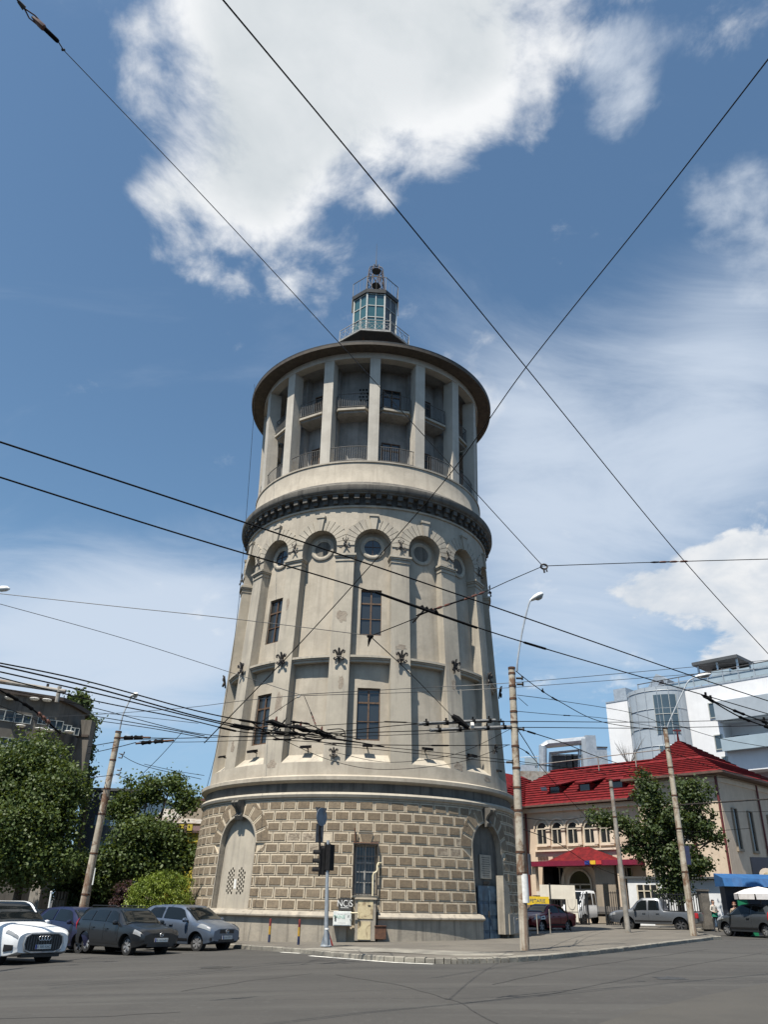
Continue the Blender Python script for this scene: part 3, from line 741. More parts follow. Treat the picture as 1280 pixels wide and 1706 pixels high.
# ---- patches where the plaster has come off
rp = random.Random(21)
for t, z, w, h in ((C0-ST/2, 15.9, .8, .9), (C0+ST/2, 14.25, .8, .35), (C0-ST/2+1, 12.2, .35, .9), (C0-1.5*ST, 11.2, .6, 1.3), (C0-1.5*ST-1, 17.0, .3, .9), (C0+1.5*ST, 12.6, .4, .7), (C0-2.5*ST, 9.2, .5, .8), (C0-1.5*ST, 8.0, .7, .5), (C0+1.5*ST, 8.2, .8, .5), (C0+2.2*ST, 7.8, .9, .4)):
    pts = []; n = 16
    for i in range(n): a = 2*pi*i/n; k = rp.uniform(.55, 1.05); pts.append((w/2*cos(a)*k, z+h/2*sin(a)*k))
    mb = MB(); cpoly(mb, pts, t, -.02, .006, 'peeled'); mb.build('bare_patch', tower, smooth=0)
# ================================================================== ground
M['asphalt'] = mat('asphalt', (.049, .046, .042), (.039, .037, .034), .35, .85, .35, detail=8, bscale=90, grain=.6, blotch=.5, blotch_c=(.052, .050, .046), blotch_s=.12)
def worn(key):                       # long faint bands of wear across the junction
    nt = M[key].node_tree; b = nt.nodes['Principled BSDF']; lk = b.inputs['Base Color'].links[0]; src = lk.from_socket
    tc = nt.nodes.new('ShaderNodeTexCoord')
    for rz, sc, lo, hi, k, c in ((.35, (.05, .9, 1), .5, .62, .55, (.058, .056, .051)), (-.5, (.04, 1.3, 1), .54, .64, .5, (.026, .025, .024)), (0, (6, 6, 6), .60, .66, .5, (.07, .068, .063))):
        mp = nt.nodes.new('ShaderNodeMapping'); mp.inputs['Rotation'].default_value = (0, 0, rz); mp.inputs['Scale'].default_value = sc; nt.links.new(tc.outputs['Object'], mp.inputs[0])
        src = mixc(nt, noise(nt, mp.outputs[0], 1.0, 6, .6).sm(lo, hi)*k, src, c)
    nt.links.new(src, b.inputs['Base Color'])
worn('asphalt')
M['asphalt_new'] = mat('lighter_asphalt_patch', (.058, .054, .047), (.048, .045, .040), .6, .9, .4, detail=8, bscale=90, grain=.4)
M['wire_shadow'] = mat('painted_shadow_line', (.022, .021, .020), (.032, .031, .03), 3, .7, grain=.2)  # dark tone that stands for wire shadows on the road
M['pavement'] = mat('pavement_asphalt', (.125, .113, .094), (.10, .091, .077), .5, .9, .3, bscale=60, grain=.25, blotch=.4, blotch_c=(.085, .077, .066), blotch_s=.3)
M['kerb'] = mat('kerb_concrete', (.24, .225, .19), (.15, .14, .12), 1.6, .9, .4, grain=.3)
M['paint'] = mat('road_paint', (.72, .71, .66), (.55, .54, .5), 5, .8, grain=.3)
def ground_sheet():
    mb = MB(); xs = [-1500, -400, -40, -30, -12, 0, 12, 30, 60, 400, 1500]; ys = [-200, -60, -15, 0, 15, 30, 45, 60, 90, 200, 700, 2500]
    for x in xs:
        for y in ys: mb.v.append((x, y, gz(x)))
    n = len(ys)
    for i in range(len(xs)-1):
        for j in range(n-1): mb.f.append((i*n+j, (i+1)*n+j, (i+1)*n+j+1, i*n+j+1)); mb.m.append(0)
    mb.mats = ['asphalt']; return struct(mb.build('road', smooth=0))
ground_sheet()
KH = .13
kp = [gnd(x, y) for x, y in [(300, 1571), (400, 1581), (500, 1588), (560, 1595), (640, 1602), (740, 1606), (800, 1605), (880, 1602), (1000, 1590), (1060, 1583), (1135, 1573), (1190, 1566)]]
def catm(P, n=6):
    out = []
    for i in range(len(P)-1):
        a, b, c, d = P[max(i-1, 0)], P[i], P[i+1], P[min(i+2, len(P)-1)]
        for k in range(n):
            t = k/n; out.append(.5*((2*b)+(c-a)*t+(2*a-5*b+4*c-d)*t*t+(3*b-a-3*c+d)*t**3))
    return out+[P[-1]]
kc = catm(kp, 6)
e = kc[-1]
kc = [V((-32, 43, 0)), V((-14, 38.5, 0)), V((-10.5, 37.2, 0))]+kc+[e+V((.55, .45, 0)), e+V((.7, 1.2, 0)), e+V((1.2, 5, 0)), e+V((4.2, 14, 0)), V((26, 53.5, 0)), V((60, 60, 0))]
kc = [V((p.x, p.y, gz(p.x))) for p in kc]
mb = MB(); n = len(kc)
back = [V((60, 200, gz(60))), V((-60, 200, gz(-60))), V((-60, 48, gz(-60)))]
def inward(i):
    t = (kc[min(i+1, n-1)]-kc[max(i-1, 0)]); t.z = 0; t.normalize(); return V((-t.y, t.x, 0))
inn = [kc[i]+inward(i)*.20 for i in range(n)]
top = [V((p.x, p.y, gz(p.x)+KH-.004)) for p in inn+back]
mb.add(top, [tuple(range(len(top)))], 'pavement'); pv = struct(mb.build('pavement', smooth=0, recalc=False))
mb = MB(); 
rk = random.Random(5); i = 0
acc = 0
for i in range(n-1):                                   # kerb stones with open joints between them
    a, b = kc[i], kc[i+1]; L = (b-a).length; k = max(1, round(L/.9))
    for j in range(k):
        g = .012/L; t0, t1 = j/k+g, (j+1)/k-g
        p0, p1 = a+(b-a)*t0, a+(b-a)*t1; q0, q1 = inn[i]+(inn[i+1]-inn[i])*t0, inn[i]+(inn[i+1]-inn[i])*t1
        h = KH+rk.uniform(-.006, .012); u = V((0, 0, h)); w = V((0, 0, -.1)); ch = (q0-p0)*.15
        mb.add([p0+w, p1+w, p1+u*.85, p0+u*.85, p0+u+ch, p1+u+ch, q1+u, q0+u, q1+w, q0+w], [(0, 1, 2, 3), (3, 2, 5, 4), (4, 5, 6, 7), (7, 6, 8, 9), (0, 3, 4, 7, 9), (1, 8, 6, 5, 2)], 'kerb')
struct(mb.build('kerb', smooth=0))
# stop line beside the kerb
def ribbon(name, pix, w, m, h=.005):
    P = [gnd(*p) for p in pix]; P = catm(P, 4); mb = MB(); vs = []
    for i, p in enumerate(P):
        t = P[min(i+1, len(P)-1)]-P[max(i-1, 0)]; t.normalize(); s = V((-t.y, t.x, 0))*w/2
        for q in (p-s, p+s): vs.append((q.x, q.y, gz(q.x)+h))
    mb.add(vs, [(2*i, 2*i+1, 2*i+3, 2*i+2) for i in range(len(P)-1)], m); return struct(mb.build(name, smooth=0, recalc=False))
ribbon('road_marking', [(516, 1592.5), (560, 1596), (640, 1602.5), (722, 1606.5)], .16, 'paint')
ribbon('road_marking', [(468, 1586.5), (500, 1588.5)], .14, 'paint')

rs_ = random.Random(8)
def shadow_line(pix, w):  # thin dark ribbons painted on the asphalt as shadows of overhead wires
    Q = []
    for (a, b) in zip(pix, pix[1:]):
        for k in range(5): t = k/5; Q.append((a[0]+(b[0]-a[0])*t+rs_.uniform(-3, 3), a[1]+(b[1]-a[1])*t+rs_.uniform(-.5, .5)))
    ribbon('painted_wire_shadow', Q+[pix[-1]], w, 'wire_shadow', .004)
shadow_line([(0, 1697), (170, 1694), (300, 1686)], .032); shadow_line([(560, 1624), (660, 1640), (760, 1668), (830, 1706)], .022); shadow_line([(820, 1640), (930, 1618), (1060, 1598), (1180, 1582)], .032); shadow_line([(300, 1652), (420, 1634), (520, 1622)], .028); shadow_line([(900, 1660), (1000, 1640), (1130, 1612), (1270, 1588)], .024)
mb = MB(); P = [gnd(*p) for p in ((980, 1712), (1060, 1686), (1170, 1660), (1300, 1634), (1400, 1640), (1330, 1740), (1000, 1740))]; mb.add([V((p.x, p.y, gz(p.x)+.004)) for p in P], [tuple(range(len(P)))], 'asphalt_new'); struct(mb.build('road_patch', smooth=0, recalc=False))
mb = MB(); P = [gnd(*p, KH) for p in ((500, 1580), (590, 1577), (800, 1586), (860, 1589), (850, 1592), (760, 1592), (640, 1586), (560, 1585))]; mb.add([V((p.x, p.y, gz(p.x)+KH)) for p in P], [tuple(range(len(P)))], 'kerb'); struct(mb.build('pavement_strip', smooth=0, recalc=False))

M['oil'] = mat('oil_stain', (.020, .019, .018), (.030, .029, .027), 3, .5)
ro = random.Random(12)
for px, py, w, h in ((360, 1612, .45, .2), (1120, 1630, .4, .18)):
    c = gnd(px, py); n = 18; pts = []
    for i in range(n): a = 2*pi*i/n; k = ro.uniform(.6, 1.1); pts.append(V((c.x+w*cos(a)*k, c.y+h*3*sin(a)*k, 0)))
    mb = MB(); mb.add([V((q.x, q.y, gz(q.x)+.0045)) for q in pts], [tuple(range(n))], 'oil'); struct(mb.build('road_stain', smooth=0, recalc=False))
# ================================================================== street furniture
M['pole_concrete'] = mat('rust_stained_pole', (.42, .38, .31), (.30, .26, .20), 2.0, .85, .3, streak=.75, streak_c=(.13, .06, .03), blotch=.95, blotch_c=(.13, .062, .030), blotch_s=1.5, grain=.2)
M['pole_grey'] = mat('grey_weathered_pole', (.30, .28, .25), (.2, .19, .17), 2.5, .85, .3, blotch=.6, blotch_c=(.15, .09, .05), blotch_s=.9, grain=.2)
M['galv'] = mat('galvanised_steel', (.33, .36, .39), (.27, .295, .32), 6, .5, metal=.3)
M['lamp_white'] = mat('white_lamp_shell', (.72, .72, .70), (.62, .62, .6), 5, .45)
M['lens'] = mat('frosted_lamp_lens', (.30, .31, .30), (.24, .25, .24), 5, .3)
M['black_plastic'] = mat('black_plastic', (.009, .009, .010), (.014, .014, .015), 8, .75, spec=.15)
M['sign_back'] = mat('grey_sign_back', (.16, .19, .23), (.13, .155, .19), 5, .5, metal=.2)
M['dark_sign'] = mat('dark_sign_back', (.028, .034, .046), (.02, .025, .034), 5, .5)
M['red_paint'] = mat('red_paint', (.20, .022, .018), (.13, .018, .015), 7, .6); M['yellow_board'] = mat('yellow_sign_board', (.72, .50, .03), None, 5, .5)
M['yellow_paint'] = mat('yellow_paint', (.46, .26, .025), (.34, .2, .025), 7, .6); M['navy_paint'] = mat('navy_paint', (.02, .028, .075), (.016, .022, .055), 7, .6)
M['cab_white'] = mat('white_cabinet_paint', (.66, .68, .65), (.56, .58, .56), 3, .6, streak=.4, streak_c=(.35, .36, .35)); M['ink'] = mat('faded_ink', (.16, .17, .17)); M['green_ink'] = mat('faded_green_ink', (.30, .50, .42))
M['cream_panel'] = mat('cream_cabinet_paint', (.56, .48, .30), (.48, .40, .25), 3, .7, blotch=.8, blotch_c=(.20, .14, .08), blotch_s=2.6, grain=.2)
M['black_box'] = mat('black_meter_box', (.022, .021, .021), (.035, .033, .032), 5, .6); M['chalk'] = mat('white_graffiti', (.62, .62, .60), (.5, .5, .5), 8, .8)
M['rust_box'] = mat('rusty_brown_box', (.12, .055, .03), (.075, .035, .022), 6, .8, grain=.3)

def up_pole(p, top, r0, r1, m, bands=()):
    mb = MB(); p = V(p); top = V(top); n = 8
    mb.tube([p+(top-p)*(i/n) for i in range(n+1)], [r0+(r1-r0)*i/n for i in range(n+1)], m, 16)
    for b in bands:
        q = p+(top-p)*b; r = r0+(r1-r0)*b+.012; d = (top-p).normalized()*.035; mb.tube([q-d, q+d], r, 'rust_iron', 16)
    return mb
def street_pole(label, px0, py0, px1, py1, r0, r1, h, lamp, m='pole_concrete', bands=(), group='concrete wire poles', base=None, Ytop=None):
    b = base or gnd(px0, py0, h); top = at(px1, py1, Ytop or b.y)
    t = thing('utility_pole', label, 'pole', b, group=group); o = V((0, 0, 0)); tp = top-b
    up_pole(o-V((0, 0, .2)), tp, r0, r1, m, bands).build('pole', t)
    mb = MB(); mb.tube([tp-V((0, 0, .02)), tp+V((0, 0, .05))], r1*1.12, 'rust_iron', 16); mb.build('pole_cap', t)
    if lamp:
        pts, head, hl, hw = lamp; P = [at(x, y, b.y+dy)-b for x, y, dy in pts]
        mb = MB(); mb.tube(catm(P, 5), .035, 'galv' if m != 'pole_concrete' or True else m, 7); mb.build('lamp_arm', t)
        d = (P[-1]-P[-2]); d = V(head) if head else d; d.normalize()
        mb = MB(); side = d.cross(V((0, 0, 1))).normalized(); up = side.cross(d); e = P[-1]
        prof_ = [(-.06, .05, .05), (.02, .09, .07), (hl*.3, hw*.8, .12), (hl*.65, hw, .13), (hl*.92, hw*.75, .10), (hl, hw*.3, .04)]
        vs = []; fs = []; k = 12
        for s_, w_, t_ in prof_:
            for i in range(k):
                a = 2*pi*i/k; vs.append(e+d*s_+side*(w_*cos(a))+up*(t_*sin(a)*(1 if sin(a) > 0 else .55)))
        for i in range(len(prof_)-1):
            for j in range(k): fs.append((i*k+j, i*k+(j+1) % k, (i+1)*k+(j+1) % k, (i+1)*k+j))
        fs += [tuple(range(k)), tuple((len(prof_)-1)*k+j for j in range(k))]
        mb.add(vs, fs, 'lamp_white'); lh = mb.build('lamp_head', t, smooth=60)
        mb = MB(); c = e+d*hl*.58-up*.075; mb.add([c+d*(hl*.3*cos(2*pi*i/14))+side*(hw*.78*sin(2*pi*i/14)) for i in range(14)]+[c-up*.05+d*(hl*.2*cos(2*pi*i/14))+side*(hw*.5*sin(2*pi*i/14)) for i in range(14)], [tuple(range(14, 28))]+[(i, (i+1) % 14, 14+(i+1) % 14, 14+i) for i in range(14)], 'lens'); mb.build('lamp_lens', lh)
    return t, b, top
PR_, bR, tR = street_pole('rust stained pole with a street lamp, standing on the pavement corner right of the tower', 875, 1583, 853, 1114, .152, .118, KH, ([(862, 1118, 0), (863, 1100, 0), (870, 1055, .1), (881, 1008, .2), (886, 1000, .3)], (.8, -.2, .42), .52, .15), bands=(.98, .93, .88, .83, .79, .70, .62, .55, .47, .33, .26))
for i, (px, py) in enumerate([(866, 1130), (867, 1140), (850, 1270), (868, 1215), (848, 1213)]):
    mb = MB(); q = at(px, py, bR.y-.05)-bR; mb.tube([q-V((.12, 0, 0)), q+V((.12, 0, 0))], .04, 'iron', 6); mb.tube([q+V((.1, 0, -.06)), q+V((.1, 0, .08))], .035, 'iron', 6); mb.build('insulator_bracket', PR_)

mb = MB(); q = at(873, 1480, bR.y)-bR; mb.lathe([(.162, -.42), (.160, .42)], 'paper', 16, (q.x, q.y, q.z)); mb.build('pasted_notice', PR_)
mb = MB(); q = at(883, 1440, bR.y)-bR; mb.box(q, (.06, .34, .62), 'dark_sign', Matrix.Rotation(rad(-18), 3, 'Z')); mb.build('sign_plate', PR_)
PF_, bF, tF = street_pole('grey rust patched lamp pole at the far kerb end, before the right tree', 1157, 1559, 1109, 1214, .17, .12, KH, ([(1113, 1212, 0), (1117, 1200, 0), (1140, 1150, .1), (1148, 1135, .1), (1160, 1128, .2)], (.97, -.1, .18), .85, .2), bands=(.9, .8, .66, .5, .3))
mb = MB(); q = at(1142, 1425, bF.y)-bF; mb.box(q+V((.1, -.12, 0)), (.22, .03, .85), 'navy_paint'); mb.build('sign_plate', PF_)
mb = MB(); A_ = at(1133, 1341, bF.y)-bF; B_ = at(1300, 1330, bF.y-6)-bF; mb.tube([A_, B_], .035, 'iron', 6); mb.build('bracket_arm', PF_)
bM = gnd(1044, 1532, 0); sM = 47/bM.y; bM = V((bM.x*sM, 47, gz(bM.x*sM)+.1))
street_pole('thin grey concrete pole behind the pick-up, left of the right tree', 0, 0, 1018, 1300, .15, .10, KH, None, 'pole_grey', (.95, .75), base=V((at(1044, 1520, 47).x, 47, gz(17)+.1)))
bl = at(150, 1506, 38)
PL_, bL, tL = street_pole('leaning rusty pole with a small street lamp, behind the parked cars left of the tower', 0, 0, 197, 1220, .18, .135, KH, ([(199, 1216, 0), (205, 1190, 0), (215, 1168, .1), (219, 1160, .1)], (.9, -.3, .25), .34, .14), bands=(.97, .86, .72, .60, .42, .24), base=V((bl.x-.35, 38, gz(bl.x))))
for i, (px, py) in enumerate([(200, 1256), (197, 1262), (195, 1283), (193, 1290)]):
    mb = MB(); q = at(px, py, bL.y-.05)-bL; mb.tube([q, q+V((.16, 0, -.02)), q+V((.18, 0, .1))], .03, 'iron', 6); mb.build('insulator_bracket', PL_)


# ---- traffic signal
sb = gnd(543, 1577, KH)
sg = thing('traffic_signal', 'grey traffic signal pole with black heads seen from behind, at the kerb before the tower', 'traffic light', sb)
S = lambda px, py, dy=0: at(px, py, sb.y+dy)-sb
mb = MB(); mb.tube([V((0, 0, 0)), S(545, 1470), S(546.5, 1400)], [.075, .06, .05], 'galv', 12); mb.lathe([(.20, 0), (.20, .03), (.09, .06)], 'galv', 12)
for a in range(4): mb.add([V((.07*cos(a*pi/2+.4), .07*sin(a*pi/2+.4), .04)), V((.19*cos(a*pi/2+.4), .19*sin(a*pi/2+.4), .04)), V((.06*cos(a*pi/2+.4), .06*sin(a*pi/2+.4), .5))], [(0, 1, 2)], 'galv')
mb.lathe([(.08, .50), (.085, .53), (.08, .56)], 'paper', 12); mb.tube([S(545, 1548, .12), V((.22, .1, .02))], .035, 'red_paint', 6)
mb.build('pole', sg)
def sig_head(c, rz, n=3):
    mb = MB(); Rz = Matrix.Rotation(rz, 3, 'Z'); h = .28*n
    mb.box(c, (.30, .22, h), 'black_plastic', Rz); mb.box(c+Rz @ V((0, -.09, 0)), (.38, .02, h+.1), 'black_plastic', Rz)
    hd = mb.build('signal_head', sg, smooth=0)
    for i in range(n):
        q = c+V((0, 0, (i-(n-1)/2)*.28)); vs = []; k = 10; mb = MB()
        for d in (.11, .34):
            for j in range(k+1): a = -.3+(pi+.6)*j/k; vs.append(q+Rz @ V((.11*cos(a), -d, .11*sin(a))))
        mb.add(vs, [(j, j+1, k+2+j, k+1+j) for j in range(k)], 'black_plastic'); mb.build('signal_visor', hd)
sig_head(S(549, 1428.5, .05), rad(62)+pi); sig_head(S(537, 1436, .1), rad(-80))
mb = MB(); mb.tube([S(533, 1425, .05), S(532, 1345, .05)], .035, 'black_plastic', 8); mb.tube([S(533, 1425, .05), S(546, 1424)], .03, 'black_plastic', 6); mb.build('sign_post', sg)
mb = MB(); c = S(532.5, 1388, .1); mb.box(c, (.27, .05, .62), 'dark_sign', Matrix.Rotation(rad(12), 3, 'Z')); mb.build('board_back', sg, smooth=0)
mb = MB(); T = [S(525.8, 1344.5, .05), S(545, 1346.5, .05), S(534, 1376, .05)]; mb.prism(T, (0, .03, 0), 'dark_sign'); mb.build('yield_sign_back', sg, smooth=0)
mb = MB(); c = S(536.5, 1361, -.04); Rz = Matrix.Rotation(rad(57), 3, 'Z'); k = 28
mb.prism([c+Rz @ V((.31*cos(2*pi*i/k), 0, .31*sin(2*pi*i/k))) for i in range(k)], Rz @ V((0, .02, 0)), 'sign_back'); mb.build('round_sign_back', sg)

# ---- bollards in the three colours, thin posts
for i, (px, py, lb) in enumerate([(405, 1567, 'nearest the silver hatchback'), (448, 1570, 'middle one of three along the kerb'), (497, 1574, 'nearest the traffic signal')]):
    b = gnd(px, py, KH); t = thing('bollard', 'striped red, yellow and navy bollard, '+lb, 'bollard', b, group='striped bollards along the kerb')
    for z0, z1, m, nm in ((0, .27, 'navy_paint', 'lower_band'), (.27, .56, 'yellow_paint', 'middle_band'), (.56, .78, 'red_paint', 'upper_band')):
        mb = MB(); mb.lathe([(.045, z0), (.045, z1)]+([(.038, z1+.03), (0, z1+.04)] if nm == 'upper_band' else []), m, 12); mb.build(nm, t)
for px, py, hgt, lb, foot in [(483, 1564, .92, 'between the striped bollards, close to the tower plinth', 0), (741, 1563, .9, 'on a foot plate before the tower plinth, right of the window', 1), (839, 1560, .9, 'on a foot plate before the blue tower door', 1), (897, 1557, .85, 'on a foot plate before the red car', 1), (918, 1555, 1.05, 'without foot plate before the red car', 0), (952, 1551, 1.0, 'dark and leaning behind the red car', 0)]:
    b = gnd(px, py, KH); t = thing('barrier_post', 'thin steel post '+lb if hgt != 1.0 else 'thin dark post leaning at the rear of the red car', 'post', b, group='thin steel posts on the pavement')
    mb = MB(); tl = -.18 if hgt == 1.0 else random.uniform(-.02, .02); mb.tube([(0, 0, 0), (tl, 0, hgt)], .028, 'pole_grey' if hgt != 1.0 else 'iron', 8); mb.lathe([(.03, hgt-.0), (0, hgt+.02)], 'pole_grey', 8, (tl, 0, 0)); mb.build('post', t)
    if foot:
        mb = MB(); mb.bbox(-.30, .30, -.09, .09, .0, .03, 'iron'); mb.build('foot_plate', t, smooth=0)

# ---- things fixed to the foot of the tower
def cylhit(px, py, r):
    d = ray(px, py); a = d.x**2+d.y**2; b = -2*(d.x*TX+d.y*TY); c = TX*TX+TY*TY-(r*K)**2
    t = (-b-sqrt(b*b-4*a*c))/2/a; p = V((0, 0, EYE))+d*t; return p, atan2(p.x-TX, TY-p.y)
def wall_box(name, label, cat, x0, x1, y0, y1, r, depth, m):
    (pa, ta), (pb, tb) = cylhit(x0, y1, r), cylhit(x1, y0, r); c = (pa+pb)/2; ang = (ta+tb)/2
    w = (V((pa.x, pa.y, 0))-V((pb.x, pb.y, 0))).length; h = abs(pb.z-pa.z)
    t = thing(name, label, cat, V((c.x, c.y, min(pa.z, pb.z))), ang)
    mb = MB(); mb.bbox(-w/2, w/2, 0, depth, 0, h, m); mb.build('housing', t, smooth=0)
    return t, w, h
t, w, h = wall_box('electrical_cabinet', 'white cabinet with faded green print, hung on the tower plinth behind the signal pole', 'cabinet', 554.5, 585.5, 1518.5, 1542, 10.02, .34, 'cab_white')
mb = MB(); mb.bbox(-w/2+.03, w/2-.03, -.015, 0, .03, h-.03, 'cab_white'); dr = mb.build('door', t, smooth=0)
mb = MB(); mb.bbox(-w/2+.07, -w/2+.12, -.03, -.015, h*.33, h*.66, 'black_plastic'); mb.build('handle', dr, smooth=0)
for s_, sz, m, x, z in (('- - - - - - -', .09, 'ink', .0, h*.82), ('TAINE', .17, 'green_ink', -.12, h*.60), ('- - - - - -', .09, 'ink', 0, h*.22), ('X', .12, 'ink', .25, h*.66), ('CE', .10, 'ink', .36, h*.42)):
    o = text(s_, sz, m, dr, 'printed_mark'); o.location = (x, -.018, z); o.rotation_euler = (pi/2, 0, 0)
t, w, h = wall_box('meter_box', 'black box with white scrawled graffiti above the white cabinet', 'box', 563.5, 586, 1497, 1516.5, 9.6, .25, 'black_box')
o = text('NCiS', .30, 'chalk', t, 'graffiti'); o.location = (0, -.008, h*.56); o.rotation_euler = (pi/2, 0, 0); o.scale = (1, 1.15, 1)
mb = MB(); mb.bbox(-w*.32, w*.3, -.006, 0, h*.20, h*.24, 'chalk'); mb.build('graffiti', t, smooth=0)
t, w, h = wall_box('gas_cabinet', 'peeling cream gas cabinet in a grey frame under the barred tower window', 'cabinet', 590.5, 627, 1495.5, 1567, 9.85, .5, 'plinth')
mb = MB(); mb.bbox(-w/2+.1, w/2-.12, -.02, 0, h*.50, h*.93, 'cream_panel'); d1 = mb.build('door', t, smooth=0)
mb = MB(); mb.bbox(w*.1, w*.24, -.035, -.02, h*.80, h*.82, 'iron'); mb.build('lock', d1, smooth=0)
mb = MB(); mb.bbox(-w/2+.12, w/2-.2, -.02, 0, .04, h*.44, 'cream_panel'); mb.build('door', t, smooth=0)
mb = MB(); mb.bbox(-w/2-.03, w/2+.03, -.06, .1, h*.955, h*.985, 'joint'); mb.build('cap', t, smooth=0)
mb = MB(); mb.tube([V((-w*.75, -.12, h*.63)), V((-w*.40, -.12, h*.63)), V((-w*.36, -.12, h*.62)), V((-w*.36, -.12, h*.53))], .028, 'cream_pipe', 8); mb.build('gas_pipe', t)
t, w, h = wall_box('junction_box', 'low rusty brown box on the ground against the plinth, right of the cream cabinet', 'box', 624.5, 643.5, 1543.5, 1564.5, 9.88, .3, 'rust_box')
mb = MB(); mb.bbox(-w/2-.02, w/2+.02, -.03, .3, h, h+.03, 'rust_box'); mb.build('lid', t, smooth=0)
t, w, h = wall_box('concrete_pier', 'upright concrete slab standing right of the blue tower door', 'pier', 843, 849.5, 1480, 1557, 9.68, .35, 'plinth')
mb = MB(); mb.prism([(-w/2, 0, h), (w/2, 0, h), (-w/2, 0, h+.5)], (0, .35, 0), 'plinth'); mb.build('sloped_top', t, smooth=0)
t, w, h = wall_box('stone_box', 'low concrete box with a metal shutter beside the upright slab', 'box', 851, 866, 1523, 1557, 9.73, .5, 'plinth')
mb = MB(); mb.bbox(-w*.1, w*.45, -.02, 0, .05, h*.85, 'grey_frame'); mb.build('shutter', t, smooth=0)
# flood lights on the sills of the blind bays
fl = [(371, 1261, 'on the leftmost pilaster of the tower'), (421.5, 1252, 'under the left pair of tall windows'), (510, 1244.5, 'in the blank bay left of the middle windows'), (612.5, 1242.5, 'under the middle tall window'), (712, 1248, 'in the blank bay right of the middle windows'), (786, 1259, 'in the second blank bay from the middle windows'), (829, 1284, 'at the right edge of the tower shaft')]
for i, (px, py, lb) in enumerate(fl):
    edge = i in (0, 6); r = 8.85 if edge else 8.55
    p, a = cylhit(px, py, r); t = thing('floodlight', 'small dark floodlight '+lb, 'floodlight', p, a, 'floodlights on the tower')
    mb = MB(); s_ = .6 if edge else 1; mb.box((0, -.05, 0), (.44*s_, .30, .12*s_), 'black_plastic', Matrix.Rotation(rad(12), 3, 'X')); mb.build('lamp_body', t, smooth=0)
    mb = MB(); mb.tube([(0, .05, -.02), (0, .4, -.06)], .03, 'iron', 6); mb.build('bracket', t)
# ================================================================== buildings behind
M['peach'] = mat('peach_render', (.56, .455, .35), (.50, .405, .31), 1.2, .85, .1, streak=.25, streak_c=(.38, .29, .22), grain=.1)
M['peach_trim'] = mat('cream_trim', (.62, .52, .41), (.56, .47, .37), 2, .8)
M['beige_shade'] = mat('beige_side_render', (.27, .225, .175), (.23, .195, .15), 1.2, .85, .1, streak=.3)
def tile_mat(name, c1, c2, vdir):
    m = mat(name, c1, c2, 2.5, .8, 0, spec=.12); nt = m.node_tree; b = nt.nodes['Principled BSDF']; tc = nt.nodes.new('ShaderNodeTexCoord')
    mp = nt.nodes.new('ShaderNodeMapping'); mp.inputs['Scale'].default_value = (1, 1, 1); nt.links.new(tc.outputs['Object'], mp.inputs[0])
    w = nt.nodes.new('ShaderNodeTexWave'); w.bands_direction = 'Z'; w.wave_profile = 'SAW'; w.inputs['Scale'].default_value = .62; w.inputs['Distortion'].default_value = .6; w.inputs['Detail'].default_value = 2
    nt.links.new(mp.outputs[0], w.inputs['Vector']); bp = nt.nodes.new('ShaderNodeBump'); bp.inputs['Strength'].default_value = 1.0; bp.inputs['Distance'].default_value = .16
    nt.links.new(w.outputs['Fac'], bp.inputs['Height']); nt.links.new(bp.outputs[0], b.inputs['Normal']); return m
M['red_tile'] = tile_mat('red_metal_tile', (.140, .012, .014), (.085, .009, .011), 0)
M['wine'] = mat('wine_red_fascia', (.16, .008, .03), (.13, .007, .025), 3, .5)
M['red_pipe'] = mat('dark_red_pipe', (.11, .015, .015), (.08, .012, .012), 6, .5)
M['eave'] = mat('brown_eave_boards', (.10, .06, .045), (.07, .045, .035), 4, .7)
M['win_cream'] = mat('cream_window_frame', (.50, .45, .36), None, 5, .6)
M['pane'] = glass_mat('dark_pane', (.02, .022, .024)); M['pane_blue'] = glass_mat('blue_grey_pane', (.05, .075, .095), .05, .9)
M['white_wall'] = mat('white_render', (.66, .67, .69), (.61, .62, .64), .5, .8, .05, streak=.15, streak_c=(.5, .51, .53)); M['pink_wall'] = mat('lilac_render', (.40, .33, .36), (.36, .30, .33), 1, .8)
M['curtain_glass'] = glass_mat('pale_curtain_wall', (.33, .37, .41), .15, .6); M['dark_canopy'] = mat('dark_canopy_sheet', (.06, .065, .07), None, 3, .6)
M['duct'] = mat('galvanised_duct', (.42, .45, .48), (.34, .37, .40), 2, .4, metal=.5); M['machine'] = mat('dark_machinery', (.05, .052, .055), (.03, .03, .032), 4, .7)
M['rail_glass'] = glass_mat('pale_blue_balustrade_glass', (.30, .37, .42), .15, .6)
M['drab'] = mat('drab_brown_render', (.135, .122, .105), (.108, .098, .084), .8, .9, .1, streak=.6, streak_c=(.045, .04, .034)); M['drab_roof'] = mat('drab_roof_edge', (.06, .045, .036), None, 3, .8)
M['yellow_wall'] = mat('yellow_render', (.42, .33, .035), (.36, .28, .03), 1, .85); M['brown_tile'] = mat('brown_roof_tile', (.085, .045, .035), (.06, .034, .028), 5, .8)
M['slate_glass'] = glass_mat('slate_cladding', (.035, .042, .052), .25, .6); M['sky_glass'] = glass_mat('sky_tinted_glass', (.12, .19, .25), .08, .9)
M['white_paint'] = mat('white_wall_paint', (.64, .66, .68), (.56, .58, .60), 1, .7); M['stone'] = mat('grey_brown_stone_wall', (.15, .135, .115), (.085, .078, .068), 2.2, .9, .5, grain=.4)
M['awning'] = mat('blue_awning_cloth', (.01, .08, .22), (.008, .06, .175), 3, .7); M['green_panel'] = mat('green_kiosk_panel', (.005, .16, .07), None, 3, .6); M['navy_panel'] = mat('navy_kiosk_panel', (.012, .016, .028), None, 4, .6)
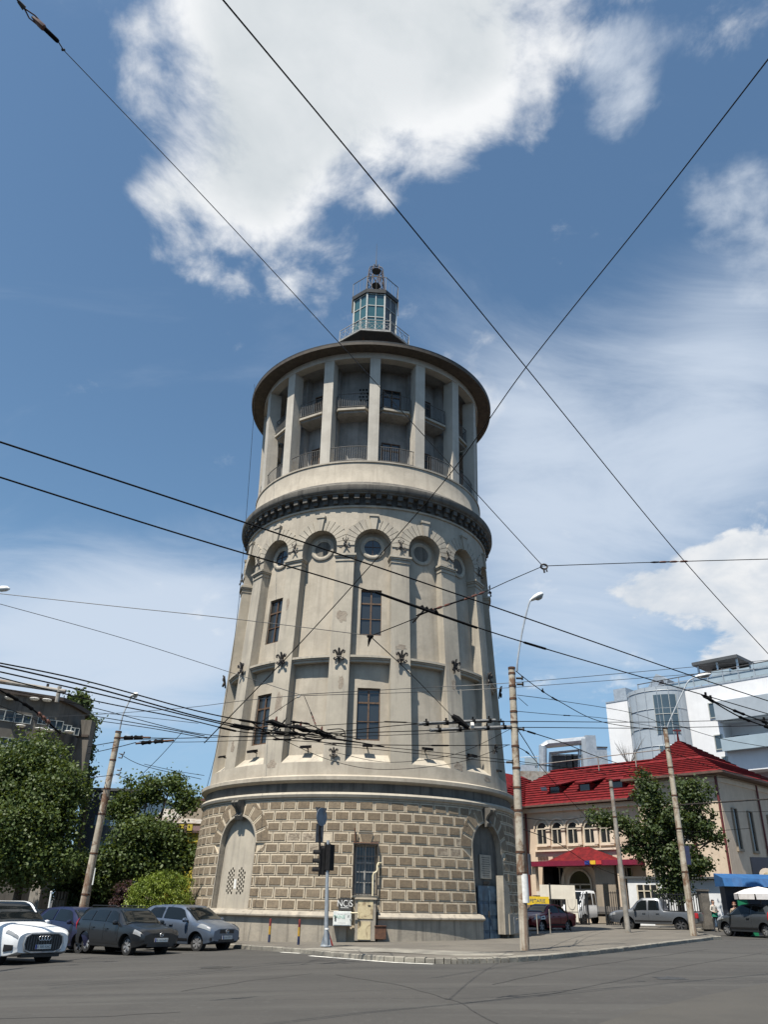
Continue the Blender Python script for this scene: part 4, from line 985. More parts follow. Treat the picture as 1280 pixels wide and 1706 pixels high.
M['cloth_white'] = mat('white_parasol_cloth', (.60, .58, .57), (.52, .5, .49), 4, .8); M['banner'] = mat('white_banner', (.68, .64, .55), (.62, .58, .5), 1.5, .7, streak=.3, streak_c=(.5, .46, .4)); M['fence_black'] = mat('black_fence_paint', (.012, .013, .015), None, 6, .5)
M['flag_blue'] = mat('flag_blue', (.01, .03, .20)); M['flag_yellow'] = mat('flag_yellow', (.62, .38, .02)); M['flag_red'] = mat('flag_red', (.45, .03, .03)); M['tile_white'] = mat('white_wall_tiles', (.58, .53, .46), (.5, .46, .4), 3, .5)

class Fr:                                   # local frame of a facade: u along the wall, w out of it, z up
    def __init__(s, c, e1, k=1.): s.c = V((c[0], c[1], 0)); s.e1 = V((e1[0], e1[1], 0)).normalized(); s.n = V((-s.e1.y, s.e1.x, 0)); s.k = k; s.z0 = EYE*(1-k)   # k: metres per drawing unit
    def P(s, u, w, z): return s.c+(s.e1*u+s.n*w)*s.k+V((0, 0, s.z0+z*s.k))
    def hit(s, px, py, w=0):
        d = ray(px, py); o = V((0, 0, EYE)); q = s.c+s.n*w*s.k
        t = (q-o).dot(s.n)/d.dot(s.n); p = o+d*t; return (p-s.c).dot(s.e1)/s.k, (p.z-s.z0)/s.k
    def box(s, mb, u0, u1, w0, w1, z0, z1, m): mb.add([s.P(u, w, z) for u in (u0, u1) for w in (w0, w1) for z in (z0, z1)], [(0, 1, 3, 2), (4, 6, 7, 5), (0, 4, 5, 1), (2, 3, 7, 6), (0, 2, 6, 4), (1, 5, 7, 3)], m)
    def local(s, root):                     # geometry is written in world space, parts hang from a root at the base
        return root
def broot(name, label, cat, p):
    t = thing(name, label, cat, p); return t
def bb(mb, name, root, parent=None, smooth=0):
    o = mb.build(name, parent or root, smooth=smooth); base = root.location
    if parent is None: o.location = -V(base)
    return o
KB = 1.27
C_ = (21.51*KB, 52.0*KB)
f = Fr(C_, (-.69, .724), KB)                    # n points away from the building's front: flip below
if f.n.dot(V((0, -1, 0))) < 0: SG = -1
else: SG = 1
W = lambda w: SG*w                          # W(+) sticks out towards the street
rb = broot('hospital_building', 'cream two storey building with red metal tile roofs, right of the tower', 'building', V((27.3, 66, .5)))
ZE, ZP = 8.1, 9.18
mb = MB(); f.box(mb, 5.7, 20, W(-11), W(-.8), -.5, ZE+.3, 'peach'); f.box(mb, 15.7, 22, W(-11), W(3.2), -.5, ZE+.1, 'peach'); bb(mb, 'main_wall', rb)
mb = MB(); f.box(mb, 0, 5.7, W(-9.7), W(0), -.5, ZP+.1, 'peach'); pavw = bb(mb, 'pavilion_wall', rb)
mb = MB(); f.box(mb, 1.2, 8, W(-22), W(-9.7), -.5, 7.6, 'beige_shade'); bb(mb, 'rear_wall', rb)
# roofs
def courses(mb, a, b, c, d, n, t1=.97):          # raised lower edges of the tile courses
    for i in range(1, n):
        t = i/n*t1; p, q = a+(c-a)*t, b+(d-b)*t
        if (q-p).length > .3: mb.bar(p+V((0, 0, .02)), q+V((0, 0, .02)), .10, .09, 'red_tile')
def hip(u0, u1, w0, w1, ze, apexes, over, name, m='red_tile', th=.12):
    mb = MB(); a0, a1, b0, b1 = u0-over, u1+over, w0-over, w1+over
    E4 = [(a0, b0), (a1, b0), (a1, b1), (a0, b1)]
    lo = [f.P(u, W(w), ze) for u, w in E4]; top = [f.P(u, W(w), ze+th) for u, w in E4]
    mb.add(lo+top, [(0, 1, 5, 4), (1, 2, 6, 5), (2, 3, 7, 6), (3, 0, 4, 7)], 'eave'); mb.add(lo, [(0, 1, 2, 3)], 'eave')
    if len(apexes) == 1: mb.add(top+[f.P(apexes[0][0], W(apexes[0][1]), apexes[0][2])], [(0, 1, 4), (1, 2, 4), (2, 3, 4), (3, 0, 4)], m)
    else:
        mb.add(top+[f.P(u, W(w), z) for u, w, z in apexes], [(0, 1, 5, 4), (1, 2, 5), (2, 3, 4, 5), (3, 0, 4)], m)
        A_ = [f.P(u, W(w), z) for u, w, z in apexes]; courses(mb, top[3], top[2], A_[0], A_[1], 14); courses(mb, top[2], top[1], A_[1], A_[1], 14); courses(mb, top[0], top[3], A_[0], A_[0], 14)
    return bb(mb, name, rb)
rf1 = hip(4.5, 19.2, -10.8, -.8, ZE, [(6.5, -5.8, 11.45), (16.5, -5.8, 11.45)], .7, 'main_roof')
rf3 = hip(15.7, 22, -10.8, 3.2, ZE-.05, [(18.8, -5, 11.2), (18.8, -1.0, 11.2)], .6, 'wing_roof')
mb = MB()
for u0, u1 in ((6, 20),):
    mb.tube([f.P(6.5, W(-5.8), 11.5), f.P(16.5, W(-5.8), 11.5)], .12, 'red_tile', 6)
    for u in (8.2, 11.4): mb.tube([f.P(u, W(-4.9), 10.9), f.P(u, W(-4.9), 12.0)], .05, 'pole_grey', 6)
    mb.tube([f.P(6.0, W(-4.9), 12.0), f.P(17, W(-4.9), 12.0)], .045, 'pole_grey', 6)
bb(mb, 'ridge_rail', rb)
ap = at(1131, 1233, 57.6*KB); au = (ap-f.c).dot(f.e1)/KB; aw = (ap-f.c).dot(f.n)*SG/KB
mb = MB()
ov = .75; E4 = [(-ov, -10.4), (6.4, -10.4), (6.4, ov), (-ov, ov)]
lo = [f.P(u, W(w), ZP) for u, w in E4]; top = [f.P(u, W(w), ZP+.14) for u, w in E4]
mb.add(lo+top, [(0, 1, 5, 4), (1, 2, 6, 5), (2, 3, 7, 6), (3, 0, 4, 7)], 'eave'); mb.add(lo, [(0, 1, 2, 3)], 'eave')
mid = [f.P(u*.55+au*.45, W(w*.55+aw*.45), ZP+.14+((ap.z-f.z0)/KB-ZP)*.40) for u, w in E4]; tip = V((ap.x, ap.y, ap.z))
mb.add(top+mid+[tip], [(0, 1, 5, 4), (1, 2, 6, 5), (2, 3, 7, 6), (3, 0, 4, 7), (4, 5, 8), (5, 6, 8), (6, 7, 8), (7, 4, 8)], 'red_tile')
for i, j in ((2, 3), (3, 0), (0, 1)): courses(mb, top[i], top[j], mid[i], mid[j], 8, 1.0); courses(mb, mid[i], mid[j], tip, tip, 11)
pr = bb(mb, 'pavilion_roof', rb)
mb = MB(); mb.tube([tip-V((0, 0, .1)), tip+V((0, 0, .55))], [.12, .07], 'red_tile', 8); mb.box(tip+V((0, 0, .75)), (.10, .10, .5), 'red_pipe'); mb.box(tip+V((0, 0, .85)), (.75, .12, .14), 'red_pipe'); bb(mb, 'roof_finial', rb)
hip(1.2, 8, -22, -9.7, 7.5, [(4.6, -19, 10.2), (4.6, -12, 10.2)], .7, 'rear_roof')
# dormers and rooflights on the main roof
def on_roof(px, py):                        # point on the front slope of the main roof
    a = f.P(0, W(-.1), ZE+.12); b = f.P(0, W(-5.8), 11.45); c = f.P(1, W(-.1), ZE+.12); nn = (b-a).cross(c-a).normalized(); d = ray(px, py); o = V((0, 0, EYE)); return o+d*((a-o).dot(nn)/d.dot(nn))
for px, py in ((926, 1315), (976, 1311), (1030, 1307)):
    p = on_roof(px, py+6); u = (p-f.c).dot(f.e1)/KB; w = (p-f.c).dot(f.n)*SG/KB; z = (p.z-f.z0)/KB
    mb = MB(); f.box(mb, u-.55, u+.55, W(w-1.2), W(w), z-.3, z+.5, 'red_tile')
    mb.add([f.P(u-.75, W(w+.25), z+.48), f.P(u+.75, W(w+.25), z+.48), f.P(u+.75, W(w-1.9), z+.98), f.P(u-.75, W(w-1.9), z+.98), f.P(u-.75, W(w+.25), z+.58), f.P(u+.75, W(w+.25), z+.58), f.P(u+.75, W(w-1.9), z+1.08), f.P(u-.75, W(w-1.9), z+1.08)], [(0, 1, 2, 3), (4, 5, 6, 7), (0, 1, 5, 4), (1, 2, 6, 5), (0, 3, 7, 4)], 'red_tile')
    dm = bb(mb, 'dormer', rb); mb = MB(); f.box(mb, u-.40, u+.40, W(w), W(w+.04), z-.05, z+.42, 'pane'); mb.build('dormer_pane', dm, smooth=0)
for px, py in ((908, 1318),):
    p = on_roof(px, py); mb = MB(); q = on_roof(px-3, py-6); d1 = (q-p); e = f.e1*.35
    mb.add([p-e+V((0, 0, .06)), p+e+V((0, 0, .06)), q+e+V((0, 0, .06)), q-e+V((0, 0, .06))], [(0, 1, 2, 3)], 'pane'); bb(mb, 'rooflight', rb)
# windows: given by their corners on the wall, built in place
def awin(px, yt, yb, hw, w0, arch=True, parent=rb, fm='win_cream', hood=True, pm='pane'):
    u, zt = f.hit(px, yt, W(w0)); _, zb = f.hit(px, yb, W(w0)); mb = MB(); g = MB(); n = 12
    zs = zt-hw if arch else zt
    top = [(u+hw*cos(pi*i/n), zs+hw*sin(pi*i/n)) for i in range(n+1)] if arch else [(u+hw, zt), (u-hw, zt)]
    pts = [(u-hw, zb), (u+hw, zb)]+top
    g.add([f.P(a, W(w0+.02), z) for a, z in pts], [tuple(range(len(pts)))], pm)
    out = [(u+(a-u)*1.16, zb-.08 if z == zb else zs+(z-zs)*1.16 if arch else z+.08) for a, z in pts]; k = len(pts)
    mb.add([f.P(a, W(w0+.10), z) for a, z in pts]+[f.P(a, W(w0+.10), z) for a, z in out]+[f.P(a, W(w0), z) for a, z in out]+[f.P(a, W(w0), z) for a, z in pts], [(i, (i+1) % k, k+(i+1) % k, k+i) for i in range(k)]+[(k+i, k+(i+1) % k, 2*k+(i+1) % k, 2*k+i) for i in range(k)]+[(i, (i+1) % k, 3*k+(i+1) % k, 3*k+i) for i in range(k)], fm)
    f.box(mb, u-.035, u+.035, W(w0+.02), W(w0+.07), zb, zs, fm)
    if arch: f.box(mb, u-hw, u+hw, W(w0+.02), W(w0+.07), zs-.05, zs+.03, fm)
    f.box(mb, u-hw*1.35, u+hw*1.35, W(w0), W(w0+.16), zb-.2, zb-.08, 'peach_trim')
    if arch and hood:
        h0 = [(u+hw*1.55*cos(pi*i/n), zs+hw*1.55*sin(pi*i/n)) for i in range(n+1)]; h1 = [(u+hw*1.8*cos(pi*i/n), zs+hw*1.8*sin(pi*i/n)) for i in range(n+1)]; k = n+1
        mb.add([f.P(a, W(w0+.09), z) for a, z in h0]+[f.P(a, W(w0+.09), z) for a, z in h1]+[f.P(a, W(w0), z) for a, z in h1], [(i, i+1, k+i+1, k+i) for i in range(n)]+[(k+i, k+i+1, 2*k+i+1, 2*k+i) for i in range(n)], 'peach_trim')
    wd = bb(mb, 'window', rb); g.build('pane', wd, smooth=0)
for px in (904, 929, 955, 983, 1010): awin(px, 1371+(px-904)*-.02, 1406-(px-904)*.025, .42, -.8)
for px, yt, yb in ((933, 1446, 1474), (1045, 1446, 1486)): awin(px, yt, yb, .36, -.8, False)
awin(966, 1451, 1481, .85, -.8, True)
mb = MB()
us = [f.hit(px, 1400, W(-.8))[0] for px in (892, 916.5, 942, 969, 996.5, 1023)]
_, zt = f.hit(955, 1376, W(-.8)); _, zb = f.hit(955, 1408, W(-.8))
for u in us[1:]: f.box(mb, u-.16, u+.16, W(-.8), W(-.62), zb, zt, 'peach_trim'); f.box(mb, u-.22, u+.22, W(-.8), W(-.58), zt-.12, zt, 'peach_trim'); f.box(mb, u-.2, u+.2, W(-.8), W(-.6), zb+.9, zb+1.0, 'eave')
f.box(mb, us[-1]-.3, us[0], W(-.8), W(-.64), zb-.38, zb-.26, 'peach_trim')
for a, b in zip(us, us[1:]):
    for i in range(7): u = a+(b-a)*(.2+.1*i); f.box(mb, u-.05, u+.05, W(-.8), W(-.72), zb-.9, zb-.72, 'eave')
f.box(mb, 5.8, 16, W(-.8), W(-.55), ZE-.35, ZE-.05, 'peach_trim'); bb(mb, 'facade_trim', rb)
for px, y0, y1, w in ((877.5, 1350, 1540, -.8),):
    u, z1 = f.hit(px, y0, W(w)); mb = MB(); mb.tube([f.P(u, W(w+.12), .3), f.P(u, W(w+.12), z1)], .09, 'red_pipe', 6); bb(mb, 'downpipe', rb)
for u, w in ((2.0, .1), (.08, .1)): mb = MB(); mb.tube([f.P(u, W(w), .3), f.P(u, W(w), ZP-.1)], .09, 'red_pipe', 6); bb(mb, 'downpipe', rb)
# shaded right facade (the plane u = 0): windows
def swin(w, z0, z1, hw=.32):
    mb = MB(); g = MB()
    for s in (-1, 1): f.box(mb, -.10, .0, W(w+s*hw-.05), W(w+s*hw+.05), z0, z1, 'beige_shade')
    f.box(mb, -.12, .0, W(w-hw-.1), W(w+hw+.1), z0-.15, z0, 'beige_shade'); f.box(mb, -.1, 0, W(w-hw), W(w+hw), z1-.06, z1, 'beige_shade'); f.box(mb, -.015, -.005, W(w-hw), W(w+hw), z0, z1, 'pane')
    bb(mb, 'side_window', rb)
for w in (-1.6, -3.9, -7.0, -8.6): swin(w, 4.9, 7.3); swin(w, 1.6, 3.2)
mb = MB(); f.box(mb, -.06, 5.75, W(-9.75), W(.06), 8.75, 9.05, 'peach_trim'); bb(mb, 'pavilion_cornice', rb)
mb = MB(); mb.tube([f.P(-.1, W(-5.6), .3), f.P(-.1, W(-5.6), ZP-.1)], .08, 'red_pipe', 6); bb(mb, 'downpipe', rb)
awin(1100, 1376, 1404, .42, 0); awin(1140, 1372, 1401, .42, 0); awin(1100, 1442, 1470, .40, 0, False); awin(1150, 1440, 1468, .40, 0, False)
# porch with hipped canopy
wp = .75; ua, za = f.hit(1062, 1441, W(wp)); ub, zb_ = f.hit(884, 1443, W(wp)); zc = (za+zb_)/2
mb = MB(); f.box(mb, ua, ub, W(-.75), W(wp), zc, zc+.32, 'wine'); cp_ = bb(mb, 'porch_canopy', rb)
uL, zL = f.hit(912, 1433, W(wp-.1)); uR, _ = f.hit(1025, 1433, W(wp-.2)); uA, zA_ = f.hit(975, 1411, W(-.5)); mb = MB()
P4 = [f.P(uR, W(wp-.1), zc+.325), f.P(uL, W(wp-.1), zc+.325), f.P(uL, W(-.7), zc+.325), f.P(uR, W(-.7), zc+.325)]
mb.add(P4+[f.P(uA-.3, W(-.5), zA_), f.P(uA+.6, W(-.5), zA_)], [(0, 1, 5, 4), (1, 2, 5), (2, 3, 4, 5), (3, 0, 4)], 'red_tile'); mb.build('canopy_roof', cp_, smooth=0)
for i, (m_, x0, x1) in enumerate((('flag_blue', 975, 983), ('flag_yellow', 984, 993), ('flag_red', 994, 1003))):
    u0, _ = f.hit(x0, 1437, W(wp)); u1, _ = f.hit(x1, 1437, W(wp)); mb = MB(); f.box(mb, u1, u0, W(wp), W(wp+.03), zc+.06, zc+.30, m_); mb.build('flag_band', cp_, smooth=0)
for px in (1036, 892): u, _ = f.hit(px, 1460, W(wp-.4)); mb = MB(); f.box(mb, u-.18, u+.18, W(wp-.6), W(wp-.24), -.2, zc, 'peach'); bb(mb, 'porch_pillar', rb)
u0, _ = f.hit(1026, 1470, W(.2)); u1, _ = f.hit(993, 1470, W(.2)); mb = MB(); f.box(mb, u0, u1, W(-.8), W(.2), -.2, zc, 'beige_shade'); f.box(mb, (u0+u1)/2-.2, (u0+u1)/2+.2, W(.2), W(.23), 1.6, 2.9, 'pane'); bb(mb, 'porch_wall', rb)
u0, _ = f.hit(921, 1455, W(-.1)); u1, _ = f.hit(906, 1455, W(-.1)); mb = MB(); f.box(mb, u0, u1, W(-.8), W(-.1), -.2, zc, 'black_hole'); bb(mb, 'side_door', rb)
u0, _ = f.hit(904, 1480, W(.5)); u1, _ = f.hit(888, 1480, W(.5)); mb = MB(); f.box(mb, u0, u1, W(-.8), W(.5), -.2, 2.4, 'tile_white')
for z in (.7, 1.2, 1.7, 2.1): f.box(mb, u0-.02, u1+.02, W(.4), W(.52), z, z+.05, 'eave')
bb(mb, 'tiled_lobby', rb)

# ---- modern white building behind
KW = 1.34
g2 = Fr((27.26*KW, 95.0*KW), (.69, -.724), KW); S2 = 1 if g2.n.dot(V((-1, -1, 0))) > 0 else -1
W2 = lambda w: S2*w
wb = broot('modern_building', 'tall modern white building with curved glass stair tower, behind the red roofs', 'building', V((46, 120, 0)))
ZW = 23.52
def hit2(px, py, w=0):
    return g2.hit(px, py, W2(w))
uu = lambda px, py=1200: hit2(px, py)[0]
uT0, uT1 = uu(1053, 1190), uu(1147, 1190)
mb = MB(); g2.box(mb, 0, 34, W2(-14), W2(-2.2), 0, 17, 'pink_wall'); bb(mb, 'lower_wall', wb)
us_ = uu(1216, 1262); _, zs_ = hit2(1216, 1262)
mb = MB(); g2.box(mb, 0, uT0, W2(-14), 0, 0, ZW, 'white_wall'); bb(mb, 'left_wall', wb)
u2, z2 = hit2(1232, 1285)
rects = []
def rect2(x0, y0, x1, y1): a, zt = hit2(x0, y0); b, zb = hit2(x1, y1); return (a, b, zb, zt)
balc = [rect2(1204, 1203, 1290, 1243)]
a_, b_, zb_, zt_ = balc[0]
mb = MB(); zq = z2
g2.box(mb, uT1, a_, W2(-14), 0, zq, ZW, 'white_wall'); g2.box(mb, a_, 34, W2(-14), 0, zt_, ZW, 'white_wall'); g2.box(mb, a_, 34, W2(-14), 0, zq, zb_, 'white_wall'); g2.box(mb, a_, 34, W2(-14), W2(-2), zb_, zt_, 'white_wall'); bb(mb, 'right_wall', wb)
mb = MB(); g2.box(mb, a_-.1, 34, W2(.0), W2(.9), zb_-.1, zb_+1.2, 'rail_glass'); bb(mb, 'balcony_front', wb)
a2, b2, zb2, zt2 = rect2(1196, 1178, 1290, 1188)
mb = MB(); g2.box(mb, a2, 34, W2(0), W2(.9), zb2-.2, zt2+.4, 'curtain_glass'); bb(mb, 'balcony_front', wb)
for r_ in ((1182, 1173, 1197, 1194), (1192, 1226, 1207, 1247), (1258, 1163, 1273, 1178), (1221, 1172, 1240, 1186), (1205, 1262, 1215, 1284)):
    a, b, z0, z1 = rect2(*r_); mb = MB(); g2.box(mb, a, b, W2(0), W2(.03), z0, z1, 'pane_blue'); wn = bb(mb, 'window', wb); mb = MB()
    for q0, q1, r0, r1 in ((a-.1, a, z0-.1, z1+.1), (b, b+.1, z0-.1, z1+.1), (a, b, z0-.1, z0), (a, b, z1, z1+.1)): g2.box(mb, q0, q1, 0, W2(.10), r0, r1, 'white_frame')
    mb.build('frame', wn, smooth=0)
for px in (1233, 1273):
    a, z1 = hit2(px, 1225, -2); _, z0 = hit2(px, 1240, -2); mb = MB(); g2.box(mb, a-1, a+1, W2(-2), W2(-1.96), zb_+.3, z1, 'pane_blue'); bb(mb, 'window', wb)
# curved stair tower
mb = MB(); n = 24; cu, hu = (uT0+uT1)/2, (uT1-uT0)/2; pts = [(cu-hu*cos(pi*i/n), 2.6*sin(pi*i/n)) for i in range(n+1)]
for i in range(n):
    (a, w), (b, x) = pts[i], pts[i+1]
    mb.add([g2.P(a, W2(w), 0), g2.P(b, W2(x), 0), g2.P(b, W2(x), ZW+.3), g2.P(a, W2(w), ZW+.3)], [(0, 1, 2, 3)], 'curtain_glass')
mb.add([g2.P(a, W2(w), ZW+.3) for a, w in pts], [tuple(range(n+1))], 'duct'); st = bb(mb, 'stair_tower', wb, smooth=40)
mb = MB()
for i in range(0, n+1, 3): a, w = pts[i]; mb.tube([g2.P(a, W2(w+.04), 0), g2.P(a, W2(w+.04), ZW+.3)], .05, 'duct', 5)
for z in range(3, 24, 2): mb.tube([g2.P(a, W2(w+.03), z+.4) for a, w in pts], .045, 'duct', 5)
mb.build('mullion', st)
for i0, i1, z0, z1, in ((2, 6, 19.2, 22.2), (2, 6, 14, 17), (14, 20, 18.6, 22.9), (14, 20, 13.5, 17.4)):
    mb = MB(); P = pts[i0:i1+1]
    for (a, w), (b, x) in zip(P, P[1:]): mb.add([g2.P(a, W2(w+.06), z0), g2.P(b, W2(x+.06), z0), g2.P(b, W2(x+.06), z1), g2.P(a, W2(w+.06), z1)], [(0, 1, 2, 3)], 'pane_blue')
    for a, w in P[::2]: mb.tube([g2.P(a, W2(w+.08), z0), g2.P(a, W2(w+.08), z1)], .05, 'white_frame', 4)
    mb.tube([g2.P(a, W2(w+.08), (z0+z1)/2) for a, w in P], .05, 'white_frame', 4)
    mb.build('stair_window', st, smooth=0)
# roof: balustrade, plant, canopy
mb = MB(); g2.box(mb, uT0+1, 34, W2(-.45), W2(-.4), ZW+.35, ZW+1.0, 'rail_glass'); bal = bb(mb, 'roof_balustrade', wb)
mb = MB()
for i in range(14): u = uT0+1+i*1.7; g2.box(mb, u, u+.1, W2(-.4), W2(-.3), ZW, ZW+1.7, 'duct')
g2.box(mb, uT0+1, 34, W2(-.4), W2(-.3), ZW+1.05, ZW+1.15, 'duct'); g2.box(mb, uT0+1, 34, W2(-.4), W2(-.3), ZW+1.6, ZW+1.68, 'machine'); g2.box(mb, 0, 34, W2(-.3), W2(.05), ZW-.02, ZW+.14, 'duct'); mb.build('handrail', bal, smooth=0)
a, zt = hit2(1160, 1110, -4); b, zt1 = hit2(1236, 1100, -4); zt = (zt+zt1)/2
mb = MB(); g2.box(mb, a, b, W2(-8), W2(-3), zt, zt+.35, 'dark_canopy')
for u in (a+.4, (a+b)/2, b-.4): g2.box(mb, u, u+.18, W2(-3.6), W2(-3.4), ZW, zt, 'duct')
g2.box(mb, a+1, b, W2(-8), W2(-6), ZW, zt, 'pane'); bb(mb, 'roof_canopy', wb)
mb = MB()
for i in range(5):
    u = uu(1180, 1130)+i*2.2; g2.box(mb, u, u+2.0, W2(-3), W2(-1.2), ZW+.2, ZW+1.9-.3*(i % 2), 'rail_glass')
bb(mb, 'roof_screen', wb)
a, zq_ = hit2(1062, 1140, -2); b, _ = hit2(1112, 1140, -2)
mb = MB(); P = [(a, ZW), (a+1.2, ZW), (a+3.2, ZW+2.2), (b, ZW+1.6), (b+.2, ZW+2.1), (a+2.6, ZW+3.0)]
mb.prism([g2.P(u, W2(-2), z) for u, z in P], g2.n*W2(-2.2), 'duct'); bb(mb, 'roof_duct', wb)
mb = MB(); a, _ = hit2(1024, 1165, -1); b, _ = hit2(1045, 1165, -1); g2.box(mb, a, b, W2(-3), W2(-1), ZW, ZW+1.75, 'duct'); bb(mb, 'roof_plant', wb)
# ---- plant room with duct loops seen over the ridge
hv = broot('plant_roof', 'flat roofed block with silver duct loops and fans, between the tower and the white building', 'building', at(940, 1300, 100)*1)
hv.location.z = 0; Q = lambda px, py, dy=0: at(px, py, 100+dy)
zf = Q(940, 1286).z
mb = MB(); p0, p1 = Q(862, 1286), Q(1012, 1284); mb.bbox(p0.x, p1.x+1, 100, 112, 0, zf, 'pole_grey'); bb(mb, 'block', hv)
mb = MB(); rr = .42
mb.tube([Q(905, 1290, 1), Q(905, 1243, 1), Q(912, 1240, 1), Q(985, 1233, 1)], .5, 'duct', 10); mb.box((Q(985, 1258, 1)), (1.3, 1.3, 4.6), 'duct'); mb.box((Q(975, 1258, 1)), (.8, 1.2, 3.8), 'curtain_glass'); bb(mb, 'duct_loop', hv)
mb = MB(); mb.tube([Q(917, 1290, 2), Q(917, 1255, 2), Q(965, 1250, 2), Q(965, 1290, 2)], .22, 'duct', 8); bb(mb, 'duct_loop', hv)
for i, px in enumerate((926, 937, 950, 958)):
    mb = MB(); c = Q(px, 1274, 2.5); mb.box(c, (.8, 1., 1.9), 'machine'); mb.box(c+V((0, 0, 1.1)), (.9, 1.1, .2), 'white_frame'); mb.box(c+V((0, -.42, .2)), (.5, .06, .12), 'white_frame'); bb(mb, 'fan_unit', hv)
mb = MB(); mb.box(Q(880, 1280, 1), (1.7, .5, .7), 'duct'); mb.box(Q(886, 1274, 1.5), (1.6, .06, 1.6), 'rail_glass'); mb.tube([Q(868, 1262, 1), Q(898, 1260, 1)], .04, 'duct', 5); mb.tube([Q(895, 1290, 1), Q(895, 1258, 1)], .04, 'duct', 5); bb(mb, 'roof_rail', hv)
mb = MB(); a = Q(993, 1290, 3); b = Q(1016, 1290, 3); mb.bbox(a.x, b.x, 103, 110, 0, Q(1004, 1246, 3).z, 'duct'); mb.bbox(a.x-.1, b.x+.1, 102.9, 110.1, Q(1004, 1246, 3).z, Q(1004, 1244, 3).z, 'machine'); bb(mb, 'louvred_box', hv)

# ---- guard house, fences, kiosk on the right
gh = broot('guard_house', 'low white gate house with a wide window, behind the silver pick-up', 'hut', V((20.8, 65, .4)))
g3 = Fr((at(1046, 1470, 65).x, 65), (at(1214, 1470, 61.5).x-at(1046, 1470, 65).x, -3.5)); S3 = 1 if g3.n.y < 0 else -1; W3 = lambda w: S3*w
def hit3(px, py, w=0):
    d = ray(px, py); o = V((0, 0, EYE)); q = g3.c+g3.n*W3(w); t = (q-o).dot(g3.n)/d.dot(g3.n); p = o+d*t; return (p-g3.c).dot(g3.e1), p.z
uE, zT = hit3(1110, 1464); uF, _ = hit3(1214, 1463)
mb = MB(); g3.box(mb, 0, uE, W3(-3), 0, 0, zT, 'white_paint'); bb(mb, 'wall', gh); mb = MB(); g3.box(mb, uE+.01, uF, W3(-3), W3(-.3), 0, zT-.05, 'white_paint'); bb(mb, 'side_wall', gh)
mb = MB(); g3.box(mb, -.15, uF+.1, W3(-3.1), W3(.15), zT, zT+.14, 'dark_canopy'); bb(mb, 'roof', gh)
a, z1 = hit3(1062, 1474); b, z0 = hit3(1100, 1512); mb = MB(); g3.box(mb, a, b, 0, W3(.02), z0, z1, 'pane'); wn = bb(mb, 'window', gh); mb = MB()
for q in (a, (a*2+b)/3, (a+2*b)/3, b): g3.box(mb, q-.05, q+.05, W3(.02), W3(.08), z0, z1, 'win_cream')
g3.box(mb, a, b, W3(.02), W3(.07), z1-.45, z1-.38, 'win_cream'); mb.build('frame', wn, smooth=0)
def slat_fence(name, label, A, B, z0, h, gap, m='fence_black', post=True, base=None, group=None):
    A, B = V((*A, 0)), V((*B, 0)); t = thing(name, label, 'fence', V((A.x, A.y, z0)), group=group); L = B-A; n = max(2, round(L.length/gap)); mb = MB()
    for z in (.12, h-.1): mb.bar(V((0, 0, z)), L+V((0, 0, z)), .04, .05, m)
    for i in range(n+1): p = L*(i/n); mb.bar(p+V((0, 0, .05)), p+V((0, 0, h)), .05, .03, m)
    mb.build('bars', t, smooth=0)
    for p in (V((0, 0, 0)), L): mb = MB(); mb.bar(p, p+V((0, 0, h+.12)), .11, .11, m); mb.build('post', t, smooth=0)
    if base: mb = MB(); mb.bar(V((0, .0, -.1)), L+V((0, 0, -.1)), .2, .5, 'stone'); mb.build('base_wall', t, smooth=0)
    return t
pA, pB = at(1094, 1540, 57), at(1172, 1545, 54.8); slat_fence('metal_fence', 'black slatted fence on a low wall beside the standing person', (pA.x, pA.y), (pB.x, pB.y), .85, 1.55, .17, base=True)
pA, pB = at(1012, 1535, 65), at(1034, 1535, 64); slat_fence('metal_gate', 'open black gate leaf between the white lorry and the pick-up', (pA.x, pA.y), (pB.x, pB.y), .25, 2.3, .2)
pA, pB = at(962, 1535, 66.5), at(982, 1535, 65.5); slat_fence('metal_gate', 'open black gate leaf in front of the white lorry cab', (pA.x, pA.y), (pB.x, pB.y), .2, 2.2, .2)
pA, pB = at(897, 1535, 66.5), at(945, 1535, 66.5); slat_fence('metal_fence', 'black slatted fence under the white banner', (pA.x, pA.y), (pB.x, pB.y), .35, 1.7, .2)
c = at(1177, 1520, 54.6); pl = thing('gate_pier', 'dark stone pier at the end of the slatted fence, right of the standing person', 'pier', (c.x, c.y, .4)); mb = MB(); mb.bbox(-.25, .25, -.25, .25, 0, 2.1, 'stone'); mb.build('shaft', pl, smooth=0); mb = MB(); mb.bbox(-.3, .3, -.3, .3, 2.1, 2.2, 'stone'); mb.build('cap', pl, smooth=0)
a, b = at(901, 1497, 66), at(958, 1475, 66); bn = thing('banner', 'long white banner stretched on the black fence behind the red car', 'banner', (a.x, a.y, a.z)); mb = MB(); mb.bbox(0, b.x-a.x, 0, .04, 0, b.z-a.z, 'banner'); mb.build('cloth', bn, smooth=0); mb = MB(); mb.bbox(.7, .8, -.03, 0, -1.0, b.z-a.z+.1, 'fence_black'); mb.build('post', bn, smooth=0)
a, b = at(946, 1536, 65.5), at(962, 1498, 65.5); bn = thing('white_placard', 'upright white panel with a thin drawn arch, below the end of the long banner', 'panel', (a.x, a.y, a.z)); w, h = b.x-a.x, b.z-a.z; mb = MB(); mb.bbox(0, w, 0, .05, 0, h, 'banner'); mb.build('sheet', bn, smooth=0)
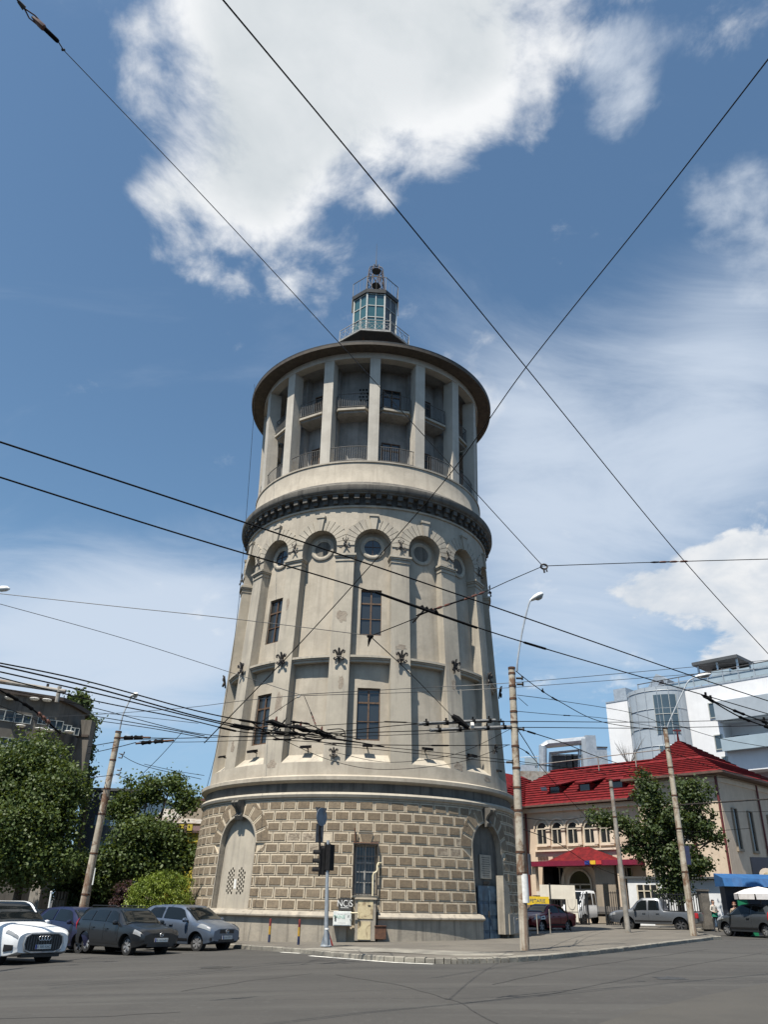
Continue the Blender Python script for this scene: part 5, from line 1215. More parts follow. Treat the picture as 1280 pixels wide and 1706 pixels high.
mb = MB(); mb.tube([(w*.15, -.01, h*.98), (w*.18, -.01, h*.72), (w*.32, -.01, h*.58), (w*.5, -.01, h*.54), (w*.68, -.01, h*.58), (w*.82, -.01, h*.72), (w*.85, -.01, h*.98)], .012, 'pole_grey', 4); mb.tube([(w*.5, -.01, 0), (w*.5, -.01, h*.54)], .012, 'pole_grey', 4); mb.tube([(0, -.01, h*.45), (w, -.01, h*.45)], .012, 'pole_grey', 4); mb.build('drawn_line', bn, smooth=0)
# yellow lettered sign board by the gate
a, b = at(866, 1506, 64), at(915, 1494, 64); ys = thing('yellow_sign', 'yellow lettered board standing behind the red car', 'sign', (a.x, a.y, a.z)); w, h = b.x-a.x, b.z-a.z
mb = MB(); mb.bbox(0, w, 0, .12, -.04, h, 'yellow_board'); mb.build('board', ys, smooth=0); o = text('COFETARIE', h*.62, 'ink', ys, 'lettering'); o.location = (w*.5, -.01, h*.46); o.rotation_euler = (pi/2, 0, 0); o.scale.x = 1.0
for x in (.1, w-.1): mb = MB(); mb.bar((x, .06, -1.3), (x, .06, 0), .05, .05, 'pole_grey'); mb.build('post', ys, smooth=0)
# kiosk with awning and parasol
kA = at(1207, 1476, 46.5); kz = gz(kA.x); kr = broot('kiosk', 'dark kiosk with a blue awning and a green side panel at the right edge', 'kiosk', V((kA.x, 46.5, kz)))
zt = at(1230, 1463, 46.5).z-kz; zb = at(1230, 1477, 46.5).z-kz
mb = MB(); mb.bbox(.3, 6, .7, 1.4, 0, zt-.1, 'navy_panel'); mb.build('wall', kr, smooth=0)
mb = MB(); n = 12
for i in range(n):
    x0, x1 = 6*i/n, 6*(i+1)/n; e0, e1 = .04*sin(i*2.1), .04*sin((i+1)*2.1)
    mb.add([(x0, -.1+e0, zb), (x1, -.1+e1, zb), (x1, .05+e1, zt), (x0, .05+e0, zt), (x1, 1.2, zt+.25), (x0, 1.2, zt+.25)], [(0, 1, 2, 3), (3, 2, 4, 5)], 'awning')
mb.add([(0, -.1, zb), (0, .05, zt), (0, 1.2, zt+.25), (0, 1.2, zb)], [(0, 1, 2, 3)], 'awning'); mb.build('awning', kr, smooth=30)
mb = MB(); a = at(1236, 1500, 46.5).x-kA.x; mb.prism([(a, .2, 0), (a+.75, .2, 0), (a+.35, .2, 1.95), (a-.15, .2, 1.95)], (0, .1, 0), 'green_panel'); mb.build('side_panel', kr, smooth=0)
a = at(1256, 1450, 48.5); tb = thing('advert_board', 'dark navy board with a round cream emblem above the blue awning', 'board', (a.x, 48.5, zt+kz)); h = at(1260, 1428, 48.5).z-zt-kz; mb = MB(); mb.bbox(0, 5, 0, .2, -.3, h, 'navy_panel'); mb.build('board', tb, smooth=0)
mb = MB(); k = 20; mb.prism([(.72+.42*cos(2*pi*i/k), -.02, h*.22+.36*sin(2*pi*i/k)) for i in range(k)], (0, .02, 0), 'peach_trim'); mb.build('emblem', tb, smooth=0); mb = MB(); mb.prism([(.72+.2*cos(2*pi*i/k), -.03, h*.22+.14*sin(2*pi*i/k)) for i in range(k)], (0, .02, 0), 'cream_panel'); mb.build('emblem', tb, smooth=0)
pc = at(1268, 1500, 44.5); pu = thing('parasol', 'white market parasol behind the dark grey hatchback', 'parasol', (pc.x, 44.5, gz(pc.x))); zt = at(1266, 1477, 44.5).z-gz(pc.x); ze = at(1240, 1489, 44.5).z-gz(pc.x)
mb = MB(); k = 8; Rr = 1.25
rim = [V((Rr*cos(2*pi*i/k+.2), Rr*sin(2*pi*i/k+.2), ze)) for i in range(k)]; mid_ = [V((p.x*.55, p.y*.55, ze+(zt-ze)*.62)) for p in rim]; low = [p+V((0, 0, -.28)) for p in rim]
mb.add(rim+mid_+[V((0, 0, zt))], [(i, (i+1) % k, k+(i+1) % k, k+i) for i in range(k)]+[(k+i, k+(i+1) % k, 2*k) for i in range(k)], 'cloth_white')
for i in range(k): a_, b_ = rim[i], rim[(i+1) % k]; d = (b_-a_)*.05; mb.add([a_+d*.5, b_-d*.5, b_-d+V((0, 0, -.26)), a_+d+V((0, 0, -.26))], [(0, 1, 2, 3)], 'cloth_white')
mb.build('canopy', pu, smooth=0); mb = MB(); mb.tube([(0, 0, 0), (0, 0, zt)], .03, 'pole_grey', 8); mb.build('pole', pu)

# ---- left side
lbA, lbB, lbC = V((-46.5, 56.8, 0)), V((-28.27, 70.02, 0)), V((-27.74, 75.35, 0))
lf = Fr((lbB.x, lbB.y), (lbA.x-lbB.x, lbA.y-lbB.y)); SL = 1 if lf.n.y < 0 else -1; WL = lambda w: SL*w
def hitL(px, py):
    d = ray(px, py); o = V((0, 0, EYE)); t = (lf.c-o).dot(lf.n)/d.dot(lf.n); p = o+d*t; return (p-lf.c).dot(lf.e1), p.z
lb = broot('apartment_block', 'drab brown apartment block with white framed windows, behind the left tree', 'building', lbB+V((-6, 4, -.5)))
mb = MB(); fp = [lbA, lbB, lbB+V((.35, 1.6, 0)), lbC, lbC+V((-6, 12, 0)), lbA+V((-8, 11, 0))]; mb.prism([p+V((0, 0, -1)) for p in fp], (0, 0, 17.8), 'drab'); bb(mb, 'wall', lb)
mb = MB(); cen = sum(fp, V((0, 0, 0)))/6; mb.prism([p+(p-cen).normalized()*.35+V((0, 0, 16.8)) for p in fp], (0, 0, .35), 'drab_roof'); bb(mb, 'roof_edge', lb)
for r_ in ((-6, 1179, 20, 1203), (26, 1187, 49, 1207), (64, 1192, 76, 1208), (83, 1197, 102, 1217), (105, 1205, 116, 1222), (121, 1210, 129, 1226), (2, 1226, 22, 1246), (30, 1230, 48, 1250), (85, 1245, 100, 1262)):
    a, z1 = hitL(r_[0], (r_[1]+3)); b, z0 = hitL(r_[2], r_[3]-1); a, b = min(a, b), max(a, b); b = max(b, a+.7); mb = MB(); lf.box(mb, a, b, 0, WL(.03), z0, z1, 'pane_blue'); wn = bb(mb, 'window', lb); mb = MB()
    for q0, q1, s0, s1 in ((a-.05, a, z0-.05, z1+.05), (b, b+.05, z0-.05, z1+.05), (a, b, z0-.05, z0), (a, b, z1, z1+.05), ((a+b)/2-.035, (a+b)/2+.035, z0, z1)): lf.box(mb, q0, q1, 0, WL(.10), s0, s1, 'white_frame')
    mb.build('frame', wn, smooth=0)
for px, py in ((14, 1165), (55, 1166), (76, 1168), (32, 1211), (64, 1216), (80, 1219), (113, 1221)):
    a, z = hitL(px, py); mb = MB(); p = lf.P(a, WL(.3), z); mb.lathe([(0, -.1), (.3, -.06), (.42, .06), (.38, .1), (0, .0)], 'lamp_white', 12, tuple(p)); bb(mb, 'satellite_dish', lb, smooth=50)
mb = MB(); a = at(108, 1180, 72); mb.box(at(137, 1258, 73.5), (1.0, 1.2, 6), 'drab'); mb.box(at(137, 1243, 73.5)+V((0, 0, .8)), (1.2, 1.4, .2), 'drab_roof'); bb(mb, 'chimney', lb)
gbx = broot('office_building', 'slate grey office building with white letters, behind the leaning pole', 'building', V((at(170, 1400, 80).x, 80, -.5)))
mb = MB(); x0, x1 = at(146, 1330, 80).x, at(236, 1330, 80).x; zt = at(190, 1318, 80).z; mb.bbox(x0, x1, 80, 95, -1, zt, 'slate_glass'); bb(mb, 'wall', gbx); mb = MB(); mb.bbox(x0-.3, x1+.2, 79.8, 95, zt, zt+.25, 'dark_canopy'); bb(mb, 'roof_edge', gbx)
mb = MB(); xm = at(136, 1380, 82).x; mb.bbox(xm, x0, 80.5, 90, -1, at(150, 1332, 80).z, 'sky_glass'); bb(mb, 'glass_front', gbx)
o = text('I O', 1.0, 'lamp_white', gbx, 'lettering', .03); p = at(166.5, 1327.5, 79.9); o.location = p-V(gbx.location); o.rotation_euler = (pi/2, 0, 0); o.scale = (1.25, 1.15, 1)
for i in range(4): 
    mb = MB(); z = zt-2.2-i*2.3; mb.bbox(x0+1, x1-.5, 79.95, 80, z-.9, z, 'sky_glass'); bb(mb, 'window_strip', gbx)
yb = broot('yellow_house', 'yellow house with brown tiled roof, half hidden behind the tower', 'house', V((at(310, 1400, 62).x, 62, 0)))
z0_, z1_ = at(320, 1412, 62).z, at(320, 1388, 62).z; xl = at(268, 1400, 62).x; mb = MB(); mb.bbox(xl, xl+12, 62, 72, -1, z0_+1.0, 'yellow_wall'); bb(mb, 'wall', yb)
zr = at(320, 1372, 62).z; mb = MB(); mb.prism([(xl-.4, 61.6, z1_), (xl-.4, 61.6, z1_+.15), (xl-.4, 64, zr), (xl-.4, 67, zr), (xl-.4, 67, z1_)], (12.8, 0, 0), 'brown_tile'); bb(mb, 'roof', yb)
mb = MB(); zz = at(320, 1398, 62).z; mb.bbox(xl-.2, xl+12, 61.8, 62, zz-.2, zz+.1, 'yellow_wall'); bb(mb, 'string_course', yb)
for px in (298, 322): x = at(px, 1420, 62).x; mb = MB(); zz = at(px, 1410, 62).z; mb.bbox(x-.45, x+.45, 61.93, 62, zz-1.1, zz, 'pane'); bb(mb, 'window', yb)
for px in (304, 318): x = at(px, 1380, 62).x; mb = MB(); mb.bbox(x-.18, x+.18, 61.55, 61.75, z1_, zr-.1, 'yellow_wall'); bb(mb, 'pilaster', yb)
gbs = broot('old_house', 'old house with a faded grey roof, behind the yellow house', 'house', V((at(300, 1360, 74).x, 74, 0)))
xa, xb, za, zb_ = at(262, 1345, 74).x, at(345, 1345, 74).x, at(300, 1372, 74).z, at(300, 1340, 74).z
mb = MB(); mb.bbox(xa, xb, 74, 84, -1, za, 'beige_shade'); bb(mb, 'wall', gbs); mb = MB(); mb.prism([(xa-.4, 73.6, za), (xa-.4, 78, zb_), (xa-.4, 84.4, za)], (xb-xa+.8, 0, 0), 'pole_grey'); bb(mb, 'roof', gbs)
mb = MB(); p = at(330, 1335, 75); mb.bbox(p.x-1.2, p.x+1.2, 75, 77, zb_-1.5, p.z, 'beige_shade'); mb.bbox(p.x-1.4, p.x+1.4, 74.8, 77.2, p.z, p.z+.25, 'brown_tile'); bb(mb, 'roof_turret', gbs)
# low walls and boards under the left trees
a, b = at(85, 1512, 43), at(111, 1485, 43); t = thing('stone_wall', 'low wall of grey brown stones under the left trees', 'wall', (a.x, a.y, gz(a.x))); w = b.x-a.x; hgt = b.z-gz(a.x); mb = MB()
for r in range(6):
    for c in range(4): mb.bbox(w*c/4+.01+(.05 if r % 2 else 0), w*(c+1)/4-.01, -.02*((r+c) % 2), .3, hgt*r/6+.01, hgt*(r+1)/6-.01, 'stone')
mb.build('stones', t, smooth=0)
pA, pB = at(49, 1500, 48), at(63, 1500, 46); slat_fence('metal_fence', 'pale slatted gate under the left tree behind the white car', (pA.x, pA.y), (pB.x, pB.y), -.4, 2.6, .16, 'pole_grey')
a, b = at(141, 1474, 40), at(159, 1446, 40); t = thing('notice_board', 'pale grey gridded board behind the foot of the leaning pole', 'board', (a.x, a.y, gz(a.x))); w = b.x-a.x; mb = MB(); mb.bbox(0, w, 0, .05, a.z-gz(a.x), b.z-gz(a.x), 'cab_white'); mb.build('panel', t, smooth=0); mb = MB(); mb.bbox(.05, .1, .05, .1, 0, b.z-gz(a.x), 'iron'); mb.bbox(w-.1, w-.05, .05, .1, 0, b.z-gz(a.x), 'iron'); mb.build('posts', t, smooth=0)
a = at(81, 1516, 36); b = at(85, 1487, 36); t = thing('barrier_post', 'white slanting marker post between the white car and the stone wall', 'post', (a.x, a.y, gz(a.x))); mb = MB(); mb.tube([(0, 0, 0), (b.x-a.x, 0, b.z-gz(a.x))], .04, 'lamp_white', 8); mb.build('post', t); mb = MB(); mb.lathe([(.05, 0), (.05, .05), (0, .06)], 'lamp_white', 8, (b.x-a.x, 0, b.z-gz(a.x))); mb.build('cap', t)
# ================================================================== trees
import numpy as np
def leaf_mat(name, c1, c2, c3, trans=.28):
    m = bpy.data.materials.new(name); m.use_nodes = True; nt = m.node_tree; b = nt.nodes['Principled BSDF']; out = nt.nodes['Material Output']
    g = nt.nodes.new('ShaderNodeNewGeometry'); r = E_(nt, g.outputs['Random Per Island'])
    tc = nt.nodes.new('ShaderNodeTexCoord'); n = noise(nt, tc.outputs['Object'], .9, 3)
    c = mixc(nt, r, c1, c2); c = mixc(nt, n.sm(.42, .66)*.8, c, c3); nt.links.new(c, b.inputs['Base Color'])
    b.inputs['Roughness'].default_value = .55; b.inputs['Specular IOR Level'].default_value = .35
    tr = nt.nodes.new('ShaderNodeBsdfTranslucent'); c2_ = mixc(nt, .5, c, (.16, .20, .02)); nt.links.new(c2_, tr.inputs['Color'])
    mx = nt.nodes.new('ShaderNodeMixShader'); mx.inputs[0].default_value = trans; nt.links.new(b.outputs[0], mx.inputs[1]); nt.links.new(tr.outputs[0], mx.inputs[2]); nt.links.new(mx.outputs[0], out.inputs[0]); return m
M['leaf'] = leaf_mat('maple_leaf', (.050, .080, .020), (.088, .124, .036), (.036, .062, .016))
M['leaf_dark'] = leaf_mat('dark_maple_leaf', (.032, .054, .016), (.070, .100, .034), (.022, .040, .012))
M['leaf_poplar'] = leaf_mat('poplar_leaf', (.045, .072, .024), (.07, .10, .036), (.035, .058, .018))
M['leaf_thuja'] = leaf_mat('thuja_spray', (.135, .185, .020), (.19, .24, .032), (.085, .13, .016), .2)
M['leaf_purple'] = leaf_mat('purple_leaf', (.035, .014, .018), (.055, .024, .026), (.022, .010, .013), .15)
M['leaf_hedge'] = leaf_mat('hedge_leaf', (.020, .036, .012), (.036, .058, .018), (.014, .026, .008))
M['bark'] = mat('grey_brown_bark', (.075, .06, .045), (.045, .036, .028), 5, .9, .5)
def leaves(name, parent, blobs, n, size, mkey, seed, loc, clump=.45, per=26, up=.5, aspect=.75, upright=0., shell=.45):
    r = np.random.default_rng(seed); vol = np.array([b[3]*b[4]*b[5] for b in blobs])**.75; vol /= vol.sum()
    k = max(1, n//per); bi = r.choice(len(blobs), k, p=vol); B = np.array(blobs)[bi]
    d = r.normal(size=(k, 3)); d /= np.linalg.norm(d, axis=1)[:, None]
    rr = r.random((k, 1))**shell; cc = B[:, :3]+d*rr*B[:, 3:6]
    out = d.copy()
    csz = clump*(.5+r.random((k, 1)))
    P = np.repeat(cc, per, 0)+r.normal(size=(k*per, 3))*np.repeat(csz, per, 0)*np.array([.6, .6, .42]); O = np.repeat(out, per, 0); N = len(P)
    nrm = r.normal(size=(N, 3))*.75+O*.45+np.array([0, 0, up]); nrm /= np.linalg.norm(nrm, axis=1)[:, None]
    a = r.normal(size=(N, 3)); a[:, 2] += upright*3; a -= nrm*(a*nrm).sum(1)[:, None]; a /= np.linalg.norm(a, axis=1)[:, None]; b = np.cross(nrm, a)
    s = size*(.6+.8*r.random((N, 1)))
    tip = P+a*s; base = P-a*s*.8; l = P+b*s*aspect+nrm*s*.12; q = P-b*s*aspect+nrm*s*.12
    vs = np.stack([base, l, tip, q], 1).reshape(-1, 3).astype(np.float32)
    me = bpy.data.meshes.new(name); me.vertices.add(N*4); me.vertices.foreach_set('co', vs.ravel()); me.loops.add(N*4); me.loops.foreach_set('vertex_index', np.arange(N*4, dtype=np.int32)); me.polygons.add(N); me.polygons.foreach_set('loop_start', np.arange(0, N*4, 4, dtype=np.int32)); me.materials.append(M[mkey]); me.update(calc_edges=True); me.validate()
    o = bpy.data.objects.new(name, me); COL.objects.link(o); o.parent = parent; return o, cc
def tree(name, label, cat, base, blobs, n, size, mkey, seed, trunk=.16, lean=(0, 0), group=None, clump=.45, twigs=40, up=.5, upright=0., aspect=.75, shell=.45, fork=.35):
    """blobs: crown masses (x, y, z, rx, ry, rz) relative to the base"""
    t = thing(name, label, cat, base, group=group); rd = random.Random(seed)
    cr, cc = leaves('crown', t, blobs, n, size, mkey, seed, base, clump=clump, up=up, upright=upright, aspect=aspect, shell=shell)
    mb = MB(); top = max(b[2] for b in blobs); fz = top*fork; F0 = V((lean[0]*.5, lean[1]*.5, fz))
    mb.tube([(0, 0, -.2), (lean[0]*.15, lean[1]*.15, fz*.4), F0], [trunk*1.25, trunk, trunk*.85], 'bark', 10); mb.build('trunk', t)
    if twigs:
        mb = MB()
        for b in blobs:
            c = V(b[:3]); m_ = (F0+c)/2+V((rd.uniform(-.3, .3), rd.uniform(-.3, .3), rd.uniform(0, .4))); mb.tube([F0, m_, c], [trunk*.6, trunk*.4, trunk*.16], 'bark', 6)
        C = [V(tuple(x)) for x in cc[:twigs]]
        for c in C:
            b = min(blobs, key=lambda q: (V(q[:3])-c).length); o = V(b[:3])*.6+F0*.4; mb.tube([o, (o+c)/2+V((rd.uniform(-.2, .2), rd.uniform(-.2, .2), .15)), c], [trunk*.2, trunk*.12, trunk*.04], 'bark', 4)
        mb.build('branch', t)
    return t
def blobs_px(base, Y, lst):                # crown masses read off the photograph and given depth
    out = []
    for px, py, rpx, rpy, dy in lst:
        p = at(px, py, Y+dy); k = (p-V((0, 0, EYE))).length; zc = V((p.x, p.y, p.z-EYE)).dot(V((0, cos(PITCH), sin(PITCH)))); s = zc/FPX
        out.append((p.x-base[0], p.y-base[1], p.z-base[2], rpx*s, (rpx+rpy)/2*s, rpy*s*.95))
    return out
Y = 42; x = at(27, 1500, Y).x; b0 = (x, Y, gz(x))
tree('maple_tree', 'large dense maple at the left edge, behind the white car', 'tree', b0, blobs_px(b0, Y, [(60, 1260, 45, 42, 0), (20, 1310, 60, 60, 0), (92, 1315, 52, 50, -.5), (50, 1370, 80, 50, -1), (100, 1385, 32, 45, 0), (10, 1410, 60, 50, -1), (80, 1430, 62, 38, -1), (-40, 1330, 60, 100, 0), (30, 1460, 50, 18, -.5), (118, 1432, 30, 22, 0)]), 56000, .08, 'leaf', 11, .2)
Y = 43; x = at(232, 1500, Y).x; b0 = (x, Y, gz(x)+.1)
tree('maple_tree', 'open crowned maple between the leaning pole and the tower', 'tree', b0, blobs_px(b0, Y, [(205, 1345, 20, 26, 0), (248, 1318, 20, 26, 0), (287, 1305, 17, 18, 0), (215, 1302, 8, 10, 0), (308, 1335, 20, 22, 0), (240, 1385, 48, 26, -.5), (278, 1405, 34, 30, 0), (208, 1425, 38, 30, -.5), (250, 1440, 60, 32, 0), (310, 1430, 20, 24, 0), (180, 1460, 30, 30, 0)]), 33000, .08, 'leaf', 12, .14)
Y = 45; x = at(145, 1500, Y).x; b0 = (x, Y, gz(x))
tree('leafy_shrub', 'dark leafy shrub mass behind the foot of the leaning pole', 'shrub', b0, blobs_px(b0, Y, [(128, 1452, 38, 28, 0), (175, 1460, 40, 30, 0), (120, 1480, 34, 26, 0), (165, 1500, 60, 30, .5)]), 15000, .085, 'leaf_dark', 13, .08, twigs=10)
Y = 39.5; x = at(266, 1510, Y).x; b0 = (x, Y, gz(x)+.1)
tree('thuja_bush', 'rounded bright yellow green thuja bush behind the silver hatchback', 'bush', b0, blobs_px(b0, Y, [(266, 1500, 52, 42, 0), (240, 1490, 26, 28, -.2), (282, 1472, 26, 22, 0), (303, 1492, 20, 32, 0), (258, 1474, 20, 20, -.2), (225, 1510, 16, 24, 0), (272, 1530, 54, 30, 0)]), 30000, .055, 'leaf_thuja', 14, .08, twigs=0, clump=.16, up=.2, upright=1.0, aspect=.35, shell=.25)
Y = 41; x = at(203, 1500, Y).x; b0 = (x, Y, gz(x)+.1)
tree('purple_bush', 'small dark purple leaved bush left of the thuja', 'bush', b0, blobs_px(b0, Y, [(204, 1490, 16, 26, 0), (200, 1515, 18, 20, 0)]), 2600, .06, 'leaf_purple', 15, .05, twigs=0, clump=.2)
Y = 80; x = at(133, 1400, Y).x; b0 = (x, Y, -.5)
tree('poplar_tree', 'slender pale green poplar rising behind the brown apartment block', 'tree', b0, blobs_px(b0, Y, [(131, 1170, 15, 24, 0), (134, 1205, 17, 22, 0), (144, 1218, 15, 24, 0), (138, 1250, 14, 24, 0), (136, 1300, 14, 40, 0)]), 7000, .17, 'leaf_poplar', 16, .2, twigs=10, clump=.6, up=.1, fork=.6)
Y = 58; x = at(1134, 1500, Y).x; b0 = (x, Y, gz(x)+KH)
tree('street_tree', 'dark street tree right of the tower, behind the lamp pole at the kerb end', 'tree', b0, blobs_px(b0, Y, [(1085, 1330, 26, 34, 0), (1070, 1295, 12, 16, 0), (1150, 1320, 36, 24, 0), (1120, 1365, 46, 36, 0), (1165, 1375, 30, 34, 0), (1080, 1390, 34, 26, -.3), (1120, 1430, 52, 34, 0), (1165, 1440, 22, 26, 0), (1010, 1365, 28, 12, -.5), (1042, 1375, 26, 16, -.3), (985, 1357, 10, 8, -.5), (1125, 1478, 34, 26, 0), (1060, 1415, 24, 18, 0), (1195, 1400, 10, 14, 0)]), 26000, .10, 'leaf_dark', 17, .2, twigs=90, fork=.42, shell=.6, clump=.40)
# bare twigs over the main ridge
BY = 95; b1 = at(1052, 1285, BY); t = thing('bare_tree', 'leafless thin tree standing up behind the red ridge', 'tree', (b1.x, BY, .4)); rd = random.Random(4); mb = MB(); top = at(1050, 1235, BY)-V((b1.x, BY, .4)); fz = at(1052, 1285, BY).z-.4
mb.tube([(0, 0, 0), (0, 0, fz), (0, 0, fz+.6)], [.12, .08, .05], 'bark', 6); mb.build('trunk', t); mb = MB()
for i in range(14):
    a = rd.uniform(-1.1, 1.1); h = rd.uniform(.5, 1.0)*(top.z-fz); p = V((0, 0, fz+.5)); q = p+V((sin(a)*h*.7, rd.uniform(-.3, .3), h)); m_ = (p+q)/2+V((rd.uniform(-.2, .2), 0, 0)); mb.tube([p, m_, q], [.035, .022, .01], 'bark', 4)
    for j in range(2): e = q+V((rd.uniform(-.5, .5), 0, rd.uniform(.1, .5))); mb.tube([m_, e], [.015, .006], 'bark', 4)
mb.build('branch', t)
# ================================================================== vehicles
def paint(name, c, metal=0., rough=.28): 
    m = mat(name, c, tuple(x*.92 for x in c), 1.5, rough, 0, metal, .5, coat=.22); m.node_tree.nodes['Principled BSDF'].inputs['Coat Roughness'].default_value = .06; return m
M['car_white'] = paint('white_car_paint', (.66, .68, .70)); M['car_black'] = paint('black_green_car_paint', (.009, .011, .014)); M['car_navy'] = paint('navy_car_paint', (.010, .012, .040)); M['car_blue'] = paint('blue_grey_car_paint', (.12, .15, .20), .5); M['car_red'] = paint('red_car_paint', (.16, .012, .016)); M['car_silver'] = paint('silver_car_paint', (.12, .13, .145), .4); M['car_grey'] = paint('slate_grey_car_paint', (.055, .062, .07), .3); M['car_light'] = paint('pale_silver_car_paint', (.33, .34, .35), .4)
M['tyre'] = mat('tyre_rubber', (.014, .014, .014), None, 10, .85); M['alloy'] = mat('alloy_rim', (.40, .41, .42), (.3, .3, .31), 8, .35, metal=.6); M['alloy_dark'] = mat('dark_rim', (.10, .10, .105), None, 8, .4, metal=.5)
M['car_glass'] = glass_mat('tinted_car_glass', (.006, .008, .009), .05, .45); M['headlight'] = glass_mat('clear_headlight', (.26, .27, .28), .08, .9); M['tail'] = mat('red_tail_light', (.30, .01, .012), None, 5, .3); M['trim'] = mat('black_car_trim', (.012, .012, .013), None, 8, .5); M['chrome'] = mat('bright_trim', (.55, .56, .58), None, 5, .2, metal=.8); M['plate'] = mat('white_number_plate', (.62, .62, .60), None, 8, .5); M['plate_blue'] = mat('plate_blue', (.01, .03, .22))
def crm(P, t):
    i = max(0, min(len(P)-2, int(t))); s = t-i; a, b, c, d = P[max(i-1, 0)], P[i], P[i+1], P[min(i+2, len(P)-1)]
    return [.5*((2*b[k])+(c[k]-a[k])*s+(2*a[k]-5*b[k]+4*c[k]-d[k])*s*s+(3*b[k]-a[k]-3*c[k]+d[k])*s**3) for k in range(len(b))]
class CarShape:
    """stations: (x, z_bottom, z_belt, z_top, half width, half width of the top); x grows towards the front"""
    def __init__(s, st): s.st = st
    def sec(s, x):
        st = s.st
        if x <= st[0][0]: q = st[0]
        elif x >= st[-1][0]: q = st[-1]
        else:
            i = next(k for k in range(len(st)-1) if st[k+1][0] >= x); a, b = st[i], st[i+1]; h = b[0]-a[0]; t = (x-a[0])/h; q = []
            for k in range(6):                       # cubic through the stations with limited slopes
                d = (b[k]-a[k])/h; d0 = (a[k]-st[i-1][k])/(a[0]-st[i-1][0]) if i else d; d1 = (st[i+2][k]-b[k])/(st[i+2][0]-b[0]) if i+2 < len(st) else d
                m0 = 0 if d0*d <= 0 else 2*d0*d/(d0+d); m1 = 0 if d1*d <= 0 else 2*d1*d/(d1+d)
                q.append((2*t**3-3*t*t+1)*a[k]+(t**3-2*t*t+t)*h*m0+(3*t*t-2*t**3)*b[k]+(t**3-t*t)*h*m1)
        _, zb, zl, zt, w, wt = q
        return [(0, zb), (w*.86, zb), (w*.965, zb+.09), (w, zb+(zl-zb)*.52), (w*.975, zl), (wt, zt-.055), (wt*.72, zt-.008), (0, zt)]
    def S(s, x, t, sd=1, off=0.):
        y, z = crm(s.sec(x), t); p = V((x, sd*y, z))
        if off:
            e = .02; a = V((x+e, *crm(s.sec(x+e), t))); b = V((x-e, *crm(s.sec(x-e), t))); t1, t0 = min(7, t+.05), max(0, t-.05)
            u = V((x, *crm(s.sec(x), t1)))-V((x, *crm(s.sec(x), t0))); n = (a-b).cross(u)
            if n.length > 1e-9:
                n.normalize()
                if n.y < -1e-3 or (abs(n.y) < 1e-3 and n.z < 0): n = -n
                p += V((n.x, n.y*sd, n.z))*off
        return p
    def body(s, mkey, name, parent, wheels, wr):
        st = s.st; x0, x1 = st[0][0], st[-1][0]; n = 56; xs = [x0+(x1-x0)*i/n for i in range(n+1)]; T = [i/3 for i in range(22)]
        mb = MB(); m = 2*len(T)-2; vs = []
        for x in xs: vs += [s.S(x, t) for t in T]+[s.S(x, t, -1) for t in T[-2:0:-1]]
        fs = [(i*m+k, i*m+(k+1) % m, (i+1)*m+(k+1) % m, (i+1)*m+k) for i in range(n) for k in range(m)]
        fs += [tuple(range(m-1, -1, -1)), tuple(n*m+k for k in range(m))]
        mb.add(vs, fs, mkey); mb.mi('trim'); o = mb.build(name, None, smooth=30)
        cut = MB()
        for wx, wy in wheels:
            c = V((wx, wy+(.02 if wy > 0 else -.02), wr)); k = 28; ww = .36; sgn = 1 if wy > 0 else -1
            P = [c+V(((wr+.065)*cos(2*pi*i/k), -sgn*.24, (wr+.065)*sin(2*pi*i/k))) for i in range(k)]; Q = [p+V((0, sgn*.6, 0)) for p in P]
            cut.add(P+Q, [tuple(range(k)), tuple(range(2*k-1, k-1, -1))]+[(i, k+i, k+(i+1) % k, (i+1) % k) for i in range(k)], 'trim')
        co = cut.build('cutter', None, smooth=0)
        md = o.modifiers.new('b', 'BOOLEAN'); md.operation = 'DIFFERENCE'; md.object = co; md.solver = 'EXACT'
        dg = bpy.context.evaluated_depsgraph_get(); me = bpy.data.meshes.new_from_object(o.evaluated_get(dg)); o.modifiers.clear(); o.data = me; me.name = name
        bpy.data.objects.remove(co); o.parent = parent; return o
    def patch(s, mb, xa0, xa1, xb0, xb1, t0, t1, m, sd=1, off=.014, nx=26, nt=8):
        """xa: rear edge at t0..t1, xb: front edge at t0..t1"""
        vs = []
        for j in range(nt+1):
            t = t0+(t1-t0)*j/nt; l = xa0+(xa1-xa0)*j/nt; r = xb0+(xb1-xb0)*j/nt
            vs += [s.S(l+(r-l)*i/nx, t, sd, off) for i in range(nx+1)]
        mb.add(vs, [(j*(nx+1)+i, j*(nx+1)+i+1, (j+1)*(nx+1)+i+1, (j+1)*(nx+1)+i) for j in range(nt) for i in range(nx)], m)
    def across(s, mb, xl, xh, t0, m, off=.016, n=14):
        """glass over the full width between two x positions, from t0 on one side over the middle to the other"""
        T = [t0+(7-t0)*i/n for i in range(n+1)]; row = [(t, 1) for t in T]+[(t, -1) for t in T[-2::-1]]; vs = []; nx = 30
        for i in range(nx+1):
            x = xl+(xh-xl)*i/nx; vs += [s.S(x, t, sd, off) for t, sd in row]
        k = len(row); mb.add(vs, [(i*k+j, i*k+j+1, (i+1)*k+j+1, (i+1)*k+j) for i in range(nx) for j in range(k-1)], m)
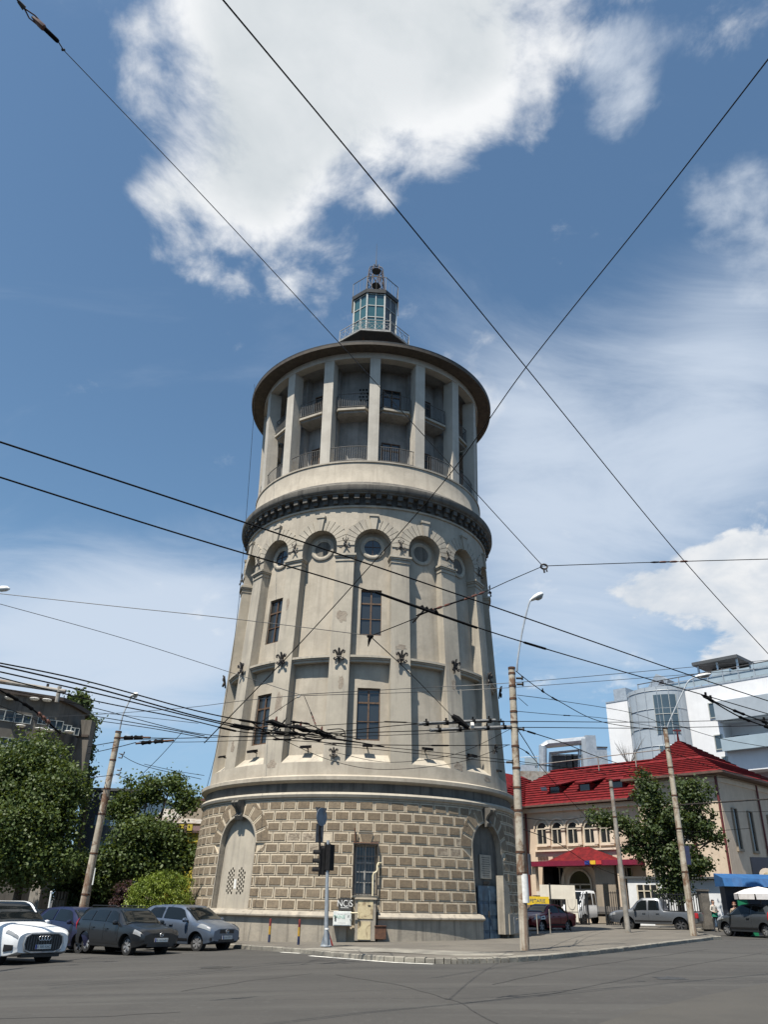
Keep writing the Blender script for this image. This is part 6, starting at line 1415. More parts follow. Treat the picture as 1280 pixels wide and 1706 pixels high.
def wheel(t, x, y, r, w, rim, spokes=5, name='wheel'):
    sg = 1 if y > 0 else -1
    def lat(prof, mb, m, n=28):
        k = len(prof); mb.add([V((x+rr*cos(2*pi*i/n), y+sg*d, r+rr*sin(2*pi*i/n))) for i in range(n) for rr, d in prof], [(i*k+j, ((i+1) % n)*k+j, ((i+1) % n)*k+j+1, i*k+j+1) for i in range(n) for j in range(k-1)], m)
    mb = MB(); lat([(r*.6, -w), (r*.95, -w), (r, -w*.8), (r, -w*.15), (r*.96, 0), (r*.70, .005), (r*.66, -.03)], mb, 'tyre'); wh = mb.build('wheel', t)
    mb = MB(); lat([(r*.68, -.02), (r*.64, -.015), (r*.60, -.06), (.001, -.07)], mb, 'trim'); lat([(r*.69, -.015), (r*.63, -.005), (r*.61, -.03)], mb, rim)
    for i in range(spokes):
        a = 2*pi*i/spokes+.3
        for da in (-.13, .13):
            p = V((x+r*.12*cos(a), y-sg*.02, r+r*.12*sin(a))); q = V((x+r*.64*cos(a+da), y-sg*.015, r+r*.64*sin(a+da))); mb.bar(p, q, .045, .03, rim, up=(0, 1, 0))
    lat([(r*.16, -.012), (.001, -.008)], mb, rim); mb.build('rim', wh)
def plate(t, x, z, txt, parent=None, fwd=1, y=0., tilt=0.):
    mb = MB(); mb.box((x, y, z), (.012, .52, .115), 'plate'); p = mb.build('number_plate', parent or t, smooth=0)
    mb = MB(); mb.box((x+fwd*.008, y+(-.235 if fwd > 0 else .235), z), (.006, .045, .11), 'plate_blue'); mb.build('plate_band', p, smooth=0)
    o = text(txt, .095, 'ink', p, 'plate_number', .001); o.location = (x+fwd*.009, y+.02*fwd, z); o.rotation_euler = (pi/2, 0, pi/2*fwd); return p
def car(name, label, cat, pos, head, st, mkey, wb, track, wr, glass, ws, rw, lights, rim='alloy', spokes=5, tails=None, mirrors=None, handles=(), group=None, plate_txt=None, grille=None, extra=None):
    t = thing(name, label, cat, (pos[0], pos[1], gz(pos[0])), atan2(head[1], head[0]), group); t.rotation_euler = (0, 0, atan2(head[1], head[0]))
    sh = CarShape(st); W_ = [(sx*wb/2, sy*track/2) for sx in (1, -1) for sy in (1, -1)]
    b = sh.body(mkey, 'body', t, W_, wr)
    for x, y in W_: wheel(t, x, y, wr, .21, rim, spokes)
    for sd in (1, -1):
        for (a0, a1, b0, b1, t0, t1) in glass: mb = MB(); sh.patch(mb, a0, a1, b0, b1, t0, t1, 'car_glass', sd); mb.build('side_window', t)
        for (a0, a1, b0, b1, t0, t1) in lights: mb = MB(); sh.patch(mb, a0, a1, b0, b1, t0, t1, 'headlight', sd, .012); mb.build('headlight', t)
        for (a0, a1, b0, b1, t0, t1) in tails or (): mb = MB(); sh.patch(mb, a0, a1, b0, b1, t0, t1, 'tail', sd, .012); mb.build('tail_light', t)
        if mirrors:
            x, z, y = mirrors; mb = MB(); c = V((x, sd*y, z))
            mb.lathe([(0, -.1), (.06, -.08), (.085, 0), (.07, .07), (0, .1)], mkey, 12); mb.v = [(c.x+p[0]*.9, c.y+p[1]*1.3, c.z+p[2]*.8) for p in mb.v]; mb.tube([c, c+V((.05, -sd*.16, -.07))], .03, 'trim', 6); mb.build('mirror', t)
        for hx, ht in handles: mb = MB(); p = sh.S(hx, ht, sd, .02); mb.box(p, (.19, .035, .035), mkey); mb.build('door_handle', b, smooth=0)
        mb = MB()
        for a0, a1, b0, b1, t0, t1 in glass[:1]: pass
        xr, xf = -wb/2+wr+.08, wb/2-wr-.08; sh.patch(mb, xr, xr, xf, xf, 2.15, 2.45, 'trim', sd, .006, 6, 2); mb.build('sill_trim', b)
        mb = MB()
        for a0, a1, b0, b1, t0, t1 in glass: 
            x = b0; P_ = [sh.S(x, 2.5+(4-2.5)*i/5, sd, .004) for i in range(6)]; mb.tube(P_, .006, 'trim', 4)
        mb.build('door_seam', b)
    if ws: mb = MB(); sh.across(mb, ws[0], ws[1], ws[2], 'car_glass'); mb.build('windscreen', t)
    if rw: mb = MB(); sh.across(mb, rw[0], rw[1], rw[2], 'car_glass'); mb.build('rear_window', t)
    xf = st[-1][0]
    if grille:
        for (y0, y1, z0, z1, m, nm) in grille: mb = MB(); mb.bbox(xf-.05, xf+.015+(.01 if m == 'chrome' else 0), y0, y1, z0, z1, m); mb.build(nm, t, smooth=0)
    if plate_txt: plate(t, xf+.035, plate_txt[1], plate_txt[0])
    if extra: extra(t, sh, b)
    return t
def fac(p, Y): q = at(*p, Y); return (q.x, q.y)
# ---- white SUV
h = V((.81, -.59)).normalized(); fa = (gnd(6, 1608)+gnd(87, 1603))/2
L = 5.0; st = [(-2.45, .45, .95, 1.0, .80, .70), (-2.40, .34, 1.0, 1.12, .92, .78), (-2.2, .30, 1.05, 1.35, .98, .74), (-1.75, .27, 1.07, 1.62, .995, .70), (-1.0, .25, 1.06, 1.69, 1.0, .70), (0, .25, 1.04, 1.70, 1.0, .72), (.45, .25, 1.03, 1.66, 1.0, .73), (.85, .25, 1.02, 1.42, 1.0, .78), (1.28, .25, 1.0, 1.13, 1.0, .86), (1.55, .25, .99, 1.10, 1.0, .88), (2.1, .27, .93, 1.04, .98, .86), (2.38, .32, .86, .98, .93, .80), (2.52, .38, .76, .90, .82, .70)]
def suv_x(t, sh, b):
    for sd in (1, -1): mb = MB(); sh.patch(mb, 2.08, 2.10, 2.42, 2.44, 2.2, 2.9, 'trim', sd, .012); mb.build('air_intake', t)
    k = 8; P = [(.58, .44), (.64, .60), (.60, .78), (.44, .86), (-.44, .86), (-.60, .78), (-.64, .60), (-.58, .44), (-.40, .38), (.40, .38)]
    mb = MB(); mb.prism([(2.50, y, z) for y, z in P], (.04, 0, 0), 'trim'); g = mb.build('grille', t, smooth=0)
    mb = MB(); mb.tube([(2.545, y, z) for y, z in P]+[(2.545, *P[0])], .028, 'alloy', 6); mb.build('grille_frame', g)
    mb = MB()
    for i in range(-6, 7): mb.bbox(2.54, 2.552, i*.085-.012, i*.085+.012, .44, .80, 'alloy_dark')
    mb.build('grille_bars', g, smooth=0)
    for i in range(4): mb = MB(); n = 18; mb.tube([(2.57, (i-1.5)*.092+.058*cos(2*pi*j/n), .745+.058*sin(2*pi*j/n)) for j in range(n+1)], .010, 'chrome', 5); mb.build('badge_ring', g)
    mb = MB(); mb.bbox(2.3, 2.50, -.62, .62, .25, .33, 'trim'); mb.build('lower_bumper', t, smooth=0)
car('parked_suv', 'white SUV with large black grille entering at the left edge', 'SUV', (fa.x-h.x*1.5-.42, fa.y-h.y*1.5+.35), h, st, 'car_white', 3.0, 1.70, .385,
    [(-1.55, -1.35, -.62, -.66, 4.15, 4.85), (-.52, -.56, .32, .30, 4.15, 4.88), (.40, .40, 1.0, .62, 4.15, 4.85)], (.36, 1.24, 5.12), (-2.2, -1.85, 5.2), [(2.05, 2.12, 2.50, 2.49, 3.75, 4.2)], 'alloy_dark', 10, [(-2.42, -2.4, -2.2, -2.2, 3.6, 4.0)], (.88, 1.10, 1.09), ((-.75, 3.8), (.15, 3.8)), None, ('B 300 XAC', .52), None, suv_x)
# ---- black estate
h = V((.74, -.67)).normalized(); lf_ = V((-h.y, h.x)); rw_ = (gnd(140, 1587.5)+gnd(210.5, 1593.8))/2; c = (rw_.x+lf_.x*.72, rw_.y+lf_.y*.72)
st = [(-2.10, .48, .86, .92, .72, .62), (-2.06, .36, .92, 1.05, .81, .66), (-1.88, .28, .94, 1.32, .845, .62), (-1.6, .24, .95, 1.41, .855, .60), (-.6, .22, .94, 1.44, .855, .60), (.1, .22, .92, 1.43, .855, .60), (.42, .22, .91, 1.36, .855, .61), (.75, .22, .90, 1.17, .855, .66), (1.12, .22, .87, .96, .855, .70), (1.5, .23, .83, .91, .84, .70), (1.9, .27, .76, .84, .80, .68), (2.08, .32, .68, .77, .74, .62), (2.16, .38, .62, .70, .64, .54)]
def est_x(t, sh, b):
    for sd in (1, -1): mb = MB(); mb.tube([(-1.6, sd*.56, 1.42), (-1.5, sd*.56, 1.475), (.0, sd*.56, 1.485), (.15, sd*.56, 1.44)], .016, 'trim', 6); mb.build('roof_rail', t)
    mb = MB(); n = 14; mb.tube([(2.185, .07*cos(2*pi*j/n), .655+.05*sin(2*pi*j/n)) for j in range(n+1)], .008, 'chrome', 5); mb.bar((2.185, -.06, .655), (2.185, .06, .655), .01, .016, 'chrome'); mb.build('badge', t, smooth=0)
    mb = MB(); mb.tube([(-.2, 0, 1.44), (-.4, 0, 1.72)], .006, 'trim', 4); mb.build('aerial', t)
car('parked_estate', 'dusty black estate car with roof rails, parked between the white and the silver car', 'estate car', c, h, st, 'car_black', 2.61, 1.46, .305,
    [(-1.72, -1.5, -1.02, -1.02, 4.15, 4.8), (-.92, -.92, -.10, -.12, 4.15, 4.85), (0, 0, .82, .45, 4.15, 4.85)], (.38, 1.06, 5.12), (-1.95, -1.75, 5.2), [(1.72, 1.76, 2.08, 2.04, 3.5, 4.1)], 'alloy', 6, [(-2.08, -2.06, -1.92, -1.92, 3.2, 4.4)], (.72, .98, .93), ((-.8, 3.6), (.1, 3.6)), None, ('B 164 KRP', .50), [(-.30, .30, .615, .70, 'trim', 'grille'), (-.52, .52, .30, .40, 'trim', 'air_intake')], est_x)
# ---- silver blue hatchback
h = V((.84, -.54)).normalized(); fa = (gnd(321, 1585)+gnd(377.5, 1581))/2
st = [(-1.88, .50, .92, 1.0, .72, .60), (-1.84, .36, .97, 1.14, .81, .64), (-1.68, .28, .99, 1.34, .845, .60), (-1.3, .24, .99, 1.45, .86, .59), (-.4, .22, .97, 1.49, .865, .60), (.15, .22, .95, 1.47, .865, .61), (.5, .22, .94, 1.36, .865, .63), (1.0, .22, .92, 1.08, .86, .70), (1.2, .22, .90, 1.0, .855, .72), (1.6, .25, .83, .92, .83, .70), (1.86, .30, .74, .83, .77, .64), (1.98, .36, .66, .75, .66, .54)]
def hat_x(t, sh, b):
    mb = MB(); n = 16; mb.tube([(2.0, .075*cos(2*pi*j/n), .665+.055*sin(2*pi*j/n)) for j in range(n+1)], .009, 'chrome', 5); mb.bar((2.0, -.065, .665), (2.0, .065, .665), .011, .018, 'chrome'); mb.build('badge', t, smooth=0)
    for sd in (1, -1): mb = MB(); mb.bbox(1.86, 1.93, sd*.64-.11, sd*.64+.11, .38, .47, 'trim'); mb.build('fog_lamp', t, smooth=0)
car('parked_hatchback', 'silver blue hatchback parked by the tower corner', 'hatchback', (fa.x-h.x*1.25, fa.y-h.y*1.25), h, st, 'car_blue', 2.51, 1.48, .30,
    [(-1.5, -1.2, -.55, -.58, 4.15, 4.85), (-.45, -.47, .86, .42, 4.15, 4.88)], (.42, 1.12, 5.12), (-1.75, -1.45, 5.2), [(1.30, 1.5, 1.88, 1.86, 3.62, 4.45)], 'alloy', 7, [(-1.86, -1.84, -1.7, -1.66, 3.4, 4.6)], (.78, 1.0, .97), ((-.35, 3.7), (.0, 3.7)), None, ('B 41 OPX', .47), [(-.36, .36, .60, .72, 'trim', 'grille'), (-.40, .40, .33, .42, 'trim', 'air_intake')], hat_x)
ST_H = st
# ---- generic saloon / hatch shapes for the cars further away
GL = [(-1.5, -1.2, -.55, -.58, 4.15, 4.85), (-.45, -.47, .86, .42, 4.15, 4.88)]
h = V((.78, -.62)).normalized()
car('parked_hatchback', 'dark navy hatchback half hidden behind the black estate car', 'hatchback', fac((133, 1540), 33.6), h, ST_H, 'car_navy', 2.51, 1.48, .30, GL, (.42, 1.12, 5.12), (-1.75, -1.45, 5.2), [(1.30, 1.5, 1.88, 1.86, 3.62, 4.45)], 'alloy_dark', 5, [(-1.86, -1.84, -1.7, -1.66, 3.4, 4.6)], (.78, 1.0, .97), ((-.35, 3.7),))
SAL = [(-2.15, .5, .85, .95, .70, .58), (-2.1, .36, .92, 1.02, .80, .66), (-1.6, .26, .94, 1.06, .85, .68), (-1.3, .24, .94, 1.12, .85, .66), (-.75, .22, .93, 1.40, .85, .60), (-.1, .22, .92, 1.45, .85, .60), (.3, .22, .91, 1.40, .85, .61), (.95, .22, .90, 1.04, .85, .68), (1.15, .22, .88, .97, .845, .70), (1.6, .25, .82, .90, .82, .68), (1.95, .30, .74, .82, .76, .62), (2.08, .36, .66, .74, .64, .52)]
GS = [(-1.15, -.8, -.42, -.44, 4.15, 4.85), (-.34, -.36, .82, .38, 4.15, 4.88)]
def red_x(t, sh, b):
    for sd in (1,): mb = MB(); sh.patch(mb, 1.05, 1.1, 1.5, 1.45, 3.3, 3.8, 'lamp_white', sd, .014); mb.build('white_sticker', b); mb = MB(); sh.patch(mb, 1.15, 1.17, 1.42, 1.38, 3.48, 3.66, 'navy_paint', sd, .018); mb.build('sticker_mark', b)
car('red_car', 'dark red saloon with a white sticker on its wing, behind the rust stained pole', 'car', fac((908, 1545), 51.5), V((-.72, -.69)).normalized(), SAL, 'car_red', 2.55, 1.46, .30, GS, (.36, .98, 5.12), (-1.2, -.8, 5.2), [(1.5, 1.55, 2.0, 1.96, 3.5, 4.1)], 'alloy', 5, [(-2.12, -2.1, -1.85, -1.85, 3.3, 4.1)], (.74, .98, .95), ((-.3, 3.7), (.2, 3.7)), None, None, None, red_x)
h = V((-.38, .925)).normalized(); w1, w2 = gnd(1214, 1560), gnd(1280, 1563); rt = V((h.y, -h.x)); c = ((w1.x+w2.x)/2+rt.x*.74, (w1.y+w2.y)/2+rt.y*.74)
car('dark_hatchback', 'dark grey hatchback with bright wheels at the right edge of the road', 'hatchback', c, h, ST_H, 'car_grey', 2.55, 1.48, .31, GL, (.42, 1.12, 5.12), (-1.75, -1.45, 5.2), [(1.30, 1.5, 1.88, 1.86, 3.62, 4.45)], 'alloy', 7, [(-1.86, -1.84, -1.6, -1.58, 3.4, 4.4)], (.78, 1.0, .97), ((-.35, 3.7),))
car('silver_saloon', 'pale silver car seen from behind between the white car and the stone wall', 'car', fac((66, 1512), 44), V((-.45, .89)).normalized(), SAL, 'car_light', 2.55, 1.46, .30, GS, (.36, .98, 5.12), (-1.2, -.8, 5.2), [(1.5, 1.55, 2.0, 1.96, 3.5, 4.1)], 'alloy', 5, [(-2.12, -2.1, -1.9, -1.9, 3.0, 4.2)], (.74, .98, .95))
car('dark_saloon', 'dark car under the left tree, only its roof showing above the white car', 'car', fac((2, 1512), 47), V((.9, -.43)).normalized(), SAL, 'car_grey', 2.55, 1.46, .30, GS, (.36, .98, 5.12), (-1.2, -.8, 5.2), [(1.5, 1.55, 2.0, 1.96, 3.5, 4.1)], 'alloy', 5, None, (.74, .98, .95))
# ---- silver pick-up
PK = [(-2.62, .62, .98, 1.04, .80, .74), (-2.58, .50, 1.02, 1.10, .88, .82), (-1.2, .42, 1.04, 1.12, .92, .84), (-.62, .40, 1.06, 1.16, .925, .80), (-.52, .40, 1.06, 1.70, .925, .66), (-.2, .40, 1.06, 1.79, .925, .66), (.55, .40, 1.05, 1.78, .925, .66), (.80, .40, 1.05, 1.66, .925, .68), (1.32, .40, 1.05, 1.22, .925, .74), (1.55, .40, 1.05, 1.16, .92, .78), (2.2, .42, .98, 1.10, .90, .76), (2.55, .48, .88, 1.0, .82, .70), (2.66, .52, .80, .92, .72, .60)]
def pick_x(t, sh, b):
    mb = MB(); mb.bbox(-2.50, -.68, -.74, .74, 1.085, 1.135, 'black_hole'); mb.build('load_bed', t, smooth=0)
    for sd in (1, -1): mb = MB(); mb.tube([(-.62, sd*.72, 1.12), (-.72, sd*.62, 1.72), (-.72, 0, 1.76)], .035, 'trim', 6); mb.build('roll_bar', t)
car('pickup_truck', 'silver double cab pick-up on the pavement under the right tree', 'pick-up', fac((1096, 1545), 53.5), V((-.86, .50)).normalized(), PK, 'car_silver', 3.08, 1.56, .385, [(-.42, -.40, .22, .20, 4.15, 4.85), (.32, .32, 1.12, .86, 4.15, 4.85)], (.84, 1.28, 5.15), None, [(2.2, 2.22, 2.58, 2.54, 3.5, 4.1)], 'alloy_dark', 6, [(-2.61, -2.6, -2.42, -2.42, 3.0, 4.2)], (1.0, 1.2, 1.05), ((-.3, 3.8), (.5, 3.8)), None, None, None, pick_x)
# ---- white lorry
h = V((-.80, -.60)).normalized(); c = fac((974, 1530), 70)
t = thing('flatbed_lorry', 'white flatbed lorry standing behind the open gate under the porch', 'lorry', (c[0], c[1], gz(c[0])), atan2(h.y, h.x))
LO = CarShape([(-.55, .62, 1.35, 2.28, .92, .82), (-.5, .55, 1.35, 2.36, .97, .84), (.2, .50, 1.34, 2.40, .98, .85), (.75, .48, 1.33, 2.34, .98, .85), (1.15, .45, 1.30, 1.75, .98, .86), (1.42, .45, 1.22, 1.34, .96, .84), (1.62, .48, 1.0, 1.12, .90, .76), (1.7, .52, .85, .95, .80, .66)])
b = LO.body('car_white', 'cab', t, [(1.0, .86), (1.0, -.86)], .36)
mb = MB(); LO.across(mb, .80, 1.36, 5.1, 'car_glass'); mb.build('windscreen', t)
for sd in (1, -1):
    mb = MB(); LO.patch(mb, .0, 0, 1.05, .72, 4.1, 4.85, 'car_glass', sd); mb.build('side_window', t); mb = MB(); LO.patch(mb, -.45, -.45, -.1, -.1, 4.1, 4.85, 'car_glass', sd); mb.build('side_window', t)
    mb = MB(); mb.box((1.0, sd*1.12, 1.62), (.1, .2, .4), 'trim'); mb.build('mirror', t, smooth=0); mb = MB(); LO.patch(mb, 1.3, 1.34, 1.62, 1.6, 3.5, 4.2, 'headlight', sd, .012); mb.build('headlight', t)
    for x in (1.0, -2.2): wheel(t, x, sd*.86, .36, .24, 'alloy_dark', 6)
mb = MB(); mb.bbox(-3.6, -.6, -.5, .5, .6, .78, 'trim'); mb.build('chassis', t, smooth=0); mb = MB(); mb.bbox(-3.7, -.65, -1.0, 1.0, .80, .95, 'car_silver'); mb.bbox(-3.7, -.65, -1.0, -.96, .95, 1.32, 'car_light'); mb.bbox(-3.7, -.65, .96, 1.0, .95, 1.32, 'car_light'); mb.build('flat_bed', t, smooth=0)
# ================================================================== people
M['skin'] = mat('skin', (.42, .26, .19), (.38, .23, .17), 8, .55); M['hair'] = mat('dark_brown_hair', (.035, .016, .012), None, 12, .6); M['hair_red'] = mat('auburn_hair', (.14, .045, .02), None, 12, .6)
M['cloth_dark'] = mat('black_cloth', (.014, .014, .016), None, 8, .85); M['cloth_green'] = mat('green_cloth', (.008, .16, .10), None, 8, .8); M['cloth_pale'] = mat('pale_blouse', (.50, .47, .42), None, 8, .8); M['cloth_beige'] = mat('beige_shirt', (.30, .24, .18), None, 8, .8); M['eye_'] = mat('dark_eye', (.02, .015, .012)); M['lip'] = mat('lips', (.30, .10, .09))
def skin_mesh(name, parent, verts, edges, rads, mkey, root=0, sub=2):
    me = bpy.data.meshes.new(name); me.from_pydata([tuple(v) for v in verts], edges, []); o = bpy.data.objects.new(name, me); COL.objects.link(o)
    sk = o.modifiers.new('skin', 'SKIN'); me.skin_vertices or None
    for i, r in enumerate(rads):
        q = me.skin_vertices[0].data[i]; q.radius = (r, r) if not isinstance(r, tuple) else r; q.use_root = (i == root)
    sk.use_smooth_shade = True; sk.branch_smoothing = .4; ss = o.modifiers.new('sub', 'SUBSURF'); ss.levels = sub; ss.render_levels = sub
    dg = bpy.context.evaluated_depsgraph_get(); m2 = bpy.data.meshes.new_from_object(o.evaluated_get(dg)); o.modifiers.clear(); o.data = m2; m2.name = name
    m2.materials.clear(); m2.materials.append(M[mkey]); o.parent = parent; return o
def ensure_skin(me):
    pass
def person(label, pos, face, top, bottom, hair, apron, group=None, lean=0.):
    t = thing('person', label, 'person', pos, face, group)       # faces -y in its own frame
    v = [(0, 0, .93), (0, .0, 1.08), (0, .01, 1.24), (0, .01, 1.38), (0, .0, 1.46), (0, -.01, 1.52), (0, -.02, 1.60), (0, -.01, 1.68)]; r = [(.15, .11), (.135, .095), (.15, .10), (.13, .085), (.06, .06), (.05, .05), (.075, .09), (.06, .075)]
    e = [(i, i+1) for i in range(7)]
    def chain(start, pts, rr):
        p = start
        for q, rad_ in zip(pts, rr): v.append(q); r.append(rad_); e.append((p, len(v)-1)); p = len(v)-1
        return p
    hands = []
    for s in (1, -1):
        chain(0, [(s*.09, 0, .86), (s*.10+lean*s*.3, -.01-.04*s, .48), (s*.10+lean*s*.8, .01+.05*s, .08), (s*.11+lean*s*.8, -.06+.05*s, .03), (s*.115+lean*s*.8, -.14+.05*s, .025)], [.095, .06, .042, .04, .032])
        w = chain(3, [(s*.17, .01, 1.39), (s*.25, .02, 1.13), (s*.12, -.20, 1.08+.04*s), (-s*.0, -.245, 1.10+.04*s)], [.065, .042, .033, .026])
        hp = V(v[w]); d = V((-s*.9, -.15, .25)).normalized(); up = V((0, -.3, 1)).normalized()
        pal = chain(w, [tuple(hp+d*.05), tuple(hp+d*.085)], [(.034, .016), (.036, .014)])
        for k in range(4):
            o_ = up*(.027-.018*k); ln = (.034, .040, .037, .028)[k]; chain(pal, [tuple(hp+d*.09+o_), tuple(hp+d*(.09+ln)+o_+V((0, .006, 0))), tuple(hp+d*(.09+ln*1.7)+o_+V((0, .022, 0)))], [.0095, .0085, .0075])
        chain(pal-1, [tuple(hp+d*.05+up*.04), tuple(hp+d*.085+up*.055)], [.010, .008])
    me_o = skin_mesh('body', t, v, e, r, 'skin', 0, 2)
    me_o.data.materials.append(M[top]); me_o.data.materials.append(M[bottom])
    for p in me_o.data.polygons:
        c = p.center
        if c.z < .05: p.material_index = 2
        elif c.z < .95: p.material_index = 2
        elif c.z < 1.42 and not (c.y < -.11 and abs(c.x) < .24): p.material_index = 1
    mb = MB(); n = 10
    mb.lathe([(0, 1.745), (.05, 1.74), (.085, 1.70), (.095, 1.63), (.085, 1.56), (.07, 1.50), (.05, 1.47)], hair, 14, (0, .02, 0), 65, 295); mb.lathe([(0, 1.745), (.05, 1.74), (.084, 1.70), (.09, 1.67)], hair, 14, (0, .008, 0)); mb.build('hair', t)
    mb = MB()
    for s in (1, -1): mb.box((s*.030, -.100, 1.625), (.022, .012, .010), 'eye_'); mb.box((s*.085, -.01, 1.615), (.016, .03, .05), 'skin')
    mb.prism([(-.012, -.10, 1.585), (.012, -.10, 1.585), (0, -.10, 1.622)], (0, -.022, -.004), 'skin'); mb.box((0, -.100, 1.562), (.045, .012, .012), 'lip'); mb.build('face', t, smooth=0)
    if apron: 
        mb = MB(); mb.lathe([(.165, 1.10), (.175, 1.0), (.185, .88), (.19, .80)], apron, 14, (0, 0, 0), -110, 110); mb.build('apron', t)
    mb = MB(); mb.box((0, -.27, 1.13), (.07, .012, .13), 'black_plastic', Matrix.Rotation(rad(-35), 3, 'X')); 
    return t, mb
pp = at(1194, 1540, 53.5); q, mb = person('standing person with pale blouse, green waist apron and black trousers by the black fence', (pp.x, 53.5, gz(pp.x)), rad(20), 'cloth_pale', 'cloth_dark', 'hair', 'cloth_green', lean=.1)
ph = thing('phone', 'dark phone in the hands of the person with green apron', 'phone', q.location, rad(20)); mb.build('case', ph, smooth=0); mb2 = MB(); mb2.box((0, -.276, 1.134), (.06, .003, .115), 'glass_dark', Matrix.Rotation(rad(-35), 3, 'X')); mb2.build('screen', ph, smooth=0)
pp = at(1226, 1520, 46); person('person with auburn hair and beige shirt in front of the kiosk', (pp.x, 46, gz(pp.x)-.15), rad(-30), 'cloth_beige', 'cloth_dark', 'hair_red', None)
# ================================================================== overhead wires
M['cable'] = mat('black_cable', (.006, .006, .0065), None, 8, .85, spec=.12); M['steel_wire'] = mat('grey_steel_wire', (.045, .046, .048), None, 8, .5, metal=.4); M['bar_grey'] = mat('grey_section_bar', (.20, .20, .195), (.14, .14, .135), 8, .6); M['porcelain'] = mat('brown_insulator', (.10, .035, .018), (.06, .02, .012), 9, .35); M['porc_white'] = mat('white_insulator', (.50, .49, .46), None, 6, .4)
WG = 'overhead wires of the junction'
def spl(P, n=10): return catm(P, n) if len(P) > 2 else [P[0]+(P[1]-P[0])*(i/12) for i in range(13)]
def wire(label, pts, wpx, sag=0., m='cable', ins=(), name='overhead_wire', group=WG, smooth=True):
    """pts: (px, py, distance along the view) of the ends and bends; wpx: thickness seen in the photograph"""
    P = [atz(q[0], q[1], q[3]) if len(q) == 4 else at(*q) for q in pts]; base = P[0].copy(); t = thing(name, label, 'wire', base, group=group)
    Q = spl(P, 10)
    if sag: 
        n = len(Q)-1; Q = [q-V((0, 0, sag*4*(i/n)*(1-i/n))) for i, q in enumerate(Q)]
    mb = MB(); rs = []
    for q in Q:
        zc = q.y*cos(PITCH)+(q.z-EYE)*sin(PITCH); rs.append(max(.004, wpx*.72*zc/FPX/2))
    r = sum(rs)/len(rs)
    mb.tube([q-base for q in Q], r, m, 5); mb.build('cable', t)
    for f_, kind in ins:
        k = f_*(len(Q)-1); i = min(int(k), len(Q)-2); c = Q[i]+(Q[i+1]-Q[i])*(k-i)-base; d = (Q[i+1]-Q[i]).normalized(); mb = MB(); s = r/.012
        if kind == 'drum':
            mb.tube([c-d*.28, c-d*.2, c-d*.1, c+d*.1, c+d*.2, c+d*.28], [r*1.2, r*2.4, r*1.8, r*1.7, r*2.3, r*1.2], 'cable', 8)
        elif kind == 'clamp':
            mb.tube([c-d*.15, c-d*.1, c+d*.1, c+d*.15], [r*1.2, r*2.4, r*2.4, r*1.2], 'cable', 6); mb.bar(c, c+V((0, 0, r*7)), r*2.5, r*2.5, 'cable')
        elif kind == 'sleeve': mb.tube([c-d*.35, c-d*.3, c+d*.3, c+d*.35], [r, r*2.0, r*2.0, r], 'cable', 7)
        elif kind == 'egg':
            for e in (-.22, 0, .22): mb.tube([c+d*(e-.1), c+d*(e-.05), c+d*(e+.05), c+d*(e+.1)], [r, r*2.6, r*2.6, r], 'porcelain', 8)
        elif kind == 'pale': mb.tube([c-d*.14, c-d*.08, c+d*.08, c+d*.14], [r, r*3, r*3, r], 'porc_white', 8)
        mb.build('insulator' if kind in ('drum', 'egg', 'pale') else 'clamp', t)
    return t
# long spans high over the crossing
wire('long thin wire from the top left corner over the gallery to the three way joint', [(106, 84, 9.5), (330, 318, 11), (590, 598, 12.8), (806, 835, 14.6), (904, 942, 15.6)], 2.0, 0, 'steel_wire')
t = thing('strain_insulator', 'large dark strain insulator with a forked yoke in the top left corner', 'insulator', at(60, 40, 9.2))
o = V(t.location); A = at(30, 2, 8.9)-o; B = at(40, 14, 9)-o; C2 = at(58, 26, 9.1)-o; C3 = at(48, 30, 9.1)-o; D_ = at(72, 46, 9.2)-o; E2 = at(97, 70, 9.4)-o; F2 = at(105, 83, 9.5)-o
mb = MB(); mb.tube([at(18, -14, 8.8)-o, A, B], .018, 'iron', 7); mb.tube([A, B], [.03, .05], 'iron', 8); mb.build('shackle', t)
mb = MB(); mb.tube([B, C2, D_+(C2-C3)*.3], .014, 'rust_iron', 6); mb.tube([B, C3, D_-(C2-C3)*.3], .014, 'rust_iron', 6); mb.build('yoke', t)
mb = MB(); mb.tube([C2*.5+C3*.5, D_*.6+(C2+C3)*.2, D_, D_+(E2-D_)*.15], [.022, .06, .062, .035], 'porcelain', 10); mb.tube([D_, E2*.9+D_*.1, E2], [.042, .042, .03], 'cable', 10); mb.build('insulator_body', t)
mb = MB(); mb.tube([E2, F2], .012, 'iron', 6); mb.tube([F2-V((.03, 0, 0)), F2+V((.03, 0, 0))], .025, 'iron', 6); mb.build('wire_clip', t)
wire('long black wire from the top edge over the big cloud down to the right edge', [(360, -14, 11), (620, 298, 17), (877, 612, 26), (1130, 922, 36), (1300, 1110, 44)], 2.6)
wire('long black wire from the right edge down across the gallery to the left anchor bundle', [(1300, 74, 12), (1090, 345, 18), (877, 612, 24), (750, 790, 28), (600, 962, 30), (480, 1093, 30), (340, 1238, 29.5)], 2.6)
wire('heavy black cable crossing the tower arcade, upper of two', [(-20, 730, 0, 6.4), (400, 868, 0, 6.4), (800, 1003, 0, 6.4), (1130, 1118, 0, 6.4), (1300, 1174, 0, 6.4)], 3.2)
wire('heavy black cable crossing the upper tower windows, lower of two', [(-20, 789, 0, 6.0), (300, 890, 0, 6.0), (630, 989, 0, 6.0), (860, 1066, 0, 6.0), (1180, 1160, 0, 6.0), (1300, 1195, 0, 6.0)], 3.0, ins=((.62, 'sleeve'),))
